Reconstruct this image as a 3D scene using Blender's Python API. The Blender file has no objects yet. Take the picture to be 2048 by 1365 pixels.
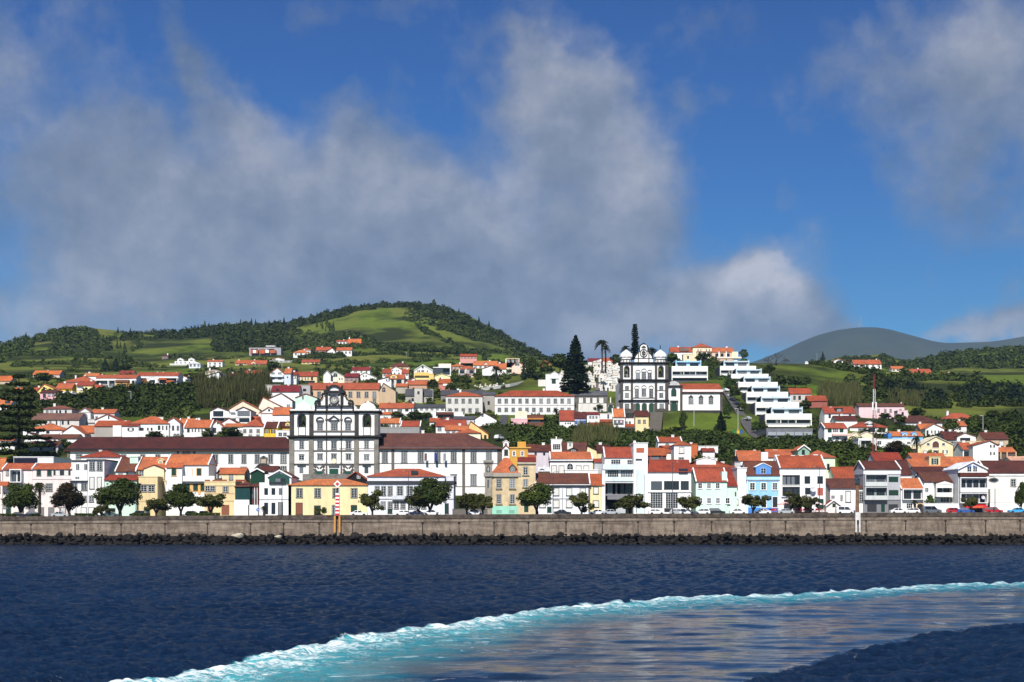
import bpy, math, random
import numpy as np
from mathutils import Vector, Matrix
SC = bpy.context.scene
COL = SC.collection
RND = random.Random(7)
F, CX, HY, EYE = 2813.0, 1024.0, 1024.0, 8.0     # photo scale used to turn measurements into metres
R = math.radians
# ------------------------------------------------------------------ materials
MATS = {}
def lin(c):
 return tuple(((v/255)/12.92 if v/255 <= .04045 else ((v/255+.055)/1.055)**2.4) for v in c)
def nodes(name):
 m = bpy.data.materials.new(name); m.use_nodes = True
 nt = m.node_tree; b = nt.nodes['Principled BSDF']
 return m, nt, b
def N(nt, t, **kw):
 n = nt.nodes.new(t)
 for k, v in kw.items():
  if k.startswith('i_'):
   n.inputs[int(k[2:]) if k[2:].isdigit() else k[2:].replace('_', ' ')].default_value = v
  else: setattr(n, k, v)
 return n
def L(nt, a, b): nt.links.new(a, b)
def mathn(nt, op, a, b=None, c=None, clamp=False):
 n = nt.nodes.new('ShaderNodeMath'); n.operation = op; n.use_clamp = clamp
 for i, v in enumerate((a, b, c)):
  if v is None: continue
  if isinstance(v, (int, float)): n.inputs[i].default_value = v
  else: nt.links.new(v, n.inputs[i])
 return n.outputs[0]
def mix(nt, f, a, b, mode='MIX'):
 n = nt.nodes.new('ShaderNodeMix'); n.data_type = 'RGBA'; n.blend_type = mode; n.clamp_factor = True
 for s, v in ((n.inputs[0], f), (n.inputs[6], a), (n.inputs[7], b)):
  if isinstance(v, (int, float)): s.default_value = v
  elif isinstance(v, tuple): s.default_value = (v[0], v[1], v[2], 1)
  else: nt.links.new(v, s)
 return n.outputs[2]
def ramp(nt, f, pts):
 n = nt.nodes.new('ShaderNodeValToRGB'); e = n.color_ramp.elements
 while len(e) < len(pts): e.new(.5)
 for q, (p, c) in zip(e, pts):
  q.position = p; q.color = (c[0], c[1], c[2], 1) if isinstance(c, tuple) else (c, c, c, 1)
 nt.links.new(f, n.inputs[0]); return n.outputs[0]
def noise(nt, vec, scale, detail=4, rough=.55, dist=0):
 n = N(nt, 'ShaderNodeTexNoise'); n.inputs['Scale'].default_value = scale; n.inputs['Detail'].default_value = detail
 n.inputs['Roughness'].default_value = rough; n.inputs['Distortion'].default_value = dist
 if vec is not None: nt.links.new(vec, n.inputs['Vector'])
 return n.outputs['Fac']
def scaled(nt, vec, s):
 n = nt.nodes.new('ShaderNodeVectorMath'); n.operation = 'MULTIPLY'; nt.links.new(vec, n.inputs[0]); n.inputs[1].default_value = s
 return n.outputs[0]
def geopos(nt): return N(nt, 'ShaderNodeNewGeometry').outputs['Position']
def plaster(c, stain=.24):
 key = ('pl', c, stain)
 if key in MATS: return MATS[key]
 m, nt, b = nodes('plaster'); c = tuple(c)
 p = geopos(nt)
 st = noise(nt, scaled(nt, p, (1.1, 1.1, .22)), 1.0, 5, .6)
 bl = noise(nt, p, .35, 4)
 f = ramp(nt, st, [(.42, 0.0), (.75, 1.0)])
 dark = tuple(v*.62 for v in c)
 c1 = mix(nt, mathn(nt, 'MULTIPLY', f, stain*2.2), c, dark)
 c2 = mix(nt, mathn(nt, 'MULTIPLY', ramp(nt, bl, [(.4, 0.0), (.7, 1.0)]), stain), c1, tuple(v*.8 for v in c))
 L(nt, c2, b.inputs['Base Color']); b.inputs['Roughness'].default_value = .85
 b.inputs['Specular IOR Level'].default_value = .2
 MATS[key] = m; return m
def flat(c, rough=.6, name='paint', spec=.3, metal=0):
 key = ('fl', c, rough, name, metal)
 if key in MATS: return MATS[key]
 m, nt, b = nodes(name)
 p = geopos(nt)
 f = noise(nt, p, 1.7, 4)
 L(nt, mix(nt, mathn(nt, 'MULTIPLY', ramp(nt, f, [(.35, 0.0), (.75, 1.0)]), .35), tuple(c), tuple(v*.72 for v in c)), b.inputs['Base Color'])
 b.inputs['Roughness'].default_value = rough; b.inputs['Specular IOR Level'].default_value = spec
 b.inputs['Metallic'].default_value = metal
 MATS[key] = m; return m
def tiles(c, name='clay_tiles'):
 key = ('ti', c)
 if key in MATS: return MATS[key]
 m, nt, b = nodes(name)
 tc = N(nt, 'ShaderNodeTexCoord'); p = tc.outputs['Object']
 oi = N(nt, 'ShaderNodeObjectInfo').outputs['Random']
 fine = noise(nt, scaled(nt, geopos(nt), (1.6, .8, .8)), 1.6, 5, .7)
 big = noise(nt, geopos(nt), .3, 3)
 c1 = mix(nt, ramp(nt, fine, [(.3, 0.0), (.7, 1.0)]), tuple(v*.55 for v in c), tuple(min(1, v*1.35) for v in c))
 c2 = mix(nt, mathn(nt, 'MULTIPLY', ramp(nt, big, [(.42, 0.0), (.66, 1.0)]), .65), c1, (c[0]*.52, c[1]*.62, c[2]*.85))
 hsv = N(nt, 'ShaderNodeHueSaturation'); L(nt, c2, hsv.inputs['Color'])
 L(nt, mathn(nt, 'MULTIPLY_ADD', oi, .48, .68), hsv.inputs['Value'])
 L(nt, mathn(nt, 'MULTIPLY_ADD', oi, .022, .488), hsv.inputs['Hue'])
 L(nt, hsv.outputs[0], b.inputs['Base Color'])
 w = N(nt, 'ShaderNodeTexWave'); w.bands_direction = 'X'; w.inputs['Scale'].default_value = 1.2; L(nt, p, w.inputs['Vector'])
 bp = N(nt, 'ShaderNodeBump'); bp.inputs['Strength'].default_value = .35; bp.inputs['Distance'].default_value = .08
 L(nt, w.outputs['Fac'], bp.inputs['Height']); L(nt, bp.outputs[0], b.inputs['Normal'])
 b.inputs['Roughness'].default_value = .85; b.inputs['Specular IOR Level'].default_value = .15
 MATS[key] = m; return m
def glassm(c=(.015, .02, .026)):
 key = ('gl', c)
 if key in MATS: return MATS[key]
 m, nt, b = nodes('window_glass')
 oi = N(nt, 'ShaderNodeObjectInfo').outputs['Random']
 f = ramp(nt, oi, [(.62, 0.0), (.95, 1.0)])
 L(nt, mix(nt, f, c, (c[0]*3+.1, c[1]*3+.1, c[2]*3+.1)), b.inputs['Base Color'])
 b.inputs['Roughness'].default_value = .08; b.inputs['Specular IOR Level'].default_value = .5
 MATS[key] = m; return m
def stone(c, scale=1.2, name='stone', amt=.55):
 key = ('st', c, scale)
 if key in MATS: return MATS[key]
 m, nt, b = nodes(name); p = geopos(nt)
 f = noise(nt, p, scale, 6, .65); g = noise(nt, p, scale*4, 3)
 c1 = mix(nt, ramp(nt, f, [(.3, 0.0), (.7, 1.0)]), tuple(v*(1-amt) for v in c), tuple(v*(1+amt*.7) for v in c))
 c2 = mix(nt, mathn(nt, 'MULTIPLY', ramp(nt, g, [(.45, 0.0), (.7, 1.0)]), .4), c1, tuple(v*.5 for v in c))
 L(nt, c2, b.inputs['Base Color']); b.inputs['Roughness'].default_value = .9; b.inputs['Specular IOR Level'].default_value = .2
 MATS[key] = m; return m
def leafm(c1, c2, name='foliage'):
 key = ('lf', c1, c2)
 if key in MATS: return MATS[key]
 m, nt, b = nodes(name)
 r = N(nt, 'ShaderNodeNewGeometry').outputs['Random Per Island']
 n = noise(nt, geopos(nt), .22, 3)
 oi = N(nt, 'ShaderNodeObjectInfo').outputs['Random']
 f = mathn(nt, 'ADD', mathn(nt, 'MULTIPLY', r, .55), mathn(nt, 'MULTIPLY', ramp(nt, n, [(.3, 0.0), (.7, 1.0)]), .45))
 c = mix(nt, f, c1, c2)
 hsv = N(nt, 'ShaderNodeHueSaturation'); L(nt, c, hsv.inputs['Color'])
 L(nt, mathn(nt, 'MULTIPLY_ADD', oi, .5, .75), hsv.inputs['Value'])
 L(nt, hsv.outputs[0], b.inputs['Base Color'])
 b.inputs['Roughness'].default_value = .7; b.inputs['Specular IOR Level'].default_value = .12
 MATS[key] = m; return m
# palette (linear albedo)
WHITE = (.80, .79, .77); OFFW = (.68, .67, .64); GREYW = (.52, .52, .52); PINKW = (.76, .66, .63)
CREAM = (.70, .56, .31); PALEY = (.74, .63, .36); YELLOW = (.80, .52, .14); MUST = (.62, .33, .06); BRIGHTY = (.80, .50, .05)
PEACH = (.66, .48, .32); TAN = (.50, .36, .24); PINK = (.75, .42, .45); PALEP = (.78, .55, .57)
MINT = (.56, .74, .62); PALEG = (.62, .76, .55); MINT2 = (.36, .66, .52); BLUE = (.27, .53, .80); DBLUE = (.07, .23, .56); LILAC = (.52, .55, .72)
GREY = (.30, .31, .33); DGREY = (.10, .11, .13); SLATE = (.085, .09, .10); OCHRE = (.72, .42, .14); CONC = (.42, .40, .37)
T_OR = (.44, .118, .052); T_BR = (.12, .040, .028); T_RB = (.33, .072, .034); T_DK = (.10, .036, .028); T_OB = (.46, .11, .04); T_SL = (.10, .10, .105); T_MR = (.20, .03, .03)
STONE_D = (.052, .05, .048); STONE_M = (.145, .13, .115); GREEN_D = (.010, .045, .028); FRAME_W = (.78, .78, .76); WOODB = (.22, .08, .04)
M_FRAME = flat(FRAME_W, .5, 'white_joinery'); M_GREEN = flat(GREEN_D, .5, 'green_paint'); M_GLASS = glassm()
M_TRIM = stone((.16, .15, .145), .9, 'trim_stone', .35); M_DARK = stone(STONE_D, .8, 'dark_basalt', .4); M_BASALT = stone(STONE_M, .7, 'grey_basalt', .35)
M_WHITE = plaster(WHITE, .16)
M_CURT = flat((.62, .62, .58), .8, 'curtain')
# ------------------------------------------------------------------ mesh building
class MB:
 def __init__(s): s.v = []; s.f = []; s.m = []
 def face(s, pts, m=0):
  i = len(s.v); s.v.extend([tuple(p) for p in pts]); s.f.append(tuple(range(i, i+len(pts)))); s.m.append(m)
 def box(s, x0, x1, y0, y1, z0, z1, m=0):
  i = len(s.v)
  s.v.extend([(x0, y0, z0), (x1, y0, z0), (x1, y1, z0), (x0, y1, z0), (x0, y0, z1), (x1, y0, z1), (x1, y1, z1), (x0, y1, z1)])
  for q in ((0, 3, 2, 1), (4, 5, 6, 7), (0, 1, 5, 4), (1, 2, 6, 5), (2, 3, 7, 6), (3, 0, 4, 7)):
   s.f.append(tuple(i+k for k in q)); s.m.append(m)
  return s
 def prism(s, prof, y0, y1, m=0, axis='y'):
  # prof: convex or simple 2D outline, counter-clockwise seen from the front (x right, z up)
  n = len(prof); i = len(s.v)
  for y in (y0, y1):
   for a, b in prof:
    s.v.append((a, y, b) if axis == 'y' else (y, a, b))
  s.f.append(tuple(range(i, i+n))); s.f.append(tuple(range(i+2*n-1, i+n-1, -1)))
  s.m += [m, m]
  for k in range(n):
   k2 = (k+1) % n
   s.f.append((i+k, i+n+k, i+n+k2, i+k2)); s.m.append(m)
  return s
 def ring(s, outer, inner, y0, y1, m=0):
  # closed band between two outlines with the same number of points (x,z)
  n = len(outer)
  for k in range(n):
   k2 = (k+1) % n
   o0, o1, a0, a1 = outer[k], outer[k2], inner[k], inner[k2]
   P = lambda q, y: (q[0], y, q[1])
   s.face([P(o0, y0), P(o1, y0), P(a1, y0), P(a0, y0)], m)
   s.face([P(o0, y0), P(o0, y1), P(o1, y1), P(o1, y0)], m)
   s.face([P(a0, y0), P(a1, y0), P(a1, y1), P(a0, y1)], m)
  return s
 def tube(s, pts, rad, n=6, m=0, cap=True):
  pts = [Vector(p) for p in pts]; i0 = len(s.v)
  rr = rad if isinstance(rad, (list, tuple)) else [rad]*len(pts)
  for k, p in enumerate(pts):
   d = (pts[min(k+1, len(pts)-1)]-pts[max(k-1, 0)]).normalized()
   a = d.orthogonal().normalized() if abs(d.z) < .9 else Vector((1, 0, 0)); a = (a-d*a.dot(d)).normalized(); b = d.cross(a)
   for j in range(n):
    t = 2*math.pi*j/n; s.v.append(tuple(p+(a*math.cos(t)+b*math.sin(t))*rr[k]))
  for k in range(len(pts)-1):
   for j in range(n):
    j2 = (j+1) % n; s.f.append((i0+k*n+j, i0+k*n+j2, i0+(k+1)*n+j2, i0+(k+1)*n+j)); s.m.append(m)
  if cap:
   s.f.append(tuple(i0+j for j in range(n))[::-1]); s.f.append(tuple(i0+(len(pts)-1)*n+j for j in range(n))); s.m += [m, m]
  return s
 def lathe(s, prof, cx=0, cy=0, n=20, m=0):
  i0 = len(s.v)
  for r, z in prof:
   for j in range(n):
    t = 2*math.pi*j/n; s.v.append((cx+r*math.cos(t), cy+r*math.sin(t), z))
  for k in range(len(prof)-1):
   for j in range(n):
    j2 = (j+1) % n; s.f.append((i0+k*n+j, i0+k*n+j2, i0+(k+1)*n+j2, i0+(k+1)*n+j)); s.m.append(m)
  return s
 def mesh(s, name, mats):
  me = bpy.data.meshes.new(name); me.from_pydata(s.v, [], s.f)
  for q in (mats if isinstance(mats, (list, tuple)) else [mats]): me.materials.append(q)
  if any(s.m): me.polygons.foreach_set('material_index', s.m)
  me.update(); return me
 def build(s, name, mats, parent=None, loc=(0, 0, 0), smooth=False):
  me = s.mesh(name, mats)
  if smooth: me.polygons.foreach_set('use_smooth', [True]*len(me.polygons))
  return link(name, me, parent, loc)
def link(name, data, parent=None, loc=(0, 0, 0), rz=0):
 o = bpy.data.objects.new(name, data); COL.objects.link(o); o.location = loc; o.rotation_euler.z = rz
 if parent is not None: o.parent = parent
 return o
def thing(name, label, cat, loc=(0, 0, 0), rz=0, group=None):
 o = link(name, None, None, loc, rz); o['label'] = label; o['category'] = cat
 if group: o['group'] = group
 return o
def tag(o, label, cat, group=None):
 o['label'] = label; o['category'] = cat
 if group: o['group'] = group
 return o
def structure(o): o['kind'] = 'structure'; return o
def stuff(o): o['kind'] = 'stuff'; return o
def copytree(o, loc, rz=0, sc=None, label=None, parent=None):
 c = o.copy(); COL.objects.link(c)
 if parent is None:
  c.location = loc; c.rotation_euler.z = rz
  if sc is not None: c.scale = sc if isinstance(sc, tuple) else (sc, sc, sc)
  if label: c['label'] = label
 else: c.parent = parent
 for ch in list(o.children):
  copytree(ch, None, parent=c)
 return c
def fastmesh(name, verts, quads, mats, nper=4):
 me = bpy.data.meshes.new(name); nv, nf = len(verts), len(quads)
 me.vertices.add(nv); me.vertices.foreach_set('co', np.asarray(verts, dtype=np.float32).ravel())
 me.loops.add(nf*nper); me.loops.foreach_set('vertex_index', np.asarray(quads, dtype=np.int32).ravel())
 me.polygons.add(nf); me.polygons.foreach_set('loop_start', np.arange(0, nf*nper, nper, dtype=np.int32))
 me.update(calc_edges=True)
 for q in (mats if isinstance(mats, (list, tuple)) else [mats]): me.materials.append(q)
 return me
# ------------------------------------------------------------------ terrain
def street_z(X): return 7.05+.0042*max(-260, min(260, X))
TC = [-700, -300, 0, 300, 580, 850, 1050, 1150, 1300, 1450, 1550, 1700, 1850, 2048, 2400, 2800]
TR = {
425: [965, 966, 966, 966, 962, 992, 985, 966, 955, 955, 958, 960, 952, 948, 950, 955],
480: [905, 905, 903, 887, 900, 905, 898, 898, 895, 896, 896, 893, 895, 890, 890, 895],
520: [880, 878, 874, 858, 866, 876, 872, 872, 870, 872, 870, 868, 870, 868, 868, 870],
560: [852, 850, 846, 830, 838, 848, 846, 842, 832, 842, 848, 848, 852, 848, 846, 850],
600: [812, 808, 802, 798, 812, 824, 818, 814, 808, 806, 824, 832, 832, 830, 830, 835],
650: [792, 786, 780, 778, 788, 800, 790, 785, 776, 764, 792, 808, 814, 815, 815, 820],
720: [778, 772, 764, 765, 768, 780, 768, 760, 750, 740, 756, 774, 796, 800, 800, 806],
800: [764, 758, 750, 754, 752, 762, 750, 744, 737, 727, 728, 740, 772, 776, 778, 784],
900: [754, 748, 742, 744, 740, 746, 737, 734, 728, 727, 727, 730, 755, 754, 756, 760],
1050: [745, 738, 730, 735, 728, 732, 725, 726, 726, 736, 736, 737, 748, 744, 742, 746],
1200: [735, 725, 716, 720, 714, 718, 720, 726, 732, 740, 742, 744, 742, 738, 736, 738],
1700: [725, 710, 692, 662, 640, 609, 686, 722, 740, 744, 745, 742, 732, 726, 722, 722],
2100: [740, 735, 728, 715, 705, 690, 735, 742, 748, 750, 750, 748, 742, 738, 735, 735],
3000: [760]*16, 5200: [800]*16}
RIDGE = [(-700, 730), (-300, 712), (0, 691), (40, 681), (80, 672), (110, 664), (155, 658), (200, 662), (245, 666), (300, 667), (360, 665), (420, 656), (470, 652), (520, 652), (580, 648), (620, 638), (660, 627), (700, 618), (760, 610), (815, 609), (870, 612), (910, 625), (950, 642), (990, 662), (1030, 683), (1060, 700), (1095, 716), (1150, 726), (1300, 740), (1500, 744), (1600, 738), (1690, 717), (1760, 710), (1810, 724), (1850, 721), (1900, 708), (1970, 701), (2048, 696), (2400, 690), (2800, 700)]
TY = sorted(TR)
def tprofile(px, Y):
 if Y >= TY[-1]: return px*0+TR[TY[-1]][0]
 for k in range(len(TY)-1):
  if Y <= TY[k+1]: break
 def row(y):
  if y == 1700: return np.interp(px, [q[0] for q in RIDGE], [q[1] for q in RIDGE])
  return np.interp(px, TC, TR[y])
 a, b = row(TY[k]), row(TY[k+1]); t = (Y-TY[k])/(TY[k+1]-TY[k])
 t = max(0, t)
 if TY[k] == 1200: t = math.sin(t*math.pi/2)**1.15
 if TY[k] == 1700: t = t*t
 return a+(b-a)*t
def ground_z(X, Y):
 if Y <= 376: return street_z(X)
 px = CX+X*F/Y
 z1 = EYE+(HY-tprofile(px, max(Y, 425)))*max(Y, 425)/F
 if Y < 425:
  t = (Y-376)/49; return street_z(X)*(1-t)+z1*t
 return z1
def gz(px, Y): return ground_z((px-CX)*Y/F, Y)
def Y_at(px, py):
 Y = 376.0; last = Y
 while Y < 1690:
  p = HY-(gz(px, Y)-EYE)*F/Y
  if p <= py: return Y
  Y += 2
 return 1690.0
def W(px, py, Y): return Vector(((px-CX)*Y/F, Y, EYE+(HY-py)*Y/F))
# photo windows used while measuring: reg(ox, oy, width) -> measurements in a 2048 wide enlargement
REG = [0, 0, 1]
def reg(ox, oy, w): REG[:] = [ox, oy, 2048/w]
def ux(x): return REG[0]+x/REG[2]
def uy(y): return REG[1]+y/REG[2]
# ------------------------------------------------------------------ building kit
WCACHE = {}
def pane_mesh(w, h, kind):
 key = ('pane', round(w, 1), round(h, 1), kind)
 if key in WCACHE: return WCACHE[key]
 b = MB()
 if kind == 'blind':
  b.box(-w/2, w/2, -.03, 0, 0, h, 2)
 else:
  b.box(-w/2, w/2, -.02, 0, 0, h, 0)
 fm = 3 if kind == 'dark' else 1
 t = .055 if kind != 'dark' else .06
 if kind != 'plain':
  for x in (-w/2+t/2, w/2-t/2): b.box(x-t/2, x+t/2, -.07, -.02, 0, h, fm)
  for z in (t/2, h-t/2): b.box(-w/2+t, w/2-t, -.07, -.02, z-t/2, z+t/2, fm)
  nc = max(1, round(w/.75)) if kind == 'dark' else (2 if w < 1.5 else max(2, round(w/.6)))
  nr = 1 if kind == 'dark' else max(2, round(h/.6))
  if kind == 'blind': nr = 1; nc = 2
  for k in range(1, nc):
   x = -w/2+w*k/nc; b.box(x-.03, x+.03, -.06, -.02, t, h-t, fm)
  for k in range(1, nr):
   z = h*k/nr; b.box(-w/2+t, w/2-t, -.057, -.02, z-.02, z+.02, fm)
 WCACHE[key] = b.mesh('pane', [M_GLASS, M_FRAME, M_CURT, flat((.06, .06, .065), .5, 'dark_metal')]); return WCACHE[key]
def trim_mesh(w, h, t, mat, head=0, proud=.09):
 key = ('trim', round(w, 1), round(h, 1), round(t, 2), mat.name, head)
 if key in WCACHE: return WCACHE[key]
 b = MB()
 b.box(-w/2-t, -w/2, -proud, 0, -t*.6, h+t); b.box(w/2, w/2+t, -proud, 0, -t*.6, h+t)
 b.box(-w/2, w/2, -proud, 0, h, h+t); b.box(-w/2-t*1.3, w/2+t*1.3, -proud-.09, -.003, -t*1.1, -.003)
 if head: b.box(-w/2-t*1.6, w/2+t*1.6, -proud-.16, -.003, h+t+.003, h+t+.003+head)
 WCACHE[key] = b.mesh('window', mat); return WCACHE[key]
def shut_mesh(w, h, mat):
 key = ('shut', round(w, 1), round(h, 1), mat.name)
 if key in WCACHE: return WCACHE[key]
 b = MB(); b.box(-w/2, w/2, -.07, -.004, 0, h)
 n = max(4, int(h/.16))
 for k in range(n):
  z = h*(k+.5)/n; b.box(-w/2+.06, w/2-.06, -.095, -.07, z-.025, z+.025)
 WCACHE[key] = b.mesh('shutter', mat); return WCACHE[key]
COLS = {'g': GREEN_D, 'w': FRAME_W, 'b': WOODB, 'k': (.03, .03, .034), 'o': OCHRE, 'r': (.3, .03, .03), 'gy': (.2, .2, .21), 'bl': (.05, .16, .4), 'tan': (.4, .25, .13)}
def window(parent, kind, cx, z0, z1, w, y=0.0, col=None, trim='grey', small=False):
 h = z1-z0
 if h < .2 or w < .15: return
 loc = (cx, y, z0)
 tm = {'grey': M_TRIM, 'dark': M_DARK, 'white': M_FRAME, 'orange': flat(OCHRE, .7, 'ochre_trim'), 'none': None}.get(trim)
 c = COLS.get(col) if isinstance(col, str) else col
 if kind in ('d', 'D'):
  o = link('door', shut_mesh(w, h, flat(c or GREEN_D, .5, 'door_paint')), parent, loc)
  if tm and not small: link('frame', trim_mesh(w, h, .14, tm), o)
  return o
 if kind == 'G':
  b = MB(); b.box(-w/2, w/2, -.06, -.004, 0, h)
  n = max(3, int(h/.45))
  for k in range(1, n): b.box(-w/2, w/2, -.075, -.06, h*k/n-.02, h*k/n+.02)
  return b.build('garage_door', flat(c or WOODB, .6, 'garage_paint'), parent, loc)
 if kind == 'c':
  o = link('shutter', shut_mesh(w, h, flat(c or GREEN_D, .5, 'shutter_paint')), parent, loc)
  if tm and not small: link('frame', trim_mesh(w, h, .14, tm), o)
  return o
 if kind == 'a':
  b = MB(); r = w/2; n = 8
  pr = [(-r, 0), (r, 0)]+[(r*math.cos(math.pi*k/n), h-r+r*math.sin(math.pi*k/n)) for k in range(n+1)]
  po = [(-r-.18, -.12), (r+.18, -.12)]+[((r+.18)*math.cos(math.pi*k/n), h-r+(r+.18)*math.sin(math.pi*k/n)) for k in range(n+1)]
  o = MB().ring(po, pr, -.10, 0).build('window', tm or M_FRAME, parent, loc)
  if c: MB().prism(pr, -.06, -.01).build('shutter', flat(c, .5, 'shutter_paint'), o)
  else:
   q = MB().prism(pr, -.03, -.005, 0); q.box(-.03, .03, -.06, -.03, 0, h-.02, 1); q.box(-r, r, -.055, -.03, h*.5-.03, h*.5+.03, 1)
   q.build('pane', [M_GLASS, M_FRAME], o)
  return o
 pk = {'w': 'sash', 'b': 'blind', 'n': 'sash', 'g': 'dark', 's': 'sash', 'sb': 'blind', 'x': 'plain', 'h': 'sash'}[kind]
 if kind in ('n', 'g', 'x') or small or tm is None:
  o = link('window', pane_mesh(w, h, pk), parent, loc)
 else:
  o = link('window', trim_mesh(w, h, .15, tm, .14 if kind == 'h' else 0), parent, loc)
  link('pane', pane_mesh(w, h, pk), o)
 if kind in ('s', 'sb'):
  sw = w*.5; sm = shut_mesh(sw, h, flat(c or GREEN_D, .5, 'shutter_paint'))
  for sx in (-1, 1): link('shutter', sm, o, (sx*(w/2+sw/2+.02), -.03, 0))
 return o
def slab(mb, p, q, x0, x1, th, m=0):
 # roof plane from eave point p=(y,z) to ridge q=(y,z), extruded from x0 to x1
 mb.prism([p, q, (q[0], q[1]+th), (p[0], p[1]+th)], x0, x1, m, axis='x')
def roof_mesh(style, w, D, ze, zr, ov, vv, th=.2, xr=None, hipin=None):
 b = MB()
 if style == 'g':
  s = (zr-ze)/(D/2)
  for sg in (0, 1):
   p = (-ov, ze-ov*s+.03) if sg == 0 else (D+ov, ze-ov*s+.03)
   prof = [p, (D/2, zr+.03), (D/2, zr+th+.03), (p[0], p[1]+th)]
   b.prism(prof, -w/2-vv, w/2+vv, 0, axis='x')
  b.prism([(D/2-.18, zr+th), (D/2+.18, zr+th), (D/2, zr+th+.16)], -w/2-vv, w/2+vv, 0, axis='x')
 elif style == 'f':
  xr = 0 if xr is None else xr
  for sg in (-1, 1):
   half = (xr+w/2) if sg < 0 else (w/2-xr)
   s = (zr-ze)/max(.1, half); xe = sg*(w/2+vv)
   b.prism([(xe, ze-vv*s+.03), (xr, zr+.03), (xr, zr+th+.03), (xe, ze-vv*s+th+.03)], -ov, D+.2, 0)
 elif style == 'h':
  hi = min(w/2-.1, D/2) if hipin is None else hipin
  A = [(-w/2-vv, -ov), (w/2+vv, -ov), (w/2+vv, D+ov), (-w/2-vv, D+ov)]
  z0, z1 = ze-.06, ze+th*.7
  lo = [(x, y, z0) for x, y in A]; up = [(x, y, z1) for x, y in A]
  r0 = (-w/2+hi, D/2, zr+.1); r1 = (w/2-hi, D/2, zr+.1)
  b.face(lo[::-1])
  for k in range(4): b.face([lo[k], lo[(k+1) % 4], up[(k+1) % 4], up[k]])
  b.face([up[0], up[1], r1, r0]); b.face([up[1], up[2], r1]); b.face([up[2], up[3], r0, r1]); b.face([up[3], up[0], r0])
 elif style == 's':
  b.prism([(-ov, ze-ov*(zr-ze)/D+.03), (D+ov, zr+ov*(zr-ze)/D+.03), (D+ov, zr+ov*(zr-ze)/D+th+.03), (-ov, ze-ov*(zr-ze)/D+th+.03)], -w/2-vv, w/2+vv, 0, axis='x')
 elif style == 'F':
  b.box(-w/2-.12, w/2+.12, -.12, D+.12, ze+.003, ze+.2)
 return b
def wall_mesh(style, w, D, zb, ze, zr, xr=None):
 b = MB()
 if style == 'g':
  b.prism([(0, zb), (D, zb), (D, ze), (D/2, zr), (0, ze)], -w/2, w/2, 0, axis='x')
 elif style == 'f':
  xr = 0 if xr is None else xr
  b.prism([(-w/2, zb), (w/2, zb), (w/2, ze), (xr, zr), (-w/2, ze)], 0, D)
 elif style == 's':
  b.prism([(0, zb), (D, zb), (D, zr), (0, ze)], -w/2, w/2, 0, axis='x')
 else: b.box(-w/2, w/2, 0, D, zb, ze)
 return b
ALLH = []
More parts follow.
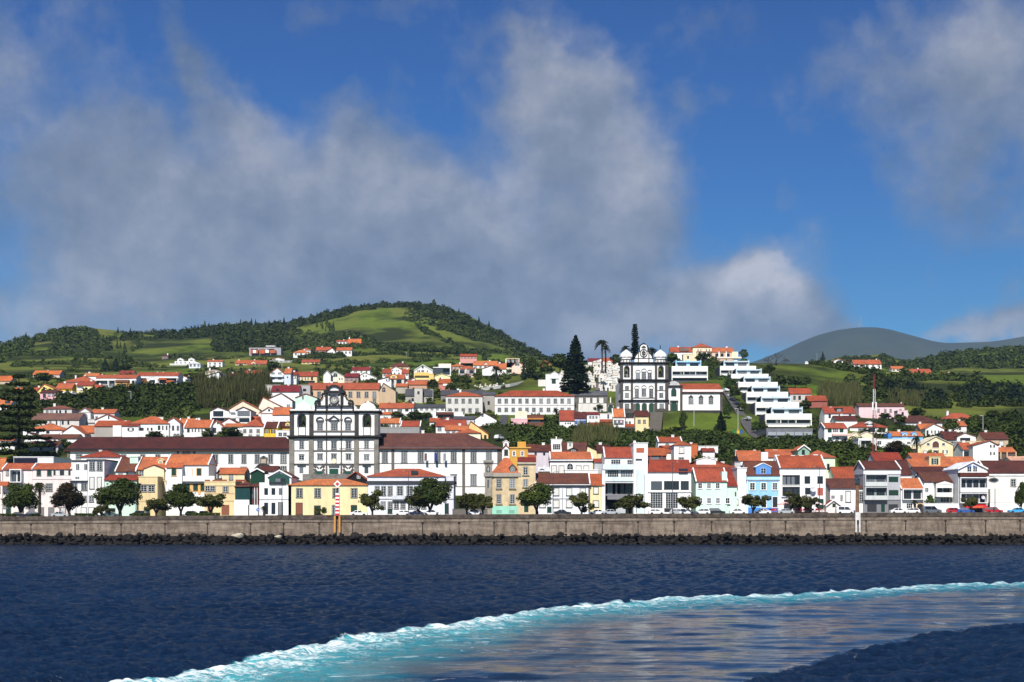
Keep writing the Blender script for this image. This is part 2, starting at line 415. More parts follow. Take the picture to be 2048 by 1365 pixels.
def H(label, x0, x1, yb, ye, yr, wall, roof, style='g', Y=None, D=None, win=(), auto=None, akind='w', ch=(), dor=(), corn=(), pil=(), bal=(), log=(), boxes=(),
 trim='grey', name='house', cat='house', group=None, vg=0, ov=.4, vv=.18, xr=None, hipin=None, small=False, acol=None, found=2.5, roofsmall=True, wallmat=None, chw=None):
 p0, p1 = ux(x0), ux(x1)
 if Y is None: Y = Y_at((p0+p1)/2, uy(yb))
 zgr = EYE+(HY-uy(yb))*Y/F
 if Y < 378: zgr = street_z((((p0+p1)/2)-CX)*Y/F); found = .6
 X0, X1 = (p0-CX)*Y/F, (p1-CX)*Y/F
 Xc = (X0+X1)/2; w = X1-X0
 if D is None: D = max(5.5, min(12, w*.8))
 lz = lambda y: EYE+(HY-uy(y))*Y/F-zgr
 lzr = lambda y, dy: EYE+(HY-uy(y))*(Y+dy)/F-zgr
 lx = lambda x: (ux(x)-CX)*Y/F-Xc
 mt = REG[2]; px2m = Y/F/mt
 ze = lz(ye)
 zr = ze
 if style in ('g', 'h'): zr = max(ze+.3, lzr(yr, D/2))
 elif style == 's': zr = max(ze+.1, lzr(yr, D))
 elif style == 'f': zr = max(ze+.3, lz(yr))
 rx = None if xr is None else lx(xr)
 t = thing(name, label, cat, (Xc, Y, zgr), 0, group)
 wm = wallmat or (plaster(wall) if isinstance(wall, tuple) else wall)
 wall_mesh(style, w, D, -found, ze, zr, rx).build('wall', wm, t)
 rm = tiles(roof) if isinstance(roof, tuple) and style != 'F' else (plaster(roof) if isinstance(roof, tuple) else roof)
 ro = roof_mesh(style, w, D, ze, zr, ov, vv, .2, rx, hipin).build('roof', rm, t)
 if vg and style == 'g':
  s = (zr-ze)/(D/2)
  for sx in (-1, 1):
   b = MB()
   xa = sx*(w/2+vv)-.02*sx
   b.prism([(-ov-.05, ze-ov*s+.12), (D/2, zr+.14), (D/2, zr+.46), (-ov-.05, ze-ov*s+.4)], min(xa, xa-sx*.32), max(xa, xa-sx*.32), 0, axis='x')
   b.prism([(D+ov, ze-ov*s+.12), (D/2, zr+.14), (D/2, zr+.46), (D+ov, ze-ov*s+.4)], min(xa, xa-sx*.32), max(xa, xa-sx*.32), 0, axis='x')
   b.build('verge', M_WHITE, ro)
 if vg and style == 'f':
  for sg in (-1, 1):
   rxx = rx or 0; half = (rxx+w/2) if sg < 0 else (w/2-rxx); s = (zr-ze)/max(.1, half); xe = sg*(w/2+vv+.05)
   MB().prism([(xe, ze-vv*s), (rxx, zr+.02), (rxx, zr+.36), (xe, ze-vv*s+.36)], -ov-.12, -ov+.2).build('verge', M_WHITE, ro)
 # windows
 if not win and not auto and Y > 420 and isinstance(wall, tuple) and max(wall) > .3 and ze > 2.6 and w > 3.5: auto = (max(1, int(w/3.4)), 1, .95); akind = 'x'; small = True
 if auto:
  nc, nr = auto[:2]; hh = min(3.4, (ze-0)/nr) if nr else 3
  ww = auto[2] if len(auto) > 2 else min(1.25, w/nc*.42)
  for r in range(nr):
   za = ze-.55-(r+1)*hh+hh*.32 if nr > 1 else ze*.38
   for k in range(nc):
    cx = -w/2+w*(k+.5)/nc
    if r == nr-1 and nr > 1 and (k*7+int(p0)) % 3 == 1: window(t, 'd', cx, max(0, za-.9), za+hh*.42, ww*.9, 0, acol or 'g', 'none', True)
    else: window(t, akind, cx, za, za+min(1.6, hh*.48), ww, 0, acol, trim, small)
 for q in win:
  kind, xs, a, b_, wd = q[:5]; col = q[5] if len(q) > 5 else None; tr = q[6] if len(q) > 6 else trim
  yy = q[7] if len(q) > 7 else 0
  for x in (xs if isinstance(xs, (list, tuple)) else [xs]):
   window(t, kind, lx(x), lz(b_), lz(a), wd*px2m, -.004+yy, col, tr, small)
 if not ch and style in 'gh' and Y > 400 and (int(p0*7)+int(yr)) % 3: ch = [(x0+(x1-x0)*(.2+.6*((int(p0)*13) % 10)/10), yr-.95/px2m, .85/px2m)]
 for q in ch:
  x, yt, wd = q[:3]; cy = D/2+.3 if style != 'F' else D*.4
  cw = wd*px2m; ztop = lzr(yt, cy); base = zr-1.2 if style != 'f' else ze
  b = MB(); b.box(lx(x)-cw/2, lx(x)+cw/2, cy-.4, cy+.4, base, ztop-.15); b.box(lx(x)-cw/2-.1, lx(x)+cw/2+.1, cy-.5, cy+.5, ztop-.147, ztop)
  b.build('chimney', plaster(q[3] if len(q) > 3 else WHITE), ro)
 for q in dor:
  xa, xb, yt, yw, yb2, c, rc = q[:7]; dkind = q[7] if len(q) > 7 else 'w'; yo = q[8] if len(q) > 8 else .5
  a, b2 = lx(xa), lx(xb); zt_, zw, zb_ = lz(yt), lz(yw), lz(yb2); dw = b2-a; mx = (a+b2)/2
  dd = min(D/2+.5, 4.0)
  m = MB(); m.prism([(a, zb_-1), (b2, zb_-1), (b2, zw), (mx, zt_-.05), (a, zw)] if zt_-zw > .15 else [(a, zb_-1), (b2, zb_-1), (b2, zt_), (a, zt_)], yo, yo+dd, 0)
  if zt_-zw > .15:
   for sg in (-1, 1):
    xe = mx+sg*(dw/2+.2); zz = zw-.2*(zt_-zw)/(dw/2)
    m.prism([(xe, zz), (mx, zt_), (mx, zt_+.16), (xe, zz+.16)], yo-.2, yo+dd, 1)
  else: m.box(a-.15, b2+.15, yo-.2, yo+dd+.05, zt_+.003, zt_+.16, 1)
  do = m.build('dormer', [plaster(c), tiles(rc) if rc != WHITE else M_WHITE], ro)
  if dkind: window(do, dkind, mx, zb_+(zw-zb_)*.2, zb_+(zw-zb_)*.85, dw*(q[9] if len(q) > 9 else .5), yo-.004, None, 'none', True)
 for q in corn:
  ya, yb2, c = q[:3]; pr = q[3] if len(q) > 3 else .25; xa = lx(q[4])if len(q) > 4 else -w/2-pr*.6; xb = lx(q[5]) if len(q) > 5 else w/2+pr*.6
  side = D*.98 if len(q) <= 4 else .02
  MB().box(xa, xb, -pr, side, lz(yb2), lz(ya)).build('cornice', stone(c, .9, 'cornice_stone', .25) if max(c) < .3 else plaster(c), t)
 for q in pil:
  xa, xb, ya, yb2 = q[:4]; c = q[4] if len(q) > 4 else STONE_M
  MB().box(lx(xa), lx(xb), -.14, .05, lz(yb2) if yb2 is not None else -found, lz(ya)).build('pilaster', stone(c, .7, 'pilaster_stone', .35) if max(c) < .35 else plaster(c), t)
 for q in bal:
  xa, xb, ya, yb2, c = q[:5]; d = q[5] if len(q) > 5 else .9
  m = MB(); a, b2, za, zb_ = lx(xa), lx(xb), lz(yb2), lz(ya)
  m.box(a, b2, -d, -.005, za-.12, za+.06); m.box(a, b2, -d, -d+.1, za+.063, zb_); m.box(a, a+.1, -d+.103, -.005, za+.063, zb_); m.box(b2-.1, b2, -d+.103, -.005, za+.063, zb_)
  m.build('balcony', plaster(c) if isinstance(c, tuple) else c, t)
 for q in log:
  # a loggia bay: slabs and cheeks standing proud of the wall, open to the front, with glazing on the wall behind
  xa, xb, ya, yb2, c, back = q[:6]; d = q[6] if len(q) > 6 else 1.6; npane = q[7] if len(q) > 7 else 3; rail = q[8] if len(q) > 8 else None
  a, b2, za, zb_ = lx(xa), lx(xb), lz(yb2), lz(ya); T = .22
  m = MB(); m.box(a, b2, -d, -.005, zb_-T, zb_); m.box(a, b2, -d, -.005, za, za+T*.8)
  m.box(a, a+T, -d+.003, -.006, za+T*.8+.002, zb_-T-.002); m.box(b2-T, b2, -d+.003, -.006, za+T*.8+.002, zb_-T-.002)
  lo = m.build('loggia', plaster(c), t)
  MB().box(a+T+.01, b2-T-.01, -.05, -.008, za+T*.8+.01, zb_-T-.01).build('back_wall', plaster(back), lo)
  hgt = zb_-za-T*2
  for k in range(npane):
   cxx = a+T+(b2-a-2*T)*(k+.5)/npane
   window(lo, 'g', cxx, za+T, za+T+hgt*.86, (b2-a-2*T)/npane*.78, -.055, None, 'none', True)
  if rail:
   m = MB(); zc = za+T*.8; m.box(a+T+.01, b2-T-.01, -d+.02, -d+.06, zc+.003, zc+.95)
   m.build('railing', rail if not isinstance(rail, tuple) else plaster(rail), lo)
 for q in boxes:
  nm, xa, xb, ya, yb2, y0, y1, c = q[:8]
  MB().box(lx(xa), lx(xb), y0, y1, lz(yb2), lz(ya)).build(nm, c if not isinstance(c, tuple) else plaster(c), t)
 ALLH.append((t, w, D, ze))
 t['_lx'] = 0; del t['_lx']
 return t, lx, lz
# ------------------------------------------------------------------ waterfront row
FY = 366
RL = flat((.5, .5, .5), .5, 'grey_railing')
def A(x): reg(x, 880, 350)
A(0)
H('pink house cut by the picture edge under a plain orange roof', -260, 28, 880, 345, 225, PINKW, T_OR, Y=FY+8, auto=(3, 2))
H('pinkish white house with a projecting white glazed bay and small orange canopy', 35, 378, 880, 345, 290, PINKW, T_OR, Y=FY, vg=1,
win=[('w', [95], 350, 415, 35), ('w', [60, 330], 700, 800, 50), ('d', [100, 250], 770, 880, 50)],
log=[(130, 268, 345, 500, WHITE, WHITE, 1.3, 2)], boxes=[('canopy', 0, 130, 490, 540, -2.2, -.02, T_OR)])
H('long pinkish white house with green shutters behind the dark red-tinged tree', 380, 836, 880, 342, 288, PINKW, T_OR, Y=FY, vg=1,
win=[('c', [455, 578], 358, 418, 42), ('sb', [676, 776], 358, 415, 48, 'k', 'none'), ('w', [575, 450], 515, 600, 70), ('d', [370, 480, 600, 730], 795, 880, 60, 'gy')], corn=[(458, 466, (.5, .42, .42), .08)])
H('flat white warehouse with a near-black left half behind the pink houses', 160, 625, 330, 205, 205, WHITE, WHITE, 'F', Y=392, D=16,
boxes=[('dark_panel', 165, 440, 212, 285, -.12, -.01, (.012, .012, .03))])
H('white building with lavender shaded end and black string line above the pink row', 836, 1023, 880, 242, 240, WHITE, WHITE, 'F', Y=FY, D=13, trim='dark',
win=[('n', [910, 1005], 285, 355, 42), ('n', [905], 430, 460, 50), ('w', [985, 870], 515, 590, 58), ('w', [985], 660, 725, 50), ('D', [980, 860, 740], 795, 880, 55, 'w')],
corn=[(238, 252, (.03, .03, .035), .3), (478, 492, (.03, .03, .035), .5)])
H('narrow white four-storey tower house with a black cornice', 1027, 1220, 880, 240, 232, WHITE, (.04, .04, .045), 'F', Y=FY-.4, D=13.5, trim='dark',
win=[('w', [1080, 1166], 262, 358, 56), ('b', [1076, 1163], 440, 572, 46), ('w', [1070, 1165], 660, 725, 46), ('D', [1070, 1165], 795, 880, 56, 'w')], corn=[(228, 240, (.03, .03, .035), .35)])
H('brown hipped roof house with a white chimney behind the tower house', 950, 1400, 420, 202, 128, WHITE, T_RB, 'h', Y=384, D=10, ch=[(1115, 120, 34)])
H('pale mint house with a brown roof and a mint roof dormer', 1352, 1592, 880, 365, 222, (.62, .78, .72), T_BR, Y=FY+4, D=11, vg=1,
win=[('g', [1540], 390, 450, 90), ('w', [1410], 395, 420, 40)], dor=[(1484, 1580, 195, 200, 290, MINT, MINT, None, 3.0)], pil=[(1478, 1498, 368, 460, STONE_D), (1575, 1590, 368, 460, STONE_D)])
H('low mint green annex half hidden by the big round tree', 1225, 1600, 880, 470, 425, MINT, T_RB, 'g', Y=FY-.5, D=6, win=[('G', [1290], 800, 850, 120, 'k')])
H('beige house with a stepped orange roof and a small roof dormer', 1594, 1945, 880, 345, 215, (.72, .62, .42), T_OR, Y=FY+5, D=11, vg=1, chw=1,
win=[('w', [1655, 1800], 365, 425, 50)], dor=[(1690, 1925, 300, 345, 420, (.72, .62, .42), T_BR, None, -.6), (1822, 1882, 215, 235, 282, CREAM, CREAM, 'w', 2.4)], ch=[(1970, 215, 22)])
H('flat mustard yellow block with one double dark window', 1622, 1843, 880, 436, 436, CREAM, CREAM, 'F', Y=FY-.6, D=7, win=[('h', [1683, 1772], 535, 605, 66), ('d', [1720], 800, 880, 60)], corn=[(715, 722, (.5, .36, .16), .06)])
A(340)
H('white house with orange window surrounds and green shutters under a wide orange roof', -45, 452, 880, 290, 184, WHITE, T_OR, Y=FY+3, D=10, vg=1, trim='orange',
win=[('c', [45, 340], 335, 420, 52), ('D', [235], 345, 445, 50, 'w'), ('c', [205, 300, 378], 518, 600, 56), ('G', [100], 560, 620, 60, 'k')],
corn=[(283, 292, OCHRE, .2), (472, 484, (.6, .42, .2), 1.0)], pil=[(240, 262, 515, 640, OCHRE), (330, 358, 515, 640, OCHRE)], bal=[(140, 530, 425, 482, WHITE, 1.2)])
H('small white porch house under a low orange roof with a shaded gable', -40, 140, 700, 322, 286, WHITE, T_OR, Y=FY+1.2, D=4, trim='orange', win=[('c', [46], 336, 420, 52)])
def curve_wall():
 t, lx, lz = None, None, None
 Y = 363.5; t = thing('garden_wall', 'white wall with a sweeping curved top beside the orange-trimmed house', 'wall', ((ux(140)-CX)*Y/F, Y, street_z(-110)))
 pts = [(10, 870), (265, 870), (265, 620), (240, 700), (190, 725), (140, 755), (90, 785), (50, 815), (20, 850)]
 MB().prism([((ux(x)-CX)*Y/F-t.location.x, EYE+(HY-uy(y))*Y/F-t.location.z) for x, y in pts], -.15, .15).build('wall', M_WHITE, t)
curve_wall()
H('yellow flat-topped house with brown terrace panels and a brown garage', 402, 764, 880, 492, 490, CREAM, CREAM, 'F', Y=FY, D=9,
win=[('w', [440, 502], 540, 600, 48), ('w', [650], 545, 610, 56), ('d', [470], 765, 860, 50, 'b'), ('G', [648], 762, 880, 90, 'b')],
corn=[(530, 538, (.62, .5, .28), .15), (625, 633, (.5, .36, .2), .06), (712, 722, (.5, .36, .2), .06)],
boxes=[('railing', 405, 470, 466, 490, .1, .22, (.23, .06, .03)), ('railing', 494, 575, 466, 490, .1, .22, (.23, .06, .03)), ('railing', 585, 665, 466, 490, .1, .22, (.23, .06, .03)), ('railing', 765, 890, 466, 490, .1, .22, (.23, .06, .03))])
H('small beige house with an orange roof rising behind the brown terrace', 552, 872, 600, 396, 340, (.70, .60, .40), T_OR, Y=FY+12, D=8, win=[('w', [715], 405, 465, 36, None, 'dark'), ('n', [590], 425, 455, 36)])
H('house clad in dark green boards above a white ground floor', 762, 936, 880, 548, 490, (.012, .05, .05), T_BR, 'h', Y=FY, D=10,
boxes=[('base_wall', 755, 930, 702, 885, -.3, -.01, WHITE)], win=[('d', [952], 785, 880, 42, 'k')])
H('narrow house with a red-brown open veranda beside the green boarded house', 938, 1036, 880, 548, 520, (.10, .03, .025), T_BR, 's', Y=FY+1.5, D=8,
boxes=[('base_wall', 930, 1046, 762, 885, -1.8, -.4, WHITE), ('post', 1000, 1006, 560, 760, -1.6, -1.45, WHITE), ('post', 1030, 1036, 560, 760, -1.6, -1.45, WHITE)], win=[('g', [985], 580, 690, 70)])
H('house gable of dark green boards with white edges behind the veranda', 946, 1098, 700, 385, 345, (.010, .045, .028), T_BR, 'f', Y=FY+10, D=8, vg=1)
H('brown roofed white house lying behind the green gable', 1040, 1250, 640, 365, 320, WHITE, T_BR, 'g', Y=FY+16, D=7)
H('white house with a green boarded loggia in its big gable', 1148, 1420, 880, 440, 365, WHITE, T_BR, 'f', Y=FY, D=13, vg=1, trim='dark', found=.6,
win=[('x', [1125, 1210, 1295], 566, 645, 44), ('x', [1125, 1210], 736, 872, 46), ('D', [1293], 736, 878, 48, 'gy'), ('g', [1325], 450, 520, 60, None, 'none', -.22), ('g', [1265], 450, 520, 60, None, 'none', -.22)],
boxes=[('wing', 1045, 1149, 500, 885, .02, 9, WHITE), ('wing_top', 1108, 1149, 405, 498, .3, 6, WHITE), ('drain_pipe', 1308, 1314, 530, 880, -.12, -.01, (.2, .2, .2))],
corn=[(695, 703, (.3, .3, .32), .08, 1046, 1385)])
def green_gable():
 t = ALLH[-1][0]; Y = FY; f = lambda x, y: ((ux(x)-CX)*Y/F-t.location.x, EYE+(HY-uy(y))*Y/F-t.location.z)
 MB().prism([f(1160, 522), f(1398, 522), f(1398, 438), f(1285, 388), f(1160, 440)], -.2, -.01).build('loggia', flat((.012, .06, .045), .6, 'green_boards'), t)
 MB().box(f(1165, 0)[0], f(1360, 0)[0], -.34, -.21, f(0, 524)[1], f(0, 492)[1]).build('railing', flat((.02, .025, .03), .5, 'dark_metal'), t)
green_gable()
A(340)
H('long pale yellow two-storey building with sash windows and orange hipped roof', 1385, 2311, 880, 530, 463, PALEY, T_OR, 'h', Y=FY, D=11, hipin=6, trim='dark',
win=[('w', [1515, 1728, 1940, 2155], 572, 674, 66), ('D', [1512], 742, 872, 70, 'b'), ('D', [1725], 775, 872, 66), ('w', [1930], 770, 872, 60), ('D', [2153], 770, 872, 62)], corn=[(524, 532, (.7, .62, .45), .2)])
A(680)
H('black slate gable with one white window behind the yellow building', 60, 305, 560, 468, 380, (.012, .012, .014), T_OR, 'f', Y=FY+14, D=8, win=[('n', [218], 412, 455, 40)])
H('grand white house with a dark moulded cornice and broad orange hipped roof', 320, 1225, 880, 430, 343, (.70, .72, .76), T_OR, 'h', Y=FY, D=14, hipin=7, trim='dark',
win=[('w', [435, 510, 587], 548, 650, 46), ('w', [702, 815, 905, 1000, 1095], 548, 652, 62), ('w', [505, 587, 660, 737, 825, 890, 980], 728, 805, 46), ('D', [585], 812, 858, 44)],
corn=[(426, 434, (.7, .72, .76), .35), (482, 512, (.05, .05, .055), .5), (690, 698, (.2, .2, .22), .12)], bal=[(610, 785, 655, 692, (.6, .62, .66), 1.2)], boxes=[('roof_window', 830, 905, 362, 408, .2, 3.4, flat((.03, .035, .04), .2, 'roof_glass'))])
H('white corner wing of the grand house with shade painted in as lavender', 1226, 1330, 880, 432, 430, (.66, .66, .74), WHITE, 'F', Y=FY+1, D=13, trim='dark', win=[('D', [1250], 750, 858, 34), ('w', [1270], 545, 640, 26)], corn=[(482, 512, (.05, .05, .055), .5), (690, 698, (.2, .2, .22), .12)])  # lavender wall colour holds the shade of the house's side wall
# old ornate house
H('weathered beige stone house with ornate stonework and green ground floor', 1780, 2105, 880, 392, 215, (.60, .47, .28), T_OR, 'h', Y=FY, D=12, trim='none', hipin=3, wallmat=stone((.58, .46, .28), .7, 'weathered_stucco', .3),
win=[('w', [1860, 2016], 465, 562, 48, None, 'grey'), ('w', [1860, 2016], 645, 748, 48, None, 'grey'), ('D', [1862, 2010], 822, 862, 70, (.02, .03, .03))],
corn=[(388, 432, (.34, .31, .26), .5), (570, 580, (.34, .29, .2), .35, 1820, 1900), (570, 580, (.34, .29, .2), .35, 1975, 2060), (748, 758, (.34, .29, .2), .35, 1820, 1900), (748, 758, (.34, .29, .2), .35, 1975, 2060)],
dor=[(1985, 2055, 290, 320, 382, (.16, .15, .14), (.14, .13, .12), 'w', -.1)], boxes=[('painted_base', 1745, 2108, 775, 870, -.08, -.01, (.30, .60, .47))])
H('baroque grey pilaster tower standing against the weathered beige house', 1694, 1778, 880, 255, 250, (.40, .36, .30), (.3, .28, .24), 'F', Y=FY-.2, D=4, name='stone_tower', cat='tower', wallmat=stone((.36, .32, .26), .6, 'carved_stone', .5),
corn=[(240, 268, (.27, .25, .22), .6), (385, 430, (.27, .25, .22), .5), (285, 292, (.27, .25, .22), .2)], pil=[(1694, 1712, 292, 860, (.30, .27, .23)), (1760, 1778, 292, 860, (.30, .27, .23))], win=[('a', [1735], 315, 372, 26, None, 'dark'), ('x', [1735], 465, 560, 26)])
A(1020)
H('tall beige end tower of the weathered house beside brown roofs', 96, 298, 880, 262, 215, (.62, .49, .30), T_RB, 's', Y=FY-.3, D=12, trim='none', wallmat=stone((.60, .48, .30), .7, 'weathered_stucco2', .25),
win=[('w', [182], 322, 410, 46, None, 'grey'), ('w', [182], 468, 548, 46, None, 'grey'), ('w', [182], 640, 730, 46, None, 'grey'), ('D', [190], 770, 845, 50)], corn=[(258, 285, (.42, .37, .28), .4), (412, 420, (.4, .34, .24), .35, 140, 225), (552, 560, (.4, .34, .24), .35, 140, 225)])
H('white house with black cornice and stepped brown roof', 300, 935, 880, 512, 405, (.74, .76, .80), T_BR, Y=FY, D=12, trim='dark', vg=1,
win=[('b', [540, 692, 852], 568, 650, 58), ('b', [380, 540, 692, 852], 708, 790, 62), ('d', [460], 790, 845, 40)], corn=[(512, 530, (.78, .78, .78), .3), (531, 548, (.03, .03, .035), .45), (688, 694, (.1, .1, .1), .08)],
pil=[(300, 318, 548, 850, STONE_M), (916, 936, 548, 850, STONE_M)], boxes=[('drain_pipe', 610, 616, 570, 840, -.15, -.02, (.2, .2, .22))])
H('narrow pale yellow house with an orange roof beside the modern white block', 937, 1098, 880, 530, 412, PALEY, T_RB, Y=FY+.3, D=12, trim='dark', win=[('b', [1005], 558, 630, 50), ('b', [1005], 715, 785, 60)], corn=[(524, 532, (.72, .64, .46), .2)])
H('modern white apartment block with glazed balconies and dark open ground floor', 1108, 1440, 880, 205, 100, WHITE, T_OR, 'g', Y=FY+3.5, D=11, vg=1, trim='none', cat='apartment block', name='apartment_block',
win=[('n', [1238], 232, 305, 112), ('n', [1406], 235, 300, 70)],
boxes=[('spandrel', 1076, 1566, 292, 350, -3.6, -3.3, (.60, .70, .72)), ('floor_slab', 1100, 1436, 352, 357, -3.3, -.02, WHITE), ('spandrel', 1104, 1436, 440, 490, -3.55, -3.3, (.62, .70, .72)), ('floor_slab', 1104, 1436, 494, 508, -3.3, -.02, WHITE),
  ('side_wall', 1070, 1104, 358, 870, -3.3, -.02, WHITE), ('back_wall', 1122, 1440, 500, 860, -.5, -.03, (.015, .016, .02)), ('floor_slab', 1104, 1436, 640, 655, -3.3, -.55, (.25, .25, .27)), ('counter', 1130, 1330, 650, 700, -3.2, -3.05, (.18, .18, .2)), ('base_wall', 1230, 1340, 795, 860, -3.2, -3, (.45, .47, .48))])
def a15():
 t = ALLH[-1][0]; Y = FY+3.5
 lx = lambda x: (ux(x)-CX)*Y/F-t.location.x; lz = lambda y: EYE+(HY-uy(y))*Y/F-t.location.z
 for x, w in ((1198, 128), (1355, 140)): window(t, 'n', lx(x), lz(440), lz(357), w*Y/F/REG[2], -2.4, None, 'none')
 MB().box(lx(1104), lx(1436), -2.39, -2.3, lz(438), lz(358)).build('back_wall', M_WHITE, t)
 for x in (1185, 1245, 1300, 1380): window(t, 'g', lx(x), lz(640), lz(512), 2.2, -.52, None, 'none')
a15()
H('white stair tower with a tall chimney beside the modern block', 1447, 1612, 880, 42, 40, WHITE, WHITE, 'F', Y=FY-.5, D=13, name='stair_tower', cat='tower', trim='none',
win=[('x', [1508], 222, 246, 76), ('x', [1526], 450, 474, 38), ('c', [1524], 95, 150, 92, T_OR), ('d', [1505], 770, 850, 60)], boxes=[('chimney', 1447, 1472, 10, 42, .2, 1.6, WHITE), ('wing', 1480, 1566, 350, 870, -1.5, -.02, (.60, .70, .70))])
H('white showroom with big plate windows and a brown-orange roof', 1614, 2120, 880, 372, 248, WHITE, T_RB, 'g', Y=FY, D=12, trim='none', cat='building',
win=[('g', [1714], 485, 588, 130), ('g', [1890], 482, 585, 176), ('g', [2045], 482, 588, 95), ('n', [1715, 1893], 618, 800, 142), ('d', [1850], 800, 845, 90, 'k')], corn=[(370, 376, WHITE, .3), (608, 614, WHITE, .3)],
boxes=[('solar_panel', 1975, 2080, 338, 398, -.3, 1.2, flat((.02, .025, .04), .15, 'solar_glass'))])
A(1360)
H('mint green house with white windows under an orange roof', 186, 552, 880, 485, 345, (.58, .74, .64), T_OR, 'g', Y=FY, D=12, trim='white', vg=1,
win=[('w', [235, 338, 441], 508, 570, 44), ('w', [237, 340, 443], 682, 745, 44), ('w', [557], 682, 745, 44)], boxes=[('parapet', 490, 552, 372, 486, .02, 5, (.58, .74, .64))])
H('mint annex with a two-step orange roof beside the mint green house', 553, 668, 880, 542, 475, (.58, .74, .64), T_RB, 's', Y=FY+.4, D=4, trim='none', win=[('d', [650], 610, 660, 14, 'k')])
H('orange upper roof of the house behind the mint annex', 553, 664, 600, 466, 345, (.6, .74, .64), T_RB, 's', Y=FY+5, D=6)
H('white house with a low orange hipped roof behind the mint house', 20, 640, 500, 322, 236, WHITE, T_RB, 'h', Y=FY+14, D=12, hipin=9, dor=[(200, 430, 205, 235, 262, WHITE, WHITE, None, 1.5)], ch=[(462, 215, 22), (540, 255, 40)])
H('plain tall white wall house squeezed beside the blue house', 670, 782, 880, 332, 330, (.74, .73, .70), WHITE, 'F', Y=FY+1, D=12, win=[('d', [670], 700, 760, 14, 'w')])
H('sky blue house with white window frames and a darker blue gable dormer', 787, 1163, 880, 412, 262, (.30, .56, .82), T_BR, 'g', Y=FY, D=11, trim='white',
win=[('w', [847, 978, 1111], 504, 586, 58), ('D', [980, 1112], 668, 790, 56, 'k'), ('w', [850], 670, 760, 52)],
dor=[(887, 1064, 275, 318, 412, (.10, .27, .62), WHITE, 'w', -.05, .34)],
corn=[(408, 416, WHITE, .2), (416, 466, (.42, .70, .86), .12), (467, 477, (.32, .38, .45), .25)], boxes=[('base', 787, 1163, 795, 870, -.06, -.01, (.06, .22, .60)), ('corner_strip', 1152, 1166, 480, 870, -.1, -.01, WHITE), ('corner_strip', 784, 796, 480, 870, -.1, -.01, WHITE)])
H('tall white house with two wide dark balcony windows and a plain orange roof', 1166, 1704, 880, 325, 196, WHITE, T_RB, 'g', Y=FY, D=11, trim='none', vg=1,
win=[('x', [1490, 1640], 426, 515, 66), ('x', [1495], 562, 640, 64), ('c', [1642], 562, 650, 66, (.42, .12, .09)), ('d', [1648], 692, 815, 62), ('d', [1260, 1380, 1500], 700, 845, 90, 'k')],
log=[(1184, 1410, 404, 536, WHITE, (.03, .03, .05), .5, 4), (1184, 1410, 542, 668, WHITE, (.03, .03, .05), .5, 4)], ch=[(1180, 178, 50), (1370, 182, 40), (1470, 180, 50), (1640, 172, 50)])
H('low white house with a dark brown roof beside the rusty lantern pillar', 1758, 2190, 880, 566, 466, WHITE, T_DK, 'g', Y=FY+1, D=11, trim='dark', win=[('b', [1968], 606, 728, 52), ('n', [1890], 645, 720, 30), ('n', [1790], 650, 690, 44), ('w', [2120], 610, 730, 44)])
H('tiny pinkish gabled outhouse with a green shutter', 1712, 1880, 880, 775, 712, (.74, .66, .62), T_RB, 'f', Y=FY-2.5, D=4, trim='none', win=[('c', [1803], 745, 788, 38)], vg=1)
A(1700)
H('grey house with green shutters, two open balconies and a brown roof', 160, 590, 880, 345, 262, (.42, .43, .45), T_BR, 'g', Y=FY, D=10, trim='none', vg=1,
win=[('c', [508], 432, 494, 110), ('c', [510], 588, 650, 112), ('G', [256], 755, 845, 110, 'k'), ('G', [505], 755, 845, 110, 'k'), ('d', [385], 755, 845, 44)],
corn=[(345, 402, (.66, .66, .66), .15), (702, 712, (.12, .12, .13), .12)], boxes=[('base', 160, 590, 712, 870, -.06, -.01, (.2, .2, .21))],
log=[(164, 428, 402, 545, (.5, .51, .52), (.25, .26, .28), 1.3, 2, (.55, .58, .56)), (164, 428, 552, 704, (.5, .51, .52), (.25, .26, .28), 1.3, 2, (.55, .58, .56))])
H('brown roof with white edge beside the grey house', 592, 720, 560, 402, 250, WHITE, T_DK, 'g', Y=FY+6, D=10)
H('small white house with an orange roof and a dark arched doorway', 597, 862, 880, 570, 464, WHITE, T_OR, 'g', Y=FY-.3, D=9, trim='none', vg=1,
log=[(606, 850, 572, 702, WHITE, (.55, .55, .55), 1.0, 2)], win=[('n', [695], 742, 802, 70), ('a', [822], 748, 845, 74, (.02, .02, .025), 'orange')])
H('low white house with a brown roof and a small columned porch', 866, 1262, 880, 486, 392, WHITE, T_DK, 'g', Y=FY+5, D=10, trim='none', win=[('n', [898], 560, 612, 40), ('x', [1210], 560, 620, 40), ('n', [1090, 1130, 1200], 678, 730, 60)],
log=[(986, 1180, 512, 668, WHITE, (.6, .6, .58), 1.8, 2, WHITE)], dor=[(985, 1185, 478, 512, 520, WHITE, T_BR, None, -1.7)])
def terrace_wall():
 Y = 363; X0, X1 = (ux(866)-CX)*Y/F, (ux(1270)-CX)*Y/F; z = street_z(X0)
 t = thing('terrace_wall', 'low white terrace wall with potted plants in front of the porch house', 'wall', ((X0+X1)/2, Y, z))
 h = EYE+(HY-uy(742))*Y/F-z
 MB().box(-(X1-X0)/2, (X1-X0)/2, -.15, .15, -.4, h-.12).build('wall', M_WHITE, t); MB().box(-(X1-X0)/2-.05, (X1-X0)/2+.05, -.22, .22, h-.117, h).build('coping', M_WHITE, t)
terrace_wall()
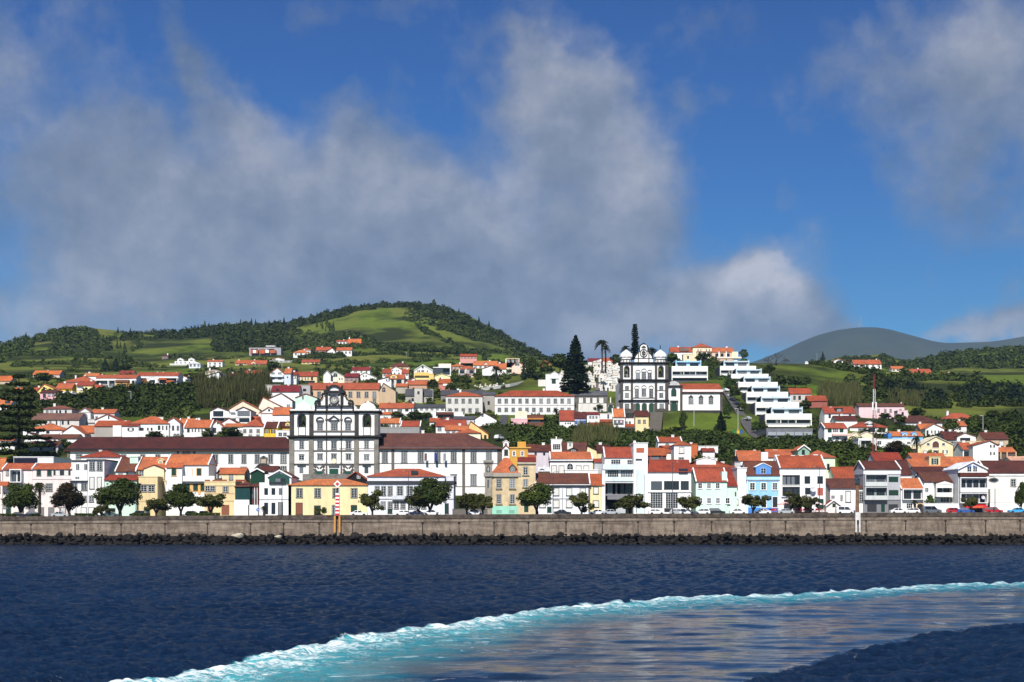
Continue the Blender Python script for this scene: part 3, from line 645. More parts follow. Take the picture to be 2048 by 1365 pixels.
H('white gabled house with blue arched attic windows and a red shop awning', 1268, 1600, 880, 345, 262, WHITE, WHITE, 'f', Y=FY, D=13, trim='none', vg=1,
win=[('n', [1396, 1464], 318, 372, 52, None, 'none'), ('g', [1450], 772, 850, 200)],
log=[(1272, 1596, 440, 612, WHITE, (.45, .44, .48), 1.4, 4, (.75, .75, .75)), (1272, 1596, 620, 742, WHITE, (.45, .44, .48), 1.4, 4)],
boxes=[('canopy_roof', 1268, 1606, 386, 430, -1.5, .5, tiles(T_BR))])
def shop_bits():
 t = ALLH[-1][0]; Y = FY; f = lambda x, y: ((ux(x)-CX)*Y/F-t.location.x, EYE+(HY-uy(y))*Y/F-t.location.z)
 for xs in ((1366, 1420, 1420), (1436, 1492, 1436)):
  pk = f(xs[2], 296); a = f(xs[0], 318); b = f(xs[1], 318)
  MB().prism([a, b, pk], -.12, -.01).build('window', flat((.06, .16, .42), .4, 'blue_glass'), t)
 a = f(1325, 800); b = f(1575, 745)
 aw = MB().prism([(-2.2, a[1]), (-.02, a[1]+.55), (-.02, b[1]), (-2.2, a[1]+.55)], a[0], b[0], 0, axis='x').build('awning', flat((.52, .02, .03), .6, 'red_canvas'), t)
 m = MB()
 x = a[0]+1.6
 # the yellow wording on the awning is too small to read in the photograph: short letter-like strokes
 for k, w in enumerate((.28, .2, .26, .3, .2, .26, .28, .22)):
  zc = a[1]+.17; m.box(x, x+.06, -2.24, -2.21, zc, zc+.3); m.box(x+.06, x+w, -2.24, -2.21, zc+(.24 if k % 2 else .0), zc+(.3 if k % 2 else .06)); x += w+.12
 m.build('lettering', flat((.8, .5, .05), .5, 'yellow_paint'), aw)
shop_bits()
H('cream white chapel with an eye-shaped window and a long brown roof', 1597, 2300, 880, 388, 258, (.76, .74, .68), T_DK, 'g', Y=FY+2, D=12, name='chapel', cat='chapel', win=[('w', [1910], 462, 544, 54), ('d', [1820], 742, 845, 64), ('G', [1672], 770, 845, 145, (.01, .06, .04)), ('n', [1905, 1990], 775, 812, 48)], corn=[(384, 420, WHITE, .25)], vg=1,
boxes=[('porch_block', 1605, 1905, 575, 735, -2.4, -.02, (.74, .72, .66)), ('base_wall', 1600, 2200, 738, 860, -2.6, -2.42, WHITE)])
def eye():
 t = ALLH[-1][0]; Y = FY+2; n = 20
 c = ((ux(1680)-CX)*Y/F-t.location.x, EYE+(HY-uy(472))*Y/F-t.location.z)
 o = [(c[0]+1.35*math.cos(2*math.pi*k/n), c[1]+.62*math.sin(2*math.pi*k/n)*(1 if abs(math.cos(2*math.pi*k/n)) < .9 else .7)) for k in range(n)]
 i = [(c[0]+(x-c[0])*.72, c[1]+(z-c[1])*.66) for x, z in o]
 w = MB().ring(o, i, -.12, -.004).build('oval_window', M_TRIM, t); MB().prism(i, -.05, -.006).build('pane', M_GLASS, w)
eye()
# ------------------------------------------------------------------ second row, just behind the waterfront houses
A(1360)
H('pale green house with a corner balcony and an orange hipped roof', 1500, 1815, 600, 208, 125, PALEG, T_OR, 'h', Y=392, D=11, win=[('x', [1735], 280, 355, 30), ('n', [1700], 290, 350, 30)], corn=[(204, 216, (.7, .74, .5), .25)])
H('green gabled roof dormer house with a white edged roof', 1380, 1516, 600, 122, 70, (.25, .42, .32), T_OR, 'f', Y=398, D=10, vg=1, win=[('x', [1443], 118, 182, 36)])
H('wide orange roofed house behind the tall white one with chimneys', 1032, 1400, 600, 202, 126, WHITE, T_OR, 'g', Y=404, D=10, ch=[(1150, 118, 50)])
H('orange roofed house with dark grey side and white firewall', 690, 972, 600, 243, 140, DGREY, T_OR, 'g', Y=398, D=10, ch=[(908, 118, 26), (688, 120, 16)], boxes=[('firewall', 945, 1024, 145, 260, -.8, .1, WHITE)])
H('small white hut with a chimney behind the blue house', 640, 780, 600, 265, 262, (.5, .5, .5), (.2, .2, .2), 'F', Y=384, D=6, boxes=[('tank', 705, 745, 262, 300, -.6, -.1, WHITE)])
A(1700)
H('orange roof house peeking out behind the grey house', 300, 622, 600, 260, 160, WHITE, T_RB, 'g', Y=398, D=11)
H('orange roofed house behind the low house with a skylight ridge', -170, 140, 600, 470, 330, WHITE, T_RB, 'g', Y=384, D=12)
H('orange roof with a cream box dormer window', 725, 1235, 600, 312, 238, WHITE, T_OR, 'g', Y=392, D=10, dor=[(930, 1060, 198, 200, 310, CREAM, CREAM, 's', .2, .3)])
H('long orange roof partly behind the white gabled house', 1065, 1480, 600, 290, 210, WHITE, T_OR, 'g', Y=398, D=9)
H('upper orange roof above the cream dormer', 735, 1130, 500, 228, 168, WHITE, T_OR, 'g', Y=410, D=9)
H('dark brown roof stepping behind the porch house', 770, 1125, 560, 385, 330, WHITE, T_DK, 'g', Y=382, D=8)
A(1020)
H('white house with black string course and an arched middle window', 470, 962, 600, 222, 155, WHITE, T_OR, 'g', Y=388, D=11, trim='dark', vg=1,
win=[('b', [516, 603], 306, 392, 56), ('a', [703], 285, 352, 52, None, 'dark'), ('b', [803, 893], 306, 352, 56)], corn=[(222, 246, WHITE, .2), (247, 258, (.03, .03, .035), .3)])
H('plain white flat extension in front of the arched window house', 640, 1030, 560, 355, 355, (.74, .74, .74), WHITE, 'F', Y=380, D=6, corn=[(348, 356, (.1, .1, .11), .1)])
H('brown roofed stucco house end behind the ornate tower', 215, 300, 600, 250, 190, (.45, .4, .34), T_RB, 'g', Y=384, D=8)
H('small orange roof tucked beside the modern block', 990, 1120, 600, 262, 235, (.40, .42, .45), T_RB, 'g', Y=384, D=7)
H('cream cottage with arched window among the shrubs by the ornate tower', 335, 462, 600, 370, 330, CREAM, WHITE, 's', Y=384, D=6, win=[('a', [375], 345, 372, 60)], ch=[(405, 300, 20)])
H('orange roofed wing behind the showroom', 1622, 1830, 600, 182, 108, (.1, .08, .08), T_RB, 'g', Y=392, D=11, win=[('g', [1690], 195, 240, 110)], boxes=[('post', 1635, 1642, 185, 245, -1.2, -1.05, (.4, .05, .04)), ('post', 1770, 1777, 185, 245, -1.2, -1.05, (.4, .05, .04))])
H('orange hipped roof beside a white house above the showroom', 1750, 1935, 600, 150, 70, WHITE, T_RB, 'h', Y=400, D=10, hipin=4)
H('white house with one framed window and an orange roof over the showroom', 1920, 2120, 600, 62, 18, WHITE, T_RB, 'h', Y=392, D=9, win=[('b', [2008], 90, 155, 52), ('w', [2005], 210, 245, 56)])
# ------------------------------------------------------------------ the two churches and the college
class Front:
 def __init__(s, name, label, cat, xc, yb, Y, loc_rz=0):
  s.Y = Y; s.X = (ux(xc)-CX)*Y/F; s.Z = EYE+(HY-uy(yb))*Y/F
  s.t = thing(name, label, cat, (s.X, Y, s.Z))
 def x(s, v): return (ux(v)-CX)*s.Y/F-s.X
 def z(s, v): return EYE+(HY-uy(v))*s.Y/F-s.Z
 def m(s, v): return v*s.Y/F/REG[2]
 def box(s, name, xa, xb, ya, yb, y0, y1, mat, parent=None):
  return MB().box(s.x(xa), s.x(xb), y0, y1, s.z(yb), s.z(ya)).build(name, mat, parent or s.t)
 def win(s, kind, xs, ya, yb, w, col=None, trim='grey', y=-.004, parent=None):
  for v in (xs if isinstance(xs, (list, tuple)) else [xs]): window(parent or s.t, kind, s.x(v), s.z(yb), s.z(ya), s.m(w), y, col, trim)
def arch(cx, w, z0, z1, n=10, grow=0):
 r = w/2
 return [(cx-r-grow, z0-grow*.6), (cx+r+grow, z0-grow*.6)]+[(cx+(r+grow)*math.cos(math.pi*k/n), z1-r+(r+grow)*math.sin(math.pi*k/n)) for k in range(n+1)]
def wall_with_arch(mb, x0, x1, z0, z1, cx, w, a0, a1, y0, y1, m=0):
 # a wall panel pierced by one arched opening (real hole)
 r = w/2; n = 10
 mb.box(x0, cx-r, y0, y1, z0, z1, m); mb.box(cx+r, x1, y0, y1, z0, z1, m); mb.box(cx-r, cx+r, y0, y1, z0, a0, m)
 for k in range(n):
  t0, t1 = math.pi*k/n, math.pi*(k+1)/n
  xa, xb = cx+r*math.cos(t1), cx+r*math.cos(t0); za, zb = a1-r+r*math.sin(t1), a1-r+r*math.sin(t0)
  mb.prism([(xa, za), (xb, zb), (xb, z1), (xa, z1)], y0, y1, m)
def tower_top(f, parent, xa, xb, ya, yb, ocx, ow, oa, ob, depth, mat):
 m = MB(); T = .9
 x0, x1, z0, z1 = f.x(xa), f.x(xb), f.z(yb), f.z(ya)
 wall_with_arch(m, x0, x1, z0, z1, f.x(ocx), f.m(ow), f.z(ob), f.z(oa), 0, T)
 wall_with_arch(m, x0, x1, z0, z1, f.x(ocx), f.m(ow), f.z(ob), f.z(oa), depth-T, depth)
 m.box(x0, x0+T, T, depth-T, z0, z1); m.box(x1-T, x1, T, depth-T, z0, z1); m.box(x0+T, x1-T, T, depth-T, z1-.4, z1-.003)
 o = m.build('bell_stage', mat, parent)
 inner, outer = arch(f.x(ocx), f.m(ow), f.z(ob), f.z(oa)), arch(f.x(ocx), f.m(ow), f.z(ob), f.z(oa), grow=.3)
 MB().ring(outer, inner, -.1, .12).build('arch_surround', M_DARK, o)
 b = MB(); zc = f.z(oa)-f.m(ow)*.9; b.lathe([(.06, zc), (.3, zc-.1), (.42, zc-.6), (.62, zc-1.1), (.6, zc-1.12), (.02, zc-1.05)], f.x(ocx), depth/2, 14)
 b.tube([(f.x(ocx)-f.m(ow)*.6, depth/2, zc+.05), (f.x(ocx)+f.m(ow)*.6, depth/2, zc+.05)], .08)
 b.build('bell', flat((.16, .10, .04), .4, 'bronze', .5, .8), o)
 return o
M_CORN = stone((.032, .03, .03), .8, 'black_cornice', .35)
M_CARMO = stone((.085, .075, .07), .8, 'brown_basalt', .35)
reg(570, 750, 2048/6.5)
MY = 430
f = Front('parish_church', 'large white church with dark stone trim, twin domed towers and a clock gable', 'church', 640, 1320, MY)
D = 34
b = MB(); b.box(f.x(75), f.x(1205), .01, D, -4, f.z(800)); b.build('wall', M_WHITE, f.t)
b = MB(); b.box(f.x(370), f.x(905), .012, 4, f.z(795), f.z(395)); b.build('wall', M_WHITE, f.t)
MB().prism([(f.x(330), f.z(640)), (f.x(950), f.z(640)), (f.x(640), f.z(540))], 9, D).build('roof', tiles(T_BR), f.t)
for xa, xb, oc in ((72, 372, 217), (905, 1210, 1065)): tower_top(f, f.t, xa, xb, 460, 800, oc, 92, 515, 672, 7.2, M_WHITE)
for xa, xb in ((62, 118), (316, 371), (905, 958), (1163, 1216)):
 f.box('pilaster', xa, xb, 496, 786, -.35, .3, M_BASALT if xa in (1163,) else stone((.06, .056, .053), .6, 'dark_ashlar', .5))
 f.box('pilaster', xa-6, xb+2, 830, 1330, -.4, .3, stone((.21, .195, .17), .6, 'grey_ashlar', .35))
for v in (540, 733):
 m = MB(); m.lathe([(f.m(13), f.z(1300)), (f.m(11), f.z(1160)), (f.m(15), f.z(1155)), (f.m(9), f.z(1130)), (f.m(9), f.z(830))], f.x(v), -.05, 10); m.lathe([(f.m(10), f.z(786)), (f.m(10), f.z(600)), (f.m(18), f.z(592)), (f.m(18), f.z(575)), (f.m(10), f.z(570)), (f.m(10), f.z(240))], f.x(v), -.05, 10)
 m.build('column', M_BASALT, f.t)
m = MB(); m.box(f.x(32), f.x(1256), -1.1, 8, f.z(812), f.z(790)); m.box(f.x(46), f.x(1242), -.75, 8, f.z(830), f.z(812.5)); m.build('cornice', M_CORN, f.t)
m = MB(); m.box(f.x(58), f.x(1240), -.9, 7.8, f.z(486), f.z(468)); m.box(f.x(68), f.x(1228), -.6, 7.5, f.z(497), f.z(486.5)); m.build('cornice', M_CORN, f.t)
f.box('cornice', 371, 905, 978, 992, -.3, .02, M_BASALT); f.box('cornice', 100, 316, 982, 990, -.2, .02, M_BASALT); f.box('cornice', 958, 1163, 982, 990, -.2, .02, M_BASALT)
f.box('cornice', 60, 1216, 1154, 1164, -.45, .02, M_BASALT); f.box('cornice', 371, 905, 725, 742, -.3, .02, M_BASALT); f.box('cornice', 388, 895, 398, 414, -.8, 4.2, M_CORN)
for xa, xb in ((388, 408), (536, 556), (722, 742), (878, 897)): f.box('pilaster', xa, xb, 415, 467, -.3, .2, M_CORN)
f.box('attic', 352, 925, 414, 468, .02, 5, M_WHITE)
# clock gable
m = MB(); m.box(f.x(550), f.x(728), .03, 3, f.z(398), f.z(238)); gb = m.build('clock_gable', M_WHITE, f.t)
for xa, xb in ((524, 556), (722, 756)): f.box('pilaster', xa, xb, 240, 398, -.4, 2.8, M_CORN, gb)
m = MB(); m.box(f.x(506), f.x(776), -.8, 3.4, f.z(240), f.z(208)); n = 14
po = [(f.x(640)+f.m(100)*math.cos(math.pi*k/n), f.z(207)+f.m(76)*math.sin(math.pi*k/n)) for k in range(n+1)]; pi_ = [(f.x(640)+f.m(66)*math.cos(math.pi*k/n), f.z(207)+f.m(50)*math.sin(math.pi*k/n)) for k in range(n+1)]
for k in range(n): m.prism([po[k], po[k+1], pi_[k+1], pi_[k]], -.6, 2.6)
m.build('cornice', M_CORN, gb)
MB().prism(pi_, -.1, 2).build('tympanum', M_WHITE, gb)
for v in (541, 739):
 MB().lathe([(f.m(15), f.z(208)), (f.m(15), f.z(190)), (f.m(8), f.z(180)), (f.m(15), f.z(160)), (f.m(9), f.z(142)), (.01, f.z(128))], f.x(v), .6, 10).build('pinnacle', M_CORN, gb)
cz, cx = f.z(326), f.x(640); n = 28
ring = lambda r: [(cx+r*math.cos(2*math.pi*k/n), cz+r*math.sin(2*math.pi*k/n)) for k in range(n)]
ck = MB().ring(ring(f.m(58)), ring(f.m(46)), -.35, .02).build('clock', M_CORN, gb)
q = MB(); q.prism(ring(f.m(46)), -.15, -.02, 0); q.ring(ring(f.m(40)), ring(f.m(20)), -.19, -.151, 1)
for k in range(12):
 a = 2*math.pi*k/12; q.prism([(cx+f.m(u)*math.cos(a+e), cz+f.m(u)*math.sin(a+e)) for u, e in ((27, -.05), (37, -.04), (37, .04), (27, .05))], -.22, -.191, 2)
q.prism([(cx-.08, cz), (cx+.08, cz), (cx+.3, cz+f.m(30)), (cx+.2, cz+f.m(31))], -.26, -.23, 2)
q.build('dial', [flat((.55, .54, .5), .5, 'dial'), flat((.3, .29, .27), .5, 'dial_ring'), M_CORN], ck)
MB().ring(ring(f.m(70)), ring(f.m(66)), -.12, .02).build('moulding', M_DARK, gb)
for sx in (-1, 1):
 for sz in (-1, 1): MB().box(cx+sx*f.m(60)-.3, cx+sx*f.m(60)+.3, -.1, .02, cz+sz*f.m(62)-.25, cz+sz*f.m(62)+.25).build('ornament', M_DARK, gb)
# volutes
for sx in (-1, 1):
 X = lambda v: f.x(640+sx*v)
 pr = [(X(110), f.z(398)), (X(235), f.z(398)), (X(232), f.z(372)), (X(195), f.z(355)), (X(160), f.z(330)), (X(138), f.z(290)), (X(125), f.z(262)), (X(110), f.z(262))]
 v_ = MB().prism(pr, .3, 1.6).build('volute', M_WHITE, gb)
 crv = [(235, 398), (244, 375), (236, 345), (212, 332), (188, 342), (182, 366), (196, 384), (212, 380), (216, 366), (206, 358)]
 m = MB(); m.tube([(X(a), -.05, f.z(c)) for a, c in crv], [.42, .42, .4, .4, .36, .32, .28, .24, .2, .18], 6)
 m.tube([(X(a), -.05, f.z(c)) for a, c in ((236, 345), (200, 340), (168, 318), (150, 285), (158, 262), (150, 246), (132, 250), (128, 266))], [.4, .3, .26, .26, .36, .4, .36, .2], 6)
 m.build('scroll', M_CORN, v_)
# domes
for v in (222, 1064):
 f.box('dome_base', v-150 if v < 600 else v-148, v+165 if v < 600 else v+160, 448, 467.5, -.5, 7.4, M_WHITE)
 r = f.m(112); z0 = f.z(448)
 pr = [(r*1.0, z0)]+[(r*math.cos(a*math.pi/20), z0+f.m(98)*math.sin(a*math.pi/20)) for a in range(1, 10)]+[(.25, z0+f.m(106)), (.02, z0+f.m(120))]
 MB().lathe(pr, f.x(v), 3.4, 28).build('dome', plaster((.82, .81, .79), .06), f.t, smooth=True)
 f.box('bell_sill', v-42, v+40, 718, 784, -.12, .02, M_WHITE);
 for e in (-50, 40): f.box('jamb', v+e, v+e+10, 672, 786, -.16, .02, M_BASALT)
# windows
f.win('h', [455, 820], 632, 722, 66); f.win('h', 640, 632, 722, 80)
f.win('h', [455, 635, 825], 866, 962, 62); f.win('h', [455, 635, 825], 1034, 1104, 60); f.win('h', [217, 1060], 862, 956, 50); f.win('h', [215, 1060], 1045, 1104, 54)
for v in (455, 825, 215, 1060): f.box('apron', v-34, v+34, 1112, 1136, -.1, .0, M_WHITE)
for v in (455, 820):
 n = 10; o = [(f.x(v)+f.m(52)*math.cos(math.pi*k/n), f.z(598)+f.m(52)*math.sin(math.pi*k/n)) for k in range(n+1)]; i = [(f.x(v)+f.m(43)*math.cos(math.pi*k/n), f.z(594)+f.m(42)*math.sin(math.pi*k/n)) for k in range(n+1)]
 m = MB(); [m.prism([o[k], o[k+1], i[k+1], i[k]], -.5, .02) for k in range(n)]; m.box(f.x(v-52), f.x(v+52), -.5, .02, f.z(600), f.z(592)); m.build('pediment', M_DARK, f.t)
m = MB()
for sx in (-1, 1): m.prism([(f.x(635+sx*75), f.z(592)), (f.x(635), f.z(540)), (f.x(635), f.z(527)), (f.x(635+sx*75), f.z(580))], -.5, .02)
m.box(f.x(562), f.x(708), -.49, .02, f.z(598), f.z(589)); m.build('pediment', M_DARK, f.t)
f.win('D', 635, 1226, 1310, 108, (.008, .07, .045)); f.win('D', [447, 820], 1256, 1310, 86, (.008, .07, .045)); f.win('x', [213, 1058], 1195, 1280, 50)
for v in (213, 1058): f.box('hood', v-55, v+55, 1158, 1172, -.8, .02, M_DARK)
f.box('door_head', 566, 706, 1176, 1186, -.7, .02, M_BASALT); f.box('door_panel', 582, 690, 1188, 1206, -.2, .02, M_WHITE)
for v in (447, 822):
 m = MB()
 for sx in (-1, 1):
  m.tube([(f.x(v+sx*a), -.12, f.z(c)) for a, c in ((8, 1215), (30, 1195), (52, 1178), (66, 1186), (60, 1202), (46, 1206))], .22, 6)
  m.tube([(f.x(v+sx*a), -.12, f.z(c)) for a, c in ((70, 1235), (52, 1228), (40, 1240), (56, 1258), (64, 1290))], .25, 6)
 m.build('scrollwork', M_BASALT, f.t)
m = MB(); m.lathe([(.01, -.06), (f.m(34), -.06), (f.m(34), 0), (.01, 0)], 0, 0, 22); o = m.build('medallion', flat((.72, .66, .48), .5, 'cream_disc'), f.t, (f.x(637), -.25, f.z(1122))); o.rotation_euler.x = R(90)
t = thing('retaining_wall', 'rough grey stone wall of the church stairs', 'wall', (f.X+.5, MY-7, f.Z))
MB().box(f.m(-385), f.m(250), -.5, 6.8, -6, .5).build('wall', stone((.19, .175, .16), .9, 'rubble_stone', .5), t)
# college wings
A(0)
reg(340, 720, 350)
H('long white college wing with a dark brown roof left of the large church', -1205, 1400, 1370, 1070, 907, WHITE, T_DK, 'h', Y=MY+1, D=13, hipin=2.2, name='college_wing', cat='building', trim='grey', ov=.9, vv=.9,
win=[('w', [-1065], 1105, 1160, 66), ('w', [-540, -318, -142, 20], 1112, 1210, 50), ('w', [190], 1068, 1180, 84), ('w', [358, 535, 711, 865, 1020, 1178], 1112, 1210, 50), ('w', [1328], 1095, 1210, 66), ('w', [860], 1255, 1320, 66), ('w', [1328], 1246, 1292, 66)],
corn=[(1040, 1072, (.022, .02, .022), .7)], pil=[(-1205, -1168, 1072, 1370, STONE_M), (82, 106, 1072, 1300, STONE_M), (272, 298, 1072, 1300, STONE_M)])
t = ALLH[-1][0]
f = Front('niche_portal', 'dark arched stone portal with a tall niche on the white college wall', 'portal', 1095, 1330, MY+.6)
bigr = f.m(115); n = 12
o = [(f.x(1095)+bigr*math.cos(math.pi*k/n), f.z(1325)+bigr*math.sin(math.pi*k/n)) for k in range(n+1)]; i = [(f.x(1095)+bigr*.84*math.cos(math.pi*k/n), f.z(1325)+bigr*.84*math.sin(math.pi*k/n)) for k in range(n+1)]
m = MB(); [m.prism([o[k], o[k+1], i[k+1], i[k]], -.5, .38) for k in range(n)]; m.build('arch', M_DARK, f.t)
m = MB(); m.box(f.x(1062), f.x(1128), -.2, .3, f.z(1230), f.z(1160)); m.build('niche', stone((.4, .33, .25), .8, 'niche_stone', .3), f.t)
m = MB(); m.box(f.x(1056), f.x(1066), -.35, .3, f.z(1240), f.z(1150)); m.box(f.x(1124), f.x(1134), -.35, .3, f.z(1240), f.z(1150)); m.box(f.x(1052), f.x(1138), -.4, .3, f.z(1150), f.z(1140)); m.box(f.x(1052), f.x(1138), -.4, .3, f.z(1250), f.z(1240)); m.lathe([(.5, f.z(1140)), (.7, f.z(1132)), (.1, f.z(1122))], f.x(1095), -.1, 8); m.build('frame', M_TRIM, f.t)
reg(680, 720, 350)
H('long white town hall wing with a brown hipped roof right of the large church', 32, 1868, 1575, 1045, 862, WHITE, (.11, .042, .034), 'h', Y=MY+1, D=17, hipin=11, name='town_hall_wing', cat='building', trim='grey', ov=1.0, vv=1.0,
win=[('h', [525, 752, 945, 1140, 1330, 1562, 1742], 1080, 1198, 62), ('h', [752, 945, 1140, 1330, 1562], 1350, 1465, 62)],
corn=[(1027, 1050, (.11, .11, .12), .7), (1210, 1217, (.12, .12, .12), .12), (1480, 1487, (.12, .12, .12), .12)], pil=[(602, 636, 1050, None), (1430, 1464, 1050, None), (1840, 1902, 1050, None)])
for label, xx, c1, c2 in (('reddish flag hanging from the town hall window', 985, (.28, .05, .04), (.12, .12, .10)), ('dark blue flag hanging from the town hall window', 1100, (.02, .07, .32), (.02, .05, .22)), ('pale grey flag hanging from the town hall window', 1205, (.34, .35, .36), (.2, .22, .25))):
 f = Front('flag', label, 'flag', xx, 1190, MY-.2)
 m = MB(); m.tube([(0, 1.1, f.z(1192)), (.35, -1.0, f.z(1125))], .05, 6); pole = m.build('flagpole', flat((.5, .5, .5), .4, 'pole'), f.t)
 m = MB(); n = 7
 for k in range(n):
  a0, a1 = -.15+.75*k/n, -.15+.75*(k+1)/n
  for j in range(4):
   z0, z1 = f.z(1105)+.2-j*.55, f.z(1105)+.2-(j+1)*.55; w = lambda a, z: (a*(1+.1*z*.1)+.3, -1.0+.16*math.sin(a*9+z*1.3), z)
   m.face([w(a0, z0), w(a1, z0), w(a1, z1), w(a0, z1)], 0 if (k < 4) else 1)
 m.build('cloth', [flat(c1, .8, 'flag_cloth'), flat(c2, .8, 'flag_cloth2')], f.t)
# upper church
reg(1110, 630, 350)
CYY = Y_at(1290, 824)
f = Front('hill_church', 'white church on the hill with brown stone bands and two onion domed towers', 'church', 1045, 1132, CYY)
m = MB(); m.box(f.x(772), f.x(1320), .01, 30, -4, f.z(758)); m.box(f.x(905), f.x(1180), .012, 30, f.z(758), f.z(560)); m.build('wall', M_WHITE, f.t)
for xa, xb, oc in ((772, 907, 840), (1178, 1320, 1240)): tower_top(f, f.t, xa, xb, 560, 757, oc, 50, 605, 728, 6.5, M_WHITE)
for xa, xb in ((765, 797), (886, 913), (1167, 1196), (1288, 1326)):
 f.box('pilaster', xa, xb, 580, 757, -.35, .25, M_CARMO); f.box('pilaster', xa, xb, 786, 996, -.35, .25, M_CARMO); f.box('pilaster', xa, xb, 1016, 1140, -.4, .25, M_CARMO)
for ya, yb, e in ((556, 580, 14), (757, 786, 16), (996, 1016, 10)):
 m = MB(); zm = (f.z(ya)+f.z(yb))/2; m.box(f.x(765-e), f.x(1326+e), -1.0, 7, zm, f.z(ya)); m.box(f.x(765-e*.5), f.x(1326+e*.5), -.65, 7, f.z(yb), zm-.003); m.build('cornice', M_CORN, f.t)
f.box('base', 797, 886, 1100, 1140, -.2, .02, M_CARMO); f.box('base', 1196, 1288, 1100, 1140, -.2, .02, M_CARMO); f.box('base', 913, 945, 1040, 1140, -.2, .02, M_BASALT); f.box('base', 1150, 1167, 1040, 1140, -.2, .02, M_BASALT)
f.box('string', 913, 1167, 970, 977, -.2, .02, M_CARMO); f.box('string', 797, 886, 884, 890, -.15, .02, M_CARMO); f.box('string', 1196, 1288, 884, 890, -.15, .02, M_CARMO)
for v, w in ((841, 140), (1242, 146)):
 r = f.m(w/2); z0 = f.z(555)
 dr = MB().lathe([(r*.93, z0), (r*.93, f.z(498)), (r*1.02, f.z(494)), (r*1.02, f.z(488))], f.x(v), 3.2, 8).build('drum', M_WHITE, f.t)
 MB().lathe([(r*1.04, f.z(487)), (r*1.06, f.z(470)), (r*.94, f.z(450)), (r*.66, f.z(430)), (r*.32, f.z(414)), (r*.12, f.z(402)), (.02, f.z(396))], f.x(v), 3.2, 24).build('dome', plaster((.8, .79, .76), .08), f.t, smooth=True)
 MB().lathe([(r*.99, f.z(522)), (r*.99, f.z(514)), (r*.9, f.z(513))], f.x(v), 3.2, 8).build('band', M_CORN, dr)
 for e in (-35, 0, 35): f.box('drum_pilaster', v+e-4, v+e+4, 522, 554, 3.2-r*1.02, 3.2-r*.7, M_CORN, dr)
m = MB(); m.tube([(f.x(1242), 3.2, f.z(402)), (f.x(1242), 3.2, f.z(345))], .14, 6); m.box(f.x(1235), f.x(1249), 3.1, 3.3, f.z(364), f.z(360)); m.lathe([(.02, f.z(385)), (.4, f.z(378)), (.02, f.z(371))], f.x(1242), 3.2, 8); m.build('cross', M_CORN, f.t)
# curved gable
c = 1038
pr = [(930, 556), (930, 520), (938, 490), (960, 455), (978, 440), (990, 425), (990, 385), (998, 362), (1015, 346), (1038, 338)]
pl = [(f.x(a), f.z(b_)) for a, b_ in pr]; pr2 = [(f.x(2*c-a), f.z(b_)) for a, b_ in pr[::-1]]
g = MB().prism(pl+pr2[1:], .02, 2.2).build('gable', M_WHITE, f.t)
for side in (1, -1):
 m = MB(); m.tube([(f.x(c+side*(a-c)), .1, f.z(b_)) for a, b_ in pr[1:]], .28, 6); m.build('gable_edge', M_CORN, g)
for v in (975, 1099): f.box('pilaster', v-5, v+5, 385 if v > 1000 else 440, 556, -.2, 1.5, M_CORN, g)
f.box('band', 930, 1160, 508, 515, -.15, 1, M_CORN, g)
n = 16; cx, cz = f.x(1038), f.z(450)
m = MB(); ro = lambda r: [(cx+r*math.cos(2*math.pi*k/n), cz+r*1.1*math.sin(2*math.pi*k/n)) for k in range(n)]
m.ring(ro(f.m(46)), ro(f.m(36)), -.15, .02); m.ring(ro(f.m(24)), ro(f.m(10)), -.2, .02); m.box(cx-f.m(5), cx+f.m(5), -.25, .02, f.z(505), f.z(415)); m.box(cx-f.m(26), cx+f.m(26), -.22, .02, f.z(388), f.z(376)); m.prism([(cx-f.m(22), f.z(376)), (cx+f.m(22), f.z(376)), (cx, f.z(360))], -.2, .02); m.build('crest', M_DARK, g)
MB().lathe([(.3, f.z(340)), (.5, f.z(334)), (.15, f.z(326)), (.02, f.z(318))], f.x(1038), 1, 8).build('finial', M_CORN, g)
f.win('w', [970, 1108], 680, 745, 42); f.win('w', [1040], 668, 745, 46); f.win('w', [958, 1125], 868, 972, 42); f.win('w', [1040], 864, 950, 46)
f.win('w', [842, 1243], 836, 880, 40); f.win('w', [842, 1243], 918, 966, 40); f.win('w', [842, 1248], 1045, 1094, 44, None, 'dark')
for v, yy in ((970, 672), (1040, 658), (1108, 672), (958, 858), (1040, 854), (1125, 858)):
 n = 8; o = [(f.x(v)+f.m(31)*math.cos(math.pi*k/n), f.z(yy+4)+f.m(33)*math.sin(math.pi*k/n)) for k in range(n+1)]; i = [(f.x(v)+f.m(27)*math.cos(math.pi*k/n), f.z(yy+4)+f.m(28)*math.sin(math.pi*k/n)) for k in range(n+1)]
 m = MB(); [m.prism([o[k], o[k+1], i[k+1], i[k]], -.22, .02) for k in range(n)]; m.build('hood', M_CARMO, f.t)
for v in (965, 1045, 1128):
 pi2 = arch(f.x(v), f.m(46), f.z(1140), f.z(1040)); po2 = arch(f.x(v), f.m(46), f.z(1140), f.z(1040), grow=.3)
 d = MB().prism(pi2, -.08, -.01).build('door', flat((.012, .055, .032), .5, 'green_doors'), f.t); MB().ring(po2, pi2, -.22, .01).build('frame', M_BASALT, d)
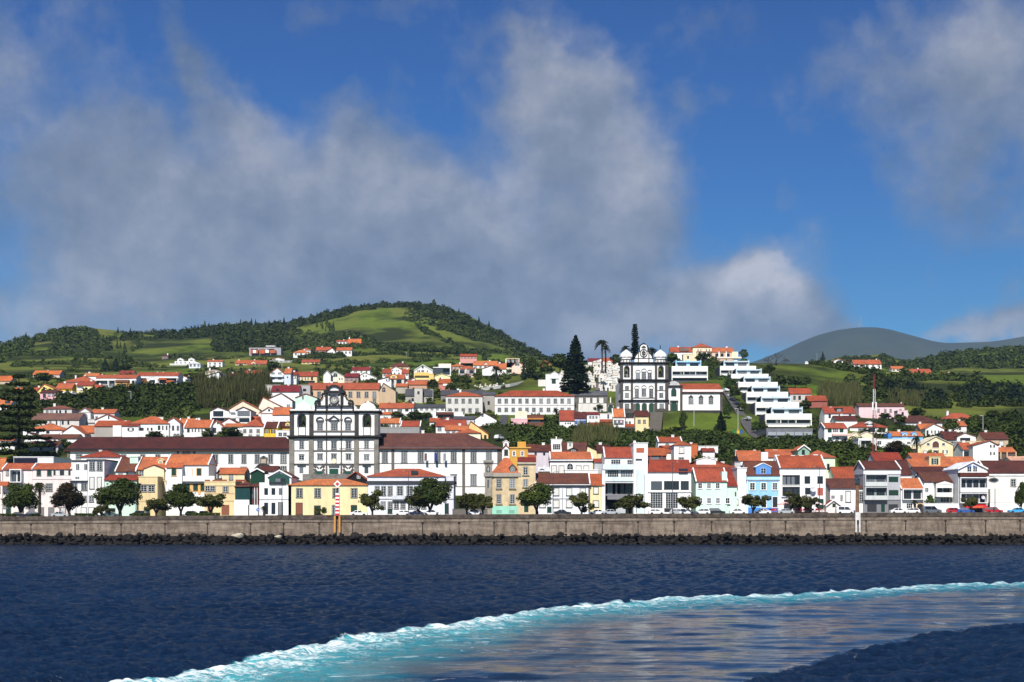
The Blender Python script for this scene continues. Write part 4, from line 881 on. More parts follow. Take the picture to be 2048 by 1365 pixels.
# side chapel and hall are built against the church
f2 = Front('side_chapel', 'small white chapel front with green arched door beside the hill church', 'chapel', 1395, 1132, CYY+.6)
m = MB(); m.box(f2.x(1327), f2.x(1463), 0, 12, -4, f2.z(832)); m.build('wall', M_WHITE, f2.t)
n = 12; m = MB(); po = [(f2.x(1390)+f2.m(72)*math.cos(math.pi*k/n), f2.z(834)+f2.m(58)*math.sin(math.pi*k/n)) for k in range(n+1)]; m.prism(po, 0, 11); m.build('roof', stone((.5, .5, .5), .8, 'grey_vault', .3), f2.t)
f2.box('cornice', 1322, 1494, 826, 850, -.5, 1, M_CORN); f2.box('pilaster', 1463, 1492, 850, 1140, -.3, .6, M_CARMO)
f2.win('a', 1390, 866, 952, 52, GREEN_D, 'dark'); f2.win('a', 1392, 1026, 1138, 58, GREEN_D, 'dark')
f2.box('hood', 1345, 1440, 1004, 1016, -.7, .0, M_CORN);
for v in (1352, 1432): f2.box('column', v-6, v+6, 1016, 1138, -.5, .0, M_BASALT)
H('white church hall with orange roof and three pointed windows on a dark stone terrace', 1493, 1962, 1110, 905, 815, WHITE, T_RB, 's', Y=CYY+.6, D=11, name='church_hall', cat='hall', trim='dark',
win=[('w', [1590, 1708, 1825], 966, 1040, 46)], corn=[(876, 906, WHITE, .15), (906, 922, (.032, .03, .03), .5)], pil=[(1930, 1962, 922, None, (.085, .075, .07))])
t = ALLH[-1][0]
for v in (1590, 1708, 1825):
 F2 = lambda a, b_: ((ux(a)-CX)*(CYY+.6)/F-t.location.x, EYE+(HY-uy(b_))*(CYY+.6)/F-t.location.z)
 MB().prism([F2(v-30, 964), F2(v+30, 964), F2(v, 938)], -.25, -.01).build('hood', M_DARK, t)
def rwall(label, x0, x1, yt, yb, Y, mat, th=.8):
 f = Front('retaining_wall', label, 'wall', (x0+x1)/2, yb, Y)
 m = MB(); m.box(f.x(x0), f.x(x1), 0, th, -3, f.z(yt)-.15); m.build('wall', mat, f.t); MB().box(f.x(x0)-.05, f.x(x1)+.05, -.08, th+.05, f.z(yt)-.147, f.z(yt)).build('coping', stone((.2, .19, .18), .8, 'coping_stone', .3), f.t)
M_BLACKW = stone((.045, .042, .04), 1.1, 'black_stone_wall', .55)
reg(1360, 720, 350)
rwall('tall black stone retaining wall under the church hall', 30, 492, 590, 790, CYY-3, M_BLACKW)
reg(1020, 720, 350)
rwall('dark stone terrace wall in front of the three green church doors', 1345, 1950, 612, 700, CYY-4, M_BLACKW)
rwall('dark stone wall under the row of little houses', 760, 1570, 790, 840, 549, M_BLACKW)
# ------------------------------------------------------------------ houses climbing the hill
HIL = 'houses on the hillside'
# --- lower left, behind the college wing
reg(0, 720, 350)
H('long grey-white convent wing with a weathered brown roof', 370, 925, 790, 702, 635, (.60, .57, .53), (.17, .085, .065), 'g', win=[('x', [420, 475, 535, 590, 665, 735, 800], 715, 760, 22)])
H('older grey-white convent block with a hipped brown roof above the convent wing', 510, 840, 650, 575, 540, (.60, .57, .53), (.24, .085, .055), 'h', Y=560, win=[('w', [552, 605], 590, 635, 24), ('x', [665, 705, 770], 590, 625, 22)])
H('small white convent chapel front with a fan window and curved gable', 925, 1060, 700, 610, 565, (.72, .70, .68), (.25, .1, .08), 'f', Y=556, D=10, win=[('a', [990], 632, 690, 60)], corn=[(612, 620, (.4, .38, .36), .15)])
H('white chapel nave with bright orange roof beside the fan window front', 1060, 1340, 760, 625, 588, (.72, .70, .68), T_OR, 'g', Y=559, D=8)
H('white gabled hall with an orange left slope under the chapel', 1112, 1395, 760, 705, 640, WHITE, T_OR, 'f', Y=545, D=9, xr=1255, win=[('x', [1272], 655, 695, 16)])
H('low white terrace wall house below the convent chapel', 855, 1110, 770, 700, 700, (.62, .60, .58), GREYW, 'F', Y=549, D=4, corn=[(735, 748, (.16, .15, .15), .2)])
H('long white house with a broad orange hipped roof beside the araucaria', 270, 800, 880, 822, 748, WHITE, T_OR, 'h', Y=516, D=11, hipin=9, win=[('x', [440, 560], 832, 865, 40)])
H('white gable end house with an orange slope running right', 700, 990, 900, 868, 770, WHITE, T_OR, 'f', Y=505, D=12)
H('orange roof falling behind the white gable end house', 900, 1205, 900, 850, 780, (.4, .4, .4), T_OR, 'g', Y=512, D=8)
H('brown and orange long roof over a rough grey stone wall house', 1105, 1480, 905, 776, 722, (.36, .33, .30), T_RB, 'g', Y=508, D=10, win=[('n', [1372], 785, 825, 70)], boxes=[('white_bay', 1325, 1425, 770, 900, -.5, -.02, WHITE)], ch=[(1428, 712, 20)])
H('white house with dark window and an orange lean-to roof beside the stone wall house', 1428, 1620, 905, 775, 735, WHITE, T_RB, 's', Y=504, D=6, win=[('sb', [1530], 798, 830, 36, 'k')])
H('large white house with a broad hipped orange roof and dark green shutters', 1520, 1975, 905, 748, 665, WHITE, T_OR, 'h', Y=506, D=11, hipin=6, trim='none', win=[('sb', [1928], 770, 822, 30, 'k'), ('c', [1862], 770, 822, 30), ('d', [1662], 795, 860, 40, 'k'), ('x', [1730, 1775], 795, 830, 22)], ch=[(1835, 672, 60)], boxes=[('balcony_wall', 1640, 1960, 835, 905, -2, -1.7, WHITE)])
H('brown roofed white cottage just above the college roof end', 440, 905, 960, 920, 882, WHITE, T_BR, 'g', Y=492, D=8)
H('white gable seen through the araucaria branches', 270, 600, 1000, 968, 850, WHITE, T_BR, 'f', Y=486, D=8, xr=330)
H('small grey cottage with a brown roof above the lawn', 335, 680, 1085, 1012, 965, (.42, .42, .38), T_BR, 'g', Y=466, D=7, win=[('x', [480, 640], 1030, 1060, 26)])
H('white houses cut by the picture edge below the araucaria crown', -90, 160, 990, 945, 905, WHITE, T_OR, 'g', Y=488, D=8, auto=(3, 1))
H('white low garden building at the picture edge under the araucaria', -60, 170, 1060, 1002, 1000, WHITE, WHITE, 'F', Y=474, D=5)
H('white house with an orange roof and dark arched window at the picture edge', -40, 128, 600, 520, 470, WHITE, T_OR, 'g', Y=572, D=8, win=[('a', [44], 550, 585, 40), ('g', [90], 480, 512, 60)])
H('brown orange roofed house at the picture edge on the slope', -70, 130, 275, 245, 195, (.5, .4, .3), T_OB, 'g', D=9, ch=[(128, 205, 10)])
H('long low orange roof with white chimneys behind the araucaria top', 385, 698, 200, 172, 132, (.6, .5, .45), T_OB, 'g', D=9, ch=[(530, 122, 14), (690, 130, 14)])
H('white house with a wide hipped orange roof and two thin chimneys', 735, 1140, 330, 262, 192, WHITE, T_OR, 'h', D=12, hipin=9, win=[('g', [850], 275, 320, 60)], ch=[(840, 182, 16), (952, 178, 16)])
H('narrow upper orange roof strip behind the wide hipped roof', 978, 1145, 230, 190, 165, WHITE, T_OR, 'g', Y=690, D=7)
H('long white apartment row with balconies and one ochre unit', 1125, 1595, 350, 215, 184, WHITE, T_OR, 'g', D=10, name='apartment_block', cat='apartment block', trim='none', ch=[(1160, 168, 12), (1305, 172, 10)],
log=[(1128, 1275, 240, 300, WHITE, (.2, .22, .25), 1.5, 4), (1280, 1360, 240, 325, WHITE, (.2, .22, .25), 1.5, 2), (1545, 1592, 240, 310, WHITE, (.2, .22, .25), 1.5, 1)],
boxes=[('ochre_wall', 1362, 1542, 278, 335, -1.6, -.02, OCHRE), ('awning', 1362, 1520, 240, 268, -2, -.02, (.15, .06, .04))], win=[('g', [1400, 1470], 283, 310, 40, None, 'none', -1.62)])
H('longer white apartment row with a gabled porch in its middle', 1597, 2085, 320, 186, 154, WHITE, T_OR, 'g', D=10, name='apartment_block', cat='apartment block', trim='none', ch=[(1812, 142, 12), (1884, 142, 12), (2040, 148, 12)],
log=[(1600, 1730, 212, 290, WHITE, (.1, .11, .13), 1.4, 3), (1862, 2080, 212, 285, WHITE, (.1, .11, .13), 1.4, 4)], boxes=[('porch_roof', 1650, 1730, 238, 285, -2.6, -1.45, T_OR), ('porch_roof', 1958, 2050, 246, 285, -2.6, -1.45, T_OR), ('porch_roof', 1866, 1960, 214, 238, -2, -1.45, T_OR)], dor=[(1732, 1858, 204, 232, 280, WHITE, WHITE, 'g', -1.9)])
H('bright yellow house with two steep orange roofs above a pink one', 655, 842, 410, 336, 280, BRIGHTY, T_OR, 'g', D=8, win=[('x', [710, 780], 355, 395, 24)])
H('yellow gable with a dark window on the side of the yellow house', 440, 690, 380, 362, 285, (.82, .62, .20), T_OR, 'f', Y=604, D=8, xr=520, win=[('x', [515], 318, 362, 26)])
H('small pink house with a brown roof by the hill lane', 470, 655, 455, 386, 368, PINK, T_BR, 'g', Y=592, D=6, win=[('d', [520], 400, 440, 30, 'k'), ('w', [575, 625], 390, 425, 24)])
H('pale yellow and white two-storey house under an orange roof', 897, 1088, 400, 300, 258, (.80, .70, .36), T_OR, 'g', D=8, win=[('g', [940], 310, 335, 70), ('x', [1015], 358, 382, 18)], boxes=[('white_panel', 902, 980, 335, 360, -.2, -.02, WHITE)])
H('orange roofed annex beside the pale yellow house', 1090, 1175, 375, 345, 300, (.75, .62, .35), T_OR, 'g', Y=606, D=6)
H('cottage with a dark orange roof by the trunk of the araucaria', 150, 240, 395, 375, 335, WHITE, T_OB, 'g', D=6)
H('dark orange roofed house between araucaria and yellow gable', 370, 450, 385, 365, 330, (.3, .2, .15), T_OB, 'g', D=6)
H('white garages with maroon roof on the slope above the apartments', 1395, 1560, 190, 165, 135, WHITE, T_MR, 'g', Y=742, D=7, auto=(3, 1))
# --- left centre
reg(340, 720, 350)
H('white house with a long orange roof and black shutters behind the college roof', 165, 475, 905, 792, 713, WHITE, T_OR, 'g', Y=500, D=10, trim='none', vg=1, win=[('c', [215], 805, 850, 30, 'k'), ('sb', [280, 356], 805, 845, 24, 'k')])
H('white gable end with small black attic window beside the long orange roof', 470, 625, 905, 790, 712, WHITE, T_OR, 'f', Y=503, D=10, win=[('x', [560], 728, 755, 18), ('c', [522], 800, 850, 30, 'k')])
H('white gabled house with an orange roof behind black shutters house', 90, 280, 830, 775, 698, WHITE, T_OR, 'g', Y=510, D=9, vg=1)
H('tall white shaded gable house with four dark windows at the lane', -60, 118, 905, 740, 678, (.7, .7, .72), T_OR, 'f', Y=507, D=9, xr=40, win=[('x', [36, 92], 770, 830, 24), ('a', [58, 95], 870, 905, 26)])  # gable's shade is painted in as a dimmer, cooler white
H('modern white house framed as two gables with dark plate glass', 470, 690, 725, 600, 555, WHITE, T_BR, 'f', Y=522, D=10, xr=560, trim='none', win=[('g', [565], 600, 668, 120), ('g', [560], 685, 720, 140), ('x', [735], 615, 630, 60)], boxes=[('link_wall', 690, 775, 590, 720, .5, 6, WHITE), ('balcony_slab', 490, 930, 668, 680, -1.2, -.02, WHITE)])
H('second plate glass gable of the modern white house', 772, 945, 745, 595, 555, WHITE, T_BR, 'f', Y=521, D=11, xr=860, trim='none', win=[('g', [862], 598, 660, 145), ('g', [870], 685, 730, 120)])
H('white house with hipped orange roof and four small windows above the college', 855, 1095, 910, 778, 662, WHITE, T_OR, 'h', Y=494, D=11, hipin=5, win=[('w', [875, 945, 1032], 815, 850, 30), ('w', [940, 1030], 878, 900, 34)])
H('bright yellow house with brown roof and black shutters beside the church tower', 1102, 1258, 910, 798, 735, BRIGHTY, T_BR, 'g', Y=490, D=8, trim='none', win=[('n', [1135, 1205], 818, 860, 24), ('c', [1112, 1160, 1187, 1226], 818, 860, 14, 'k')], vg=1)
H('small white glazed veranda next to the yellow house', 1240, 1402, 910, 830, 828, WHITE, WHITE, 'F', Y=488, D=4, win=[('n', [1290, 1345], 850, 895, 44)])
H('brown roof with a yellow dormer beside the church tower', 1262, 1430, 830, 790, 735, (.6, .4, .1), T_BR, 'g', Y=497, D=8, dor=[(1345, 1400, 725, 740, 780, (.8, .55, .1), T_BR, 'n', .6)])
H('white house gable below the modern twin gables', 590, 800, 790, 745, 685, WHITE, T_BR, 'f', Y=508, D=9, xr=690)
H('low orange roof strip in front of the white gable', 640, 860, 800, 782, 755, WHITE, T_OR, 'g', Y=500, D=6)
H('long cream gable house facing the green slope', 680, 1050, 640, 585, 482, (.78, .66, .50), T_OR, 'f', Y=548, D=14, xr=850)
H('white gabled house with small attic window and orange slope', 1040, 1290, 680, 628, 556, WHITE, T_OR, 'f', Y=518, D=11, xr=1155, win=[('x', [1160], 578, 605, 24)], corn=[(622, 632, (.35, .2, .15), .2)])
H('white porch with posts under an orange roof by the church dome', 1200, 1400, 680, 640, 565, WHITE, T_OR, 'g', Y=512, D=8)
H('white house with steep gable and brown right slope higher up', 1100, 1430, 590, 480, 395, WHITE, T_BR, 'f', Y=560, D=12, xr=1300, win=[('x', [1140], 475, 500, 24), ('n', [1385], 520, 555, 40)])
H('cream gable with a chimney beside the steep white gable', 1040, 1290, 590, 540, 440, (.78, .70, .58), T_OR, 'f', Y=552, D=10, xr=1090)
H('mint green gable house behind the left church dome', 1468, 1722, 530, 445, 400, MINT, T_RB, 'f', Y=552, D=10, xr=1590, win=[('x', [1556], 425, 465, 16)])
H('white block with a dark maroon roof above the cream gables', 1182, 1510, 440, 372, 308, WHITE, T_MR, 'g', Y=585, D=9, win=[('x', [1260], 340, 360, 40)])
H('bare grey concrete block above the white gables', 1115, 1290, 420, 298, 296, (.44, .42, .38), CONC, 'F', Y=592, D=8, win=[('g', [1265], 340, 358, 50)])
H('grey concrete ruin with one dark opening behind the clock gable', 1500, 1640, 420, 300, 298, (.40, .39, .37), CONC, 'F', Y=596, D=8, win=[('x', [1575], 340, 370, 40)])
reg(340, 720, 350)
H('tan long school building with tall windows and orange roof behind the clock gable', 1605, 2445, 520, 345, 280, (.60, .44, .29), T_OR, 'g', Y=600, D=11, name='school_building', cat='building', trim='grey', win=[('w', [1652, 1745, 2110, 2205, 2300, 2392], 375, 440, 40), ('w', [2392], 455, 500, 36)])
H('stepped tan gable end of the school with round topped window', 2446, 2640, 520, 365, 275, (.52, .38, .25), T_SL, 'f', Y=599, D=11, xr=2500, win=[('a', [2502], 325, 372, 30)])
H('white three-storey gabled house with tiered balconies on the slope', 1165, 1335, 280, 165, 95, WHITE, T_OR, 'f', D=11, xr=1255, trim='none', win=[('n', [1205, 1285], 145, 175, 44), ('n', [1205, 1285], 205, 235, 40)], bal=[(1168, 1330, 178, 200, (.75, .78, .82), 1.2), (1168, 1330, 238, 260, (.75, .78, .82), 1.2)])
H('orange roof slope and wall with painted pale blue shade attached to the tiered balcony house', 1337, 1412, 280, 160, 108, (.60, .66, .74), T_OR, 'g', Y=660, D=9, win=[('x', [1375], 195, 215, 16)])  # white side wall, its bluish shade put into the wall colour
H('cream house with orange roof and three black shuttered windows', 1482, 1722, 275, 192, 148, CREAM, T_OR, 'g', D=9, trim='none', win=[('sb', [1530, 1600], 205, 235, 20, 'k'), ('c', [1662], 200, 240, 24, 'k'), ('g', [1600], 245, 268, 190)], ch=[(1645, 135, 12)])
H('narrow white house with dark window joined to the cream shuttered house', 1415, 1480, 275, 178, 150, WHITE, T_RB, 'g', Y=664, D=7, win=[('sb', [1452], 195, 218, 20, 'k')])
H('cream gabled house with a columned veranda and arched attic opening', 1828, 2040, 280, 195, 138, (.78, .72, .56), (.5, .5, .5), 'f', D=10, xr=1930, trim='none', win=[('g', [1870], 215, 240, 70), ('a', [1935], 155, 200, 50), ('sb', [1998], 212, 235, 20, 'k')], bal=[(1835, 1960, 240, 258, (.78, .72, .56), 1.2)])
H('white back gable beside the cream veranda house', 1795, 1880, 260, 175, 128, WHITE, (.5, .5, .5), 'f', Y=672, D=9)
# upper left band
H('white house with an orange roof at the end of the apartment row', 78, 200, 300, 205, 178, WHITE, T_OR, 'f', D=8, xr=130)
H('pink gabled cottage behind the round dark tree', 190, 285, 205, 185, 155, (.75, .6, .52), T_OB, 'f', D=7)
H('white gable wall house with small orange roof by the reeds', 218, 368, 325, 285, 262, WHITE, T_OR, 'g', D=7, auto=(2, 1))
H('tall white gable facing right above the reeds', 365, 475, 325, 268, 230, WHITE, T_OR, 'f', Y=618, D=9, xr=372)
H('orange roof between two white gables above the reeds', 472, 600, 310, 298, 262, WHITE, T_OR, 'g', Y=622, D=8)
H('low white gable above the right end of the reeds', 590, 725, 320, 290, 252, WHITE, T_OR, 'f', Y=620, D=9, xr=655)
H('dark slate roofed bungalow with a glazed white columned veranda', 470, 700, 255, 188, 155, (.55, .53, .48), T_SL, 'h', D=10, trim='none', win=[('g', [510, 570, 625], 200, 240, 46)], boxes=[('post', 533, 541, 190, 245, -1, -.8, WHITE), ('post', 592, 600, 190, 245, -1, -.8, WHITE)])
H('white gable attached to the slate roofed bungalow', 432, 590, 220, 185, 145, WHITE, T_SL, 'f', Y=690, D=9, xr=570)
H('white cottage with a maroon roof beside the slate bungalow', 690, 800, 240, 190, 165, WHITE, T_MR, 'g', D=7, win=[('x', [725], 205, 222, 30)])
H('cream house with veranda and flat pediment in the trees', 412, 600, 165, 140, 118, (.62, .52, .34), (.45, .36, .25), 'h', D=8, auto=(4, 1))
H('cluster house with orange roofs and a yellow dormer', 865, 1060, 200, 165, 130, (.75, .5, .3), T_OR, 'g', D=8, dor=[(910, 960, 130, 145, 168, (.8, .55, .15), T_OR, 'n', .3)])
H('orange roofed low house half hidden by garden trees', 985, 1165, 235, 215, 188, (.7, .6, .5), T_OR, 'g', D=7)
H('small white terrace house under the orange cluster', 870, 965, 225, 208, 190, WHITE, WHITE, 'F', D=6)
H('white house with orange roofs along the lower garden wall', 870, 1110, 330, 295, 270, WHITE, T_OR, 'g', Y=628, D=8, auto=(4, 1))
H('white lean-to house with sloped roof beside the garden wall', 810, 900, 305, 285, 280, WHITE, WHITE, 'F', Y=632, D=6)
H('white two-storey house with dark ground floor doors and an orange roof', 438, 612, 82, 22, 8, WHITE, T_OR, 'g', D=8, auto=(3, 2))
H('white mansion on a podium with twin curved gables', 55, 300, 58, 20, -10, WHITE, WHITE, 'F', D=10, trim='none', auto=(5, 1), dor=[(85, 155, -20, -5, 20, WHITE, WHITE, 'n', .2), (215, 285, -22, -6, 18, WHITE, WHITE, 'n', .2)], boxes=[('podium', 5, 300, 48, 70, -2.5, -.02, (.6, .6, .6))])
H('pale blue-white house below the podium mansion', 222, 355, 95, 45, 28, (.68, .72, .78), WHITE, 'h', D=8, auto=(3, 1))
H('orange roofed villa with a dark columned porch', 905, 1125, 60, 55, 10, (.55, .42, .3), T_OR, 'g', D=10, boxes=[('porch', 1000, 1010, 60, 120, -3, -2.7, WHITE), ('porch', 1045, 1055, 60, 120, -3, -2.7, WHITE), ('porch_slab', 985, 1110, 52, 62, -3.2, -.02, (.2, .1, .08))], dor=[(950, 1000, 18, 32, 55, (.7, .5, .3), T_OR, 'n', .2)], found=8, win=[('g', [1050], 70, 115, 90)])
H('tan villa wing with an orange roof under conifers', 765, 905, 60, 40, 12, (.55, .4, .28), T_OB, 'g', D=9, auto=(3, 1), found=6)
H('small brown stone house alone on the hill slope', -95, -20, -5, -45, -62, (.22, .13, .11), T_BR, 'h', D=7, auto=(2, 2))
H('orange roofed villa with yellow ends standing alone in the meadow', 1540, 1750, 48, 28, 2, (.72, .55, .25), T_OR, 'g', D=9, auto=(4, 1), ch=[(1745, 8, 12)])
H('grey flat roofed bungalow in the meadow near the white lamp', 1165, 1440, 30, 12, 8, (.4, .4, .38), CONC, 'F', D=9, auto=(5, 1))
reg(400, 580, 420)
H('long modern house with flat white roof and orange vaulted bays', 480, 790, 632, 568, 560, (.35, .34, .36), (.6, .6, .62), 'F', D=12, trim='none', win=[('g', [530, 610, 690], 575, 590, 70)], boxes=[('vault', 500, 575, 590, 625, -4, -.02, T_OR), ('vault', 585, 640, 588, 628, -4, -.02, T_OR), ('vault', 690, 745, 592, 622, -4, -.02, T_OR), ('white_disc', 525, 555, 592, 622, -4.1, -4.01, WHITE), ('white_disc', 645, 680, 590, 620, -4.1, -.02, WHITE), ('upper_roof', 640, 730, 543, 552, 1, 9, (.6, .6, .62))])
H('white villa with orange roofs and arched porch below the wood', 910, 1060, 650, 615, 590, WHITE, T_OR, 'h', D=9, auto=(3, 1))
H('orange roofed tower end of the arched porch villa', 985, 1080, 640, 590, 568, WHITE, T_OR, 'h', D=8, auto=(2, 1))
H('low brown-roofed house under the wood edge', 1130, 1275, 622, 588, 562, (.3, .15, .12), T_OB, 'g', D=8, auto=(3, 1))
H('white gabled villa with timber balconies below the meadow', 1210, 1330, 645, 620, 570, WHITE, T_OB, 'f', D=9, xr=1290, auto=(2, 1))
H('brown roofed villa wing with white walls by the stone wall', 1330, 1480, 640, 590, 565, WHITE, T_OB, 'g', D=9, auto=(4, 1))
H('old white manor with brown roofs up at the wood', 1330, 1450, 545, 505, 495, WHITE, T_OB, 'g', D=8, auto=(4, 1))
H('brown roofed barn of the manor by the big tree', 1440, 1570, 545, 520, 482, (.35, .22, .17), T_OB, 'g', D=8, ch=[(1452, 462, 10)])
H('white house with rounded pediment in the meadow below the vaulted house', 690, 830, 700, 680, 662, WHITE, T_OB, 'f', D=7, xr=760)
# --- centre
reg(680, 720, 350)
H('white gabled house with three shuttered windows above the school', 185, 432, 290, 210, 150, WHITE, (.45, .4, .38), 'f', D=10, xr=290, trim='none', win=[('sb', [290], 180, 202, 22, 'k'), ('sb', [225, 290, 355], 228, 250, 22, 'k')])
H('dark red roofed house between two gabled houses', 52, 215, 260, 202, 165, (.4, .25, .2), T_MR, 'g', Y=676, D=8, auto=(3, 1))
H('white house with a red roof and two tall chimneys', 140, 350, 175, 122, 90, WHITE, T_MR, 'g', D=8, ch=[(148, 80, 14), (342, 82, 14)], trim='none', win=[('s', [180], 130, 150, 20, 'k'), ('w', [250, 310], 130, 155, 20)])
H('white gabled house with orange wings and two dark attic windows', 590, 722, 200, 115, 80, WHITE, T_OR, 'f', D=10, xr=655, trim='none', win=[('sb', [672], 118, 135, 16, 'k'), ('x', [618], 118, 135, 14), ('x', [640, 690], 150, 170, 16)])
H('orange roofed left wing with chimney of the white attic house', 498, 590, 205, 155, 112, WHITE, T_OR, 'g', Y=722, D=8, ch=[(500, 98, 14)], auto=(2, 1))
H('orange roofed right wing of the white attic house', 722, 802, 195, 158, 118, WHITE, T_OR, 'g', Y=722, D=8, auto=(2, 1))
H('ochre house with long brown roof higher behind the attic house', 585, 815, 120, 80, 38, (.55, .34, .14), T_BR, 'h', D=9, auto=(4, 1))
H('orange roofed bungalow with a yellow dormer and white columns', 530, 750, 285, 222, 180, (.62, .58, .5), T_OR, 'g', Y=668, D=9, dor=[(590, 668, 168, 185, 215, (.8, .58, .18), T_OR, 'n', .2)], win=[('g', [600, 690], 235, 275, 60)])
H('white gable facing left below the yellow dormer', 445, 600, 270, 235, 205, WHITE, T_SL, 'f', Y=660, D=9, xr=560, win=[('sb', [560], 228, 248, 22, 'k')])
H('white gabled house above a long ochre balcony', 866, 1085, 240, 128, 62, WHITE, (.4, .36, .33), 'f', D=10, xr=970, trim='none', vg=1, win=[('c', [968], 75, 102, 22), ('c', [912, 930, 1022], 122, 145, 12, 'k'), ('n', [968], 120, 145, 34), ('d', [920], 195, 225, 24, 'k')], bal=[(872, 1045, 150, 186, (.80, .52, .16), 1.6)], boxes=[('yellow_base', 868, 1040, 190, 235, -.3, -.02, (.80, .66, .30))])
H('ochre block joined to the ochre balcony house', 1042, 1098, 240, 168, 166, (.80, .52, .16), OCHRE, 'F', Y=698, D=7)
H('modern cream flat roofed house with glazed terrace', 1155, 1300, 185, 48, 46, (.78, .73, .58), CREAM, 'F', D=10, trim='none', win=[('g', [1250], 108, 140, 80)], boxes=[('terrace_roof', 1092, 1290, 92, 102, -4, -.02, WHITE), ('post', 1290, 1300, 102, 182, -4, -3.7, WHITE), ('glass_screen', 1098, 1205, 104, 165, -3.6, -3.5, flat((.06, .07, .08), .2, 'terrace_glass'))])
H('pale yellow gable below the modern cream house', 1095, 1288, 245, 195, 165, (.80, .70, .40), (.7, .6, .4), 'f', D=9, xr=1190, win=[('g', [1185], 208, 235, 40)])
H('wide low orange roof in front of the ochre balcony house', 790, 1020, 300, 290, 250, (.5, .3, .2), T_OR, 'g', Y=652, D=8)
H('white gable wall falling left beside the wide low orange roof', 768, 880, 270, 258, 212, WHITE, T_OR, 'f', Y=664, D=7, xr=870)
H('orange roof strip over a stone terrace above the grey ruin', 655, 790, 330, 312, 286, (.4, .36, .3), T_OR, 'g', Y=634, D=7)
H('orange roofed house with white columns behind the palm', 1282, 1470, 130, 78, 48, (.5, .34, .25), T_OR, 'h', D=10, auto=(4, 1))
H('open porch house with a wide orange roof and white pillars', 1388, 1595, 172, 108, 75, (.42, .36, .33), T_OR, 'h', D=9, win=[('g', [1430, 1540], 120, 160, 50)], boxes=[('post', 1392, 1402, 108, 168, -1.4, -1.1, WHITE), ('post', 1470, 1480, 108, 168, -1.4, -1.1, WHITE), ('post', 1580, 1590, 108, 168, -1.4, -1.1, WHITE)])
H('broad orange roofed complex with white arched gable', 1560, 1840, 110, 65, 20, WHITE, T_OR, 'g', D=10, auto=(5, 1), dor=[(1690, 1725, 35, 48, 68, WHITE, T_OR, 'n', .2)])
H('white gable with orange wing on the right of the broad complex', 1820, 1945, 180, 105, 48, WHITE, T_OR, 'g', Y=755, D=9, win=[('x', [1890], 120, 135, 20)])
H('small orange gable in front of the broad complex', 1665, 1830, 130, 105, 68, WHITE, T_OR, 'f', Y=748, D=8, xr=1780)
H('pinkish white gable with small tiled porch near the graves', 1440, 1592, 250, 215, 168, (.78, .66, .58), T_OR, 'f', D=8, xr=1520, auto=(2, 1))
H('orange hipped bungalow beside the cemetery wall', 1632, 1812, 240, 216, 170, (.72, .6, .5), T_OR, 'h', D=8, ch=[(1748, 168, 12)])
H('red roofed house with a white end by the small palm', 1155, 1290, 300, 275, 232, (.5, .2, .15), T_RB, 'g', Y=652, D=7, boxes=[('white_end', 1205, 1290, 278, 305, -.3, -.02, WHITE)])
H('long orange roofed bungalow above everything near the hill foot', 1405, 1600, -5, -40, -62, (.6, .3, .25), T_OB, 'g', Y=930, D=9, auto=(5, 1))
H('white house with orange roofs and tan towers on the brow', 1935, 2090, 40, -10, -15, (.76, .68, .5), CREAM, 'F', Y=800, D=8, auto=(3, 1), trim='none')
# white school, grey house etc.
H('grey-white two-storey school block with a hipped orange roof', 1238, 1668, 615, 428, 375, (.60, .58, .55), T_RB, 'h', Y=590, D=12, hipin=7, name='school_building', cat='building', win=[('w', [1283, 1362, 1442, 1522, 1603], 458, 505, 34), ('w', [1283, 1362, 1442, 1522, 1603], 572, 610, 34)])
H('long white two-storey school with hipped orange roof and regular windows', 1812, 2742, 625, 428, 362, (.70, .69, .68), T_RB, 'h', Y=588, D=13, hipin=7, name='school_building', cat='building', win=[('w', [1866, 1946, 2027, 2108, 2188, 2268, 2353, 2440, 2520, 2600, 2680], 458, 505, 34), ('w', [1866, 1946, 2027, 2108, 2188, 2268, 2353, 2440, 2520, 2600, 2680], 565, 605, 34)], corn=[(530, 536, (.4, .38, .36), .1)])
H('weathered grey linking building between the two school blocks', 1668, 1812, 600, 410, 385, (.34, .32, .29), T_SL, 'g', Y=604, D=8)
H('long grey slate roof running behind the grey-white school block', 1180, 1690, 450, 412, 362, (.2, .2, .2), T_SL, 'g', Y=622, D=12)
H('old grey house with a square stair tower on the slope', 762, 1085, 490, 420, 350, (.38, .36, .32), T_SL, 'g', Y=616, D=10, win=[('x', [850, 905, 940], 450, 490, 26)])
H('square grey stone tower rising from the old grey house', 872, 965, 490, 335, 320, (.50, .47, .43), (.46, .43, .4), 'F', Y=613, D=6, name='tower', cat='tower', win=[('x', [918], 368, 405, 26)])
H('flat grey roofed white workshop below the old grey house', 862, 1230, 600, 562, 528, WHITE, T_SL, 's', Y=588, D=9, auto=(6, 1))
H('white house with orange roof, yellow chimneys and arched shutters', 458, 832, 655, 566, 515, WHITE, T_OR, 'g', Y=570, D=9, trim='none', win=[('s', [508, 592, 698], 580, 605, 26, (.08, .03, .02)), ('c', [782], 575, 605, 40)], ch=[(482, 498, 18, OCHRE), (736, 500, 18, OCHRE)])
H('right gable of the yellow chimney house', 833, 860, 655, 560, 518, (.7, .7, .7), T_OR, 'g', Y=571, D=8)
H('white lean-to with an orange strip roof under the arched shutters', 470, 600, 680, 640, 620, WHITE, T_OB, 'g', Y=560, D=6)
H('flat white house with porch roof and brown shutters among trees', 978, 1122, 705, 605, 602, WHITE, WHITE, 'F', Y=560, D=9, trim='none', win=[('s', [1012, 1062], 635, 665, 18, (.06, .02, .02))])
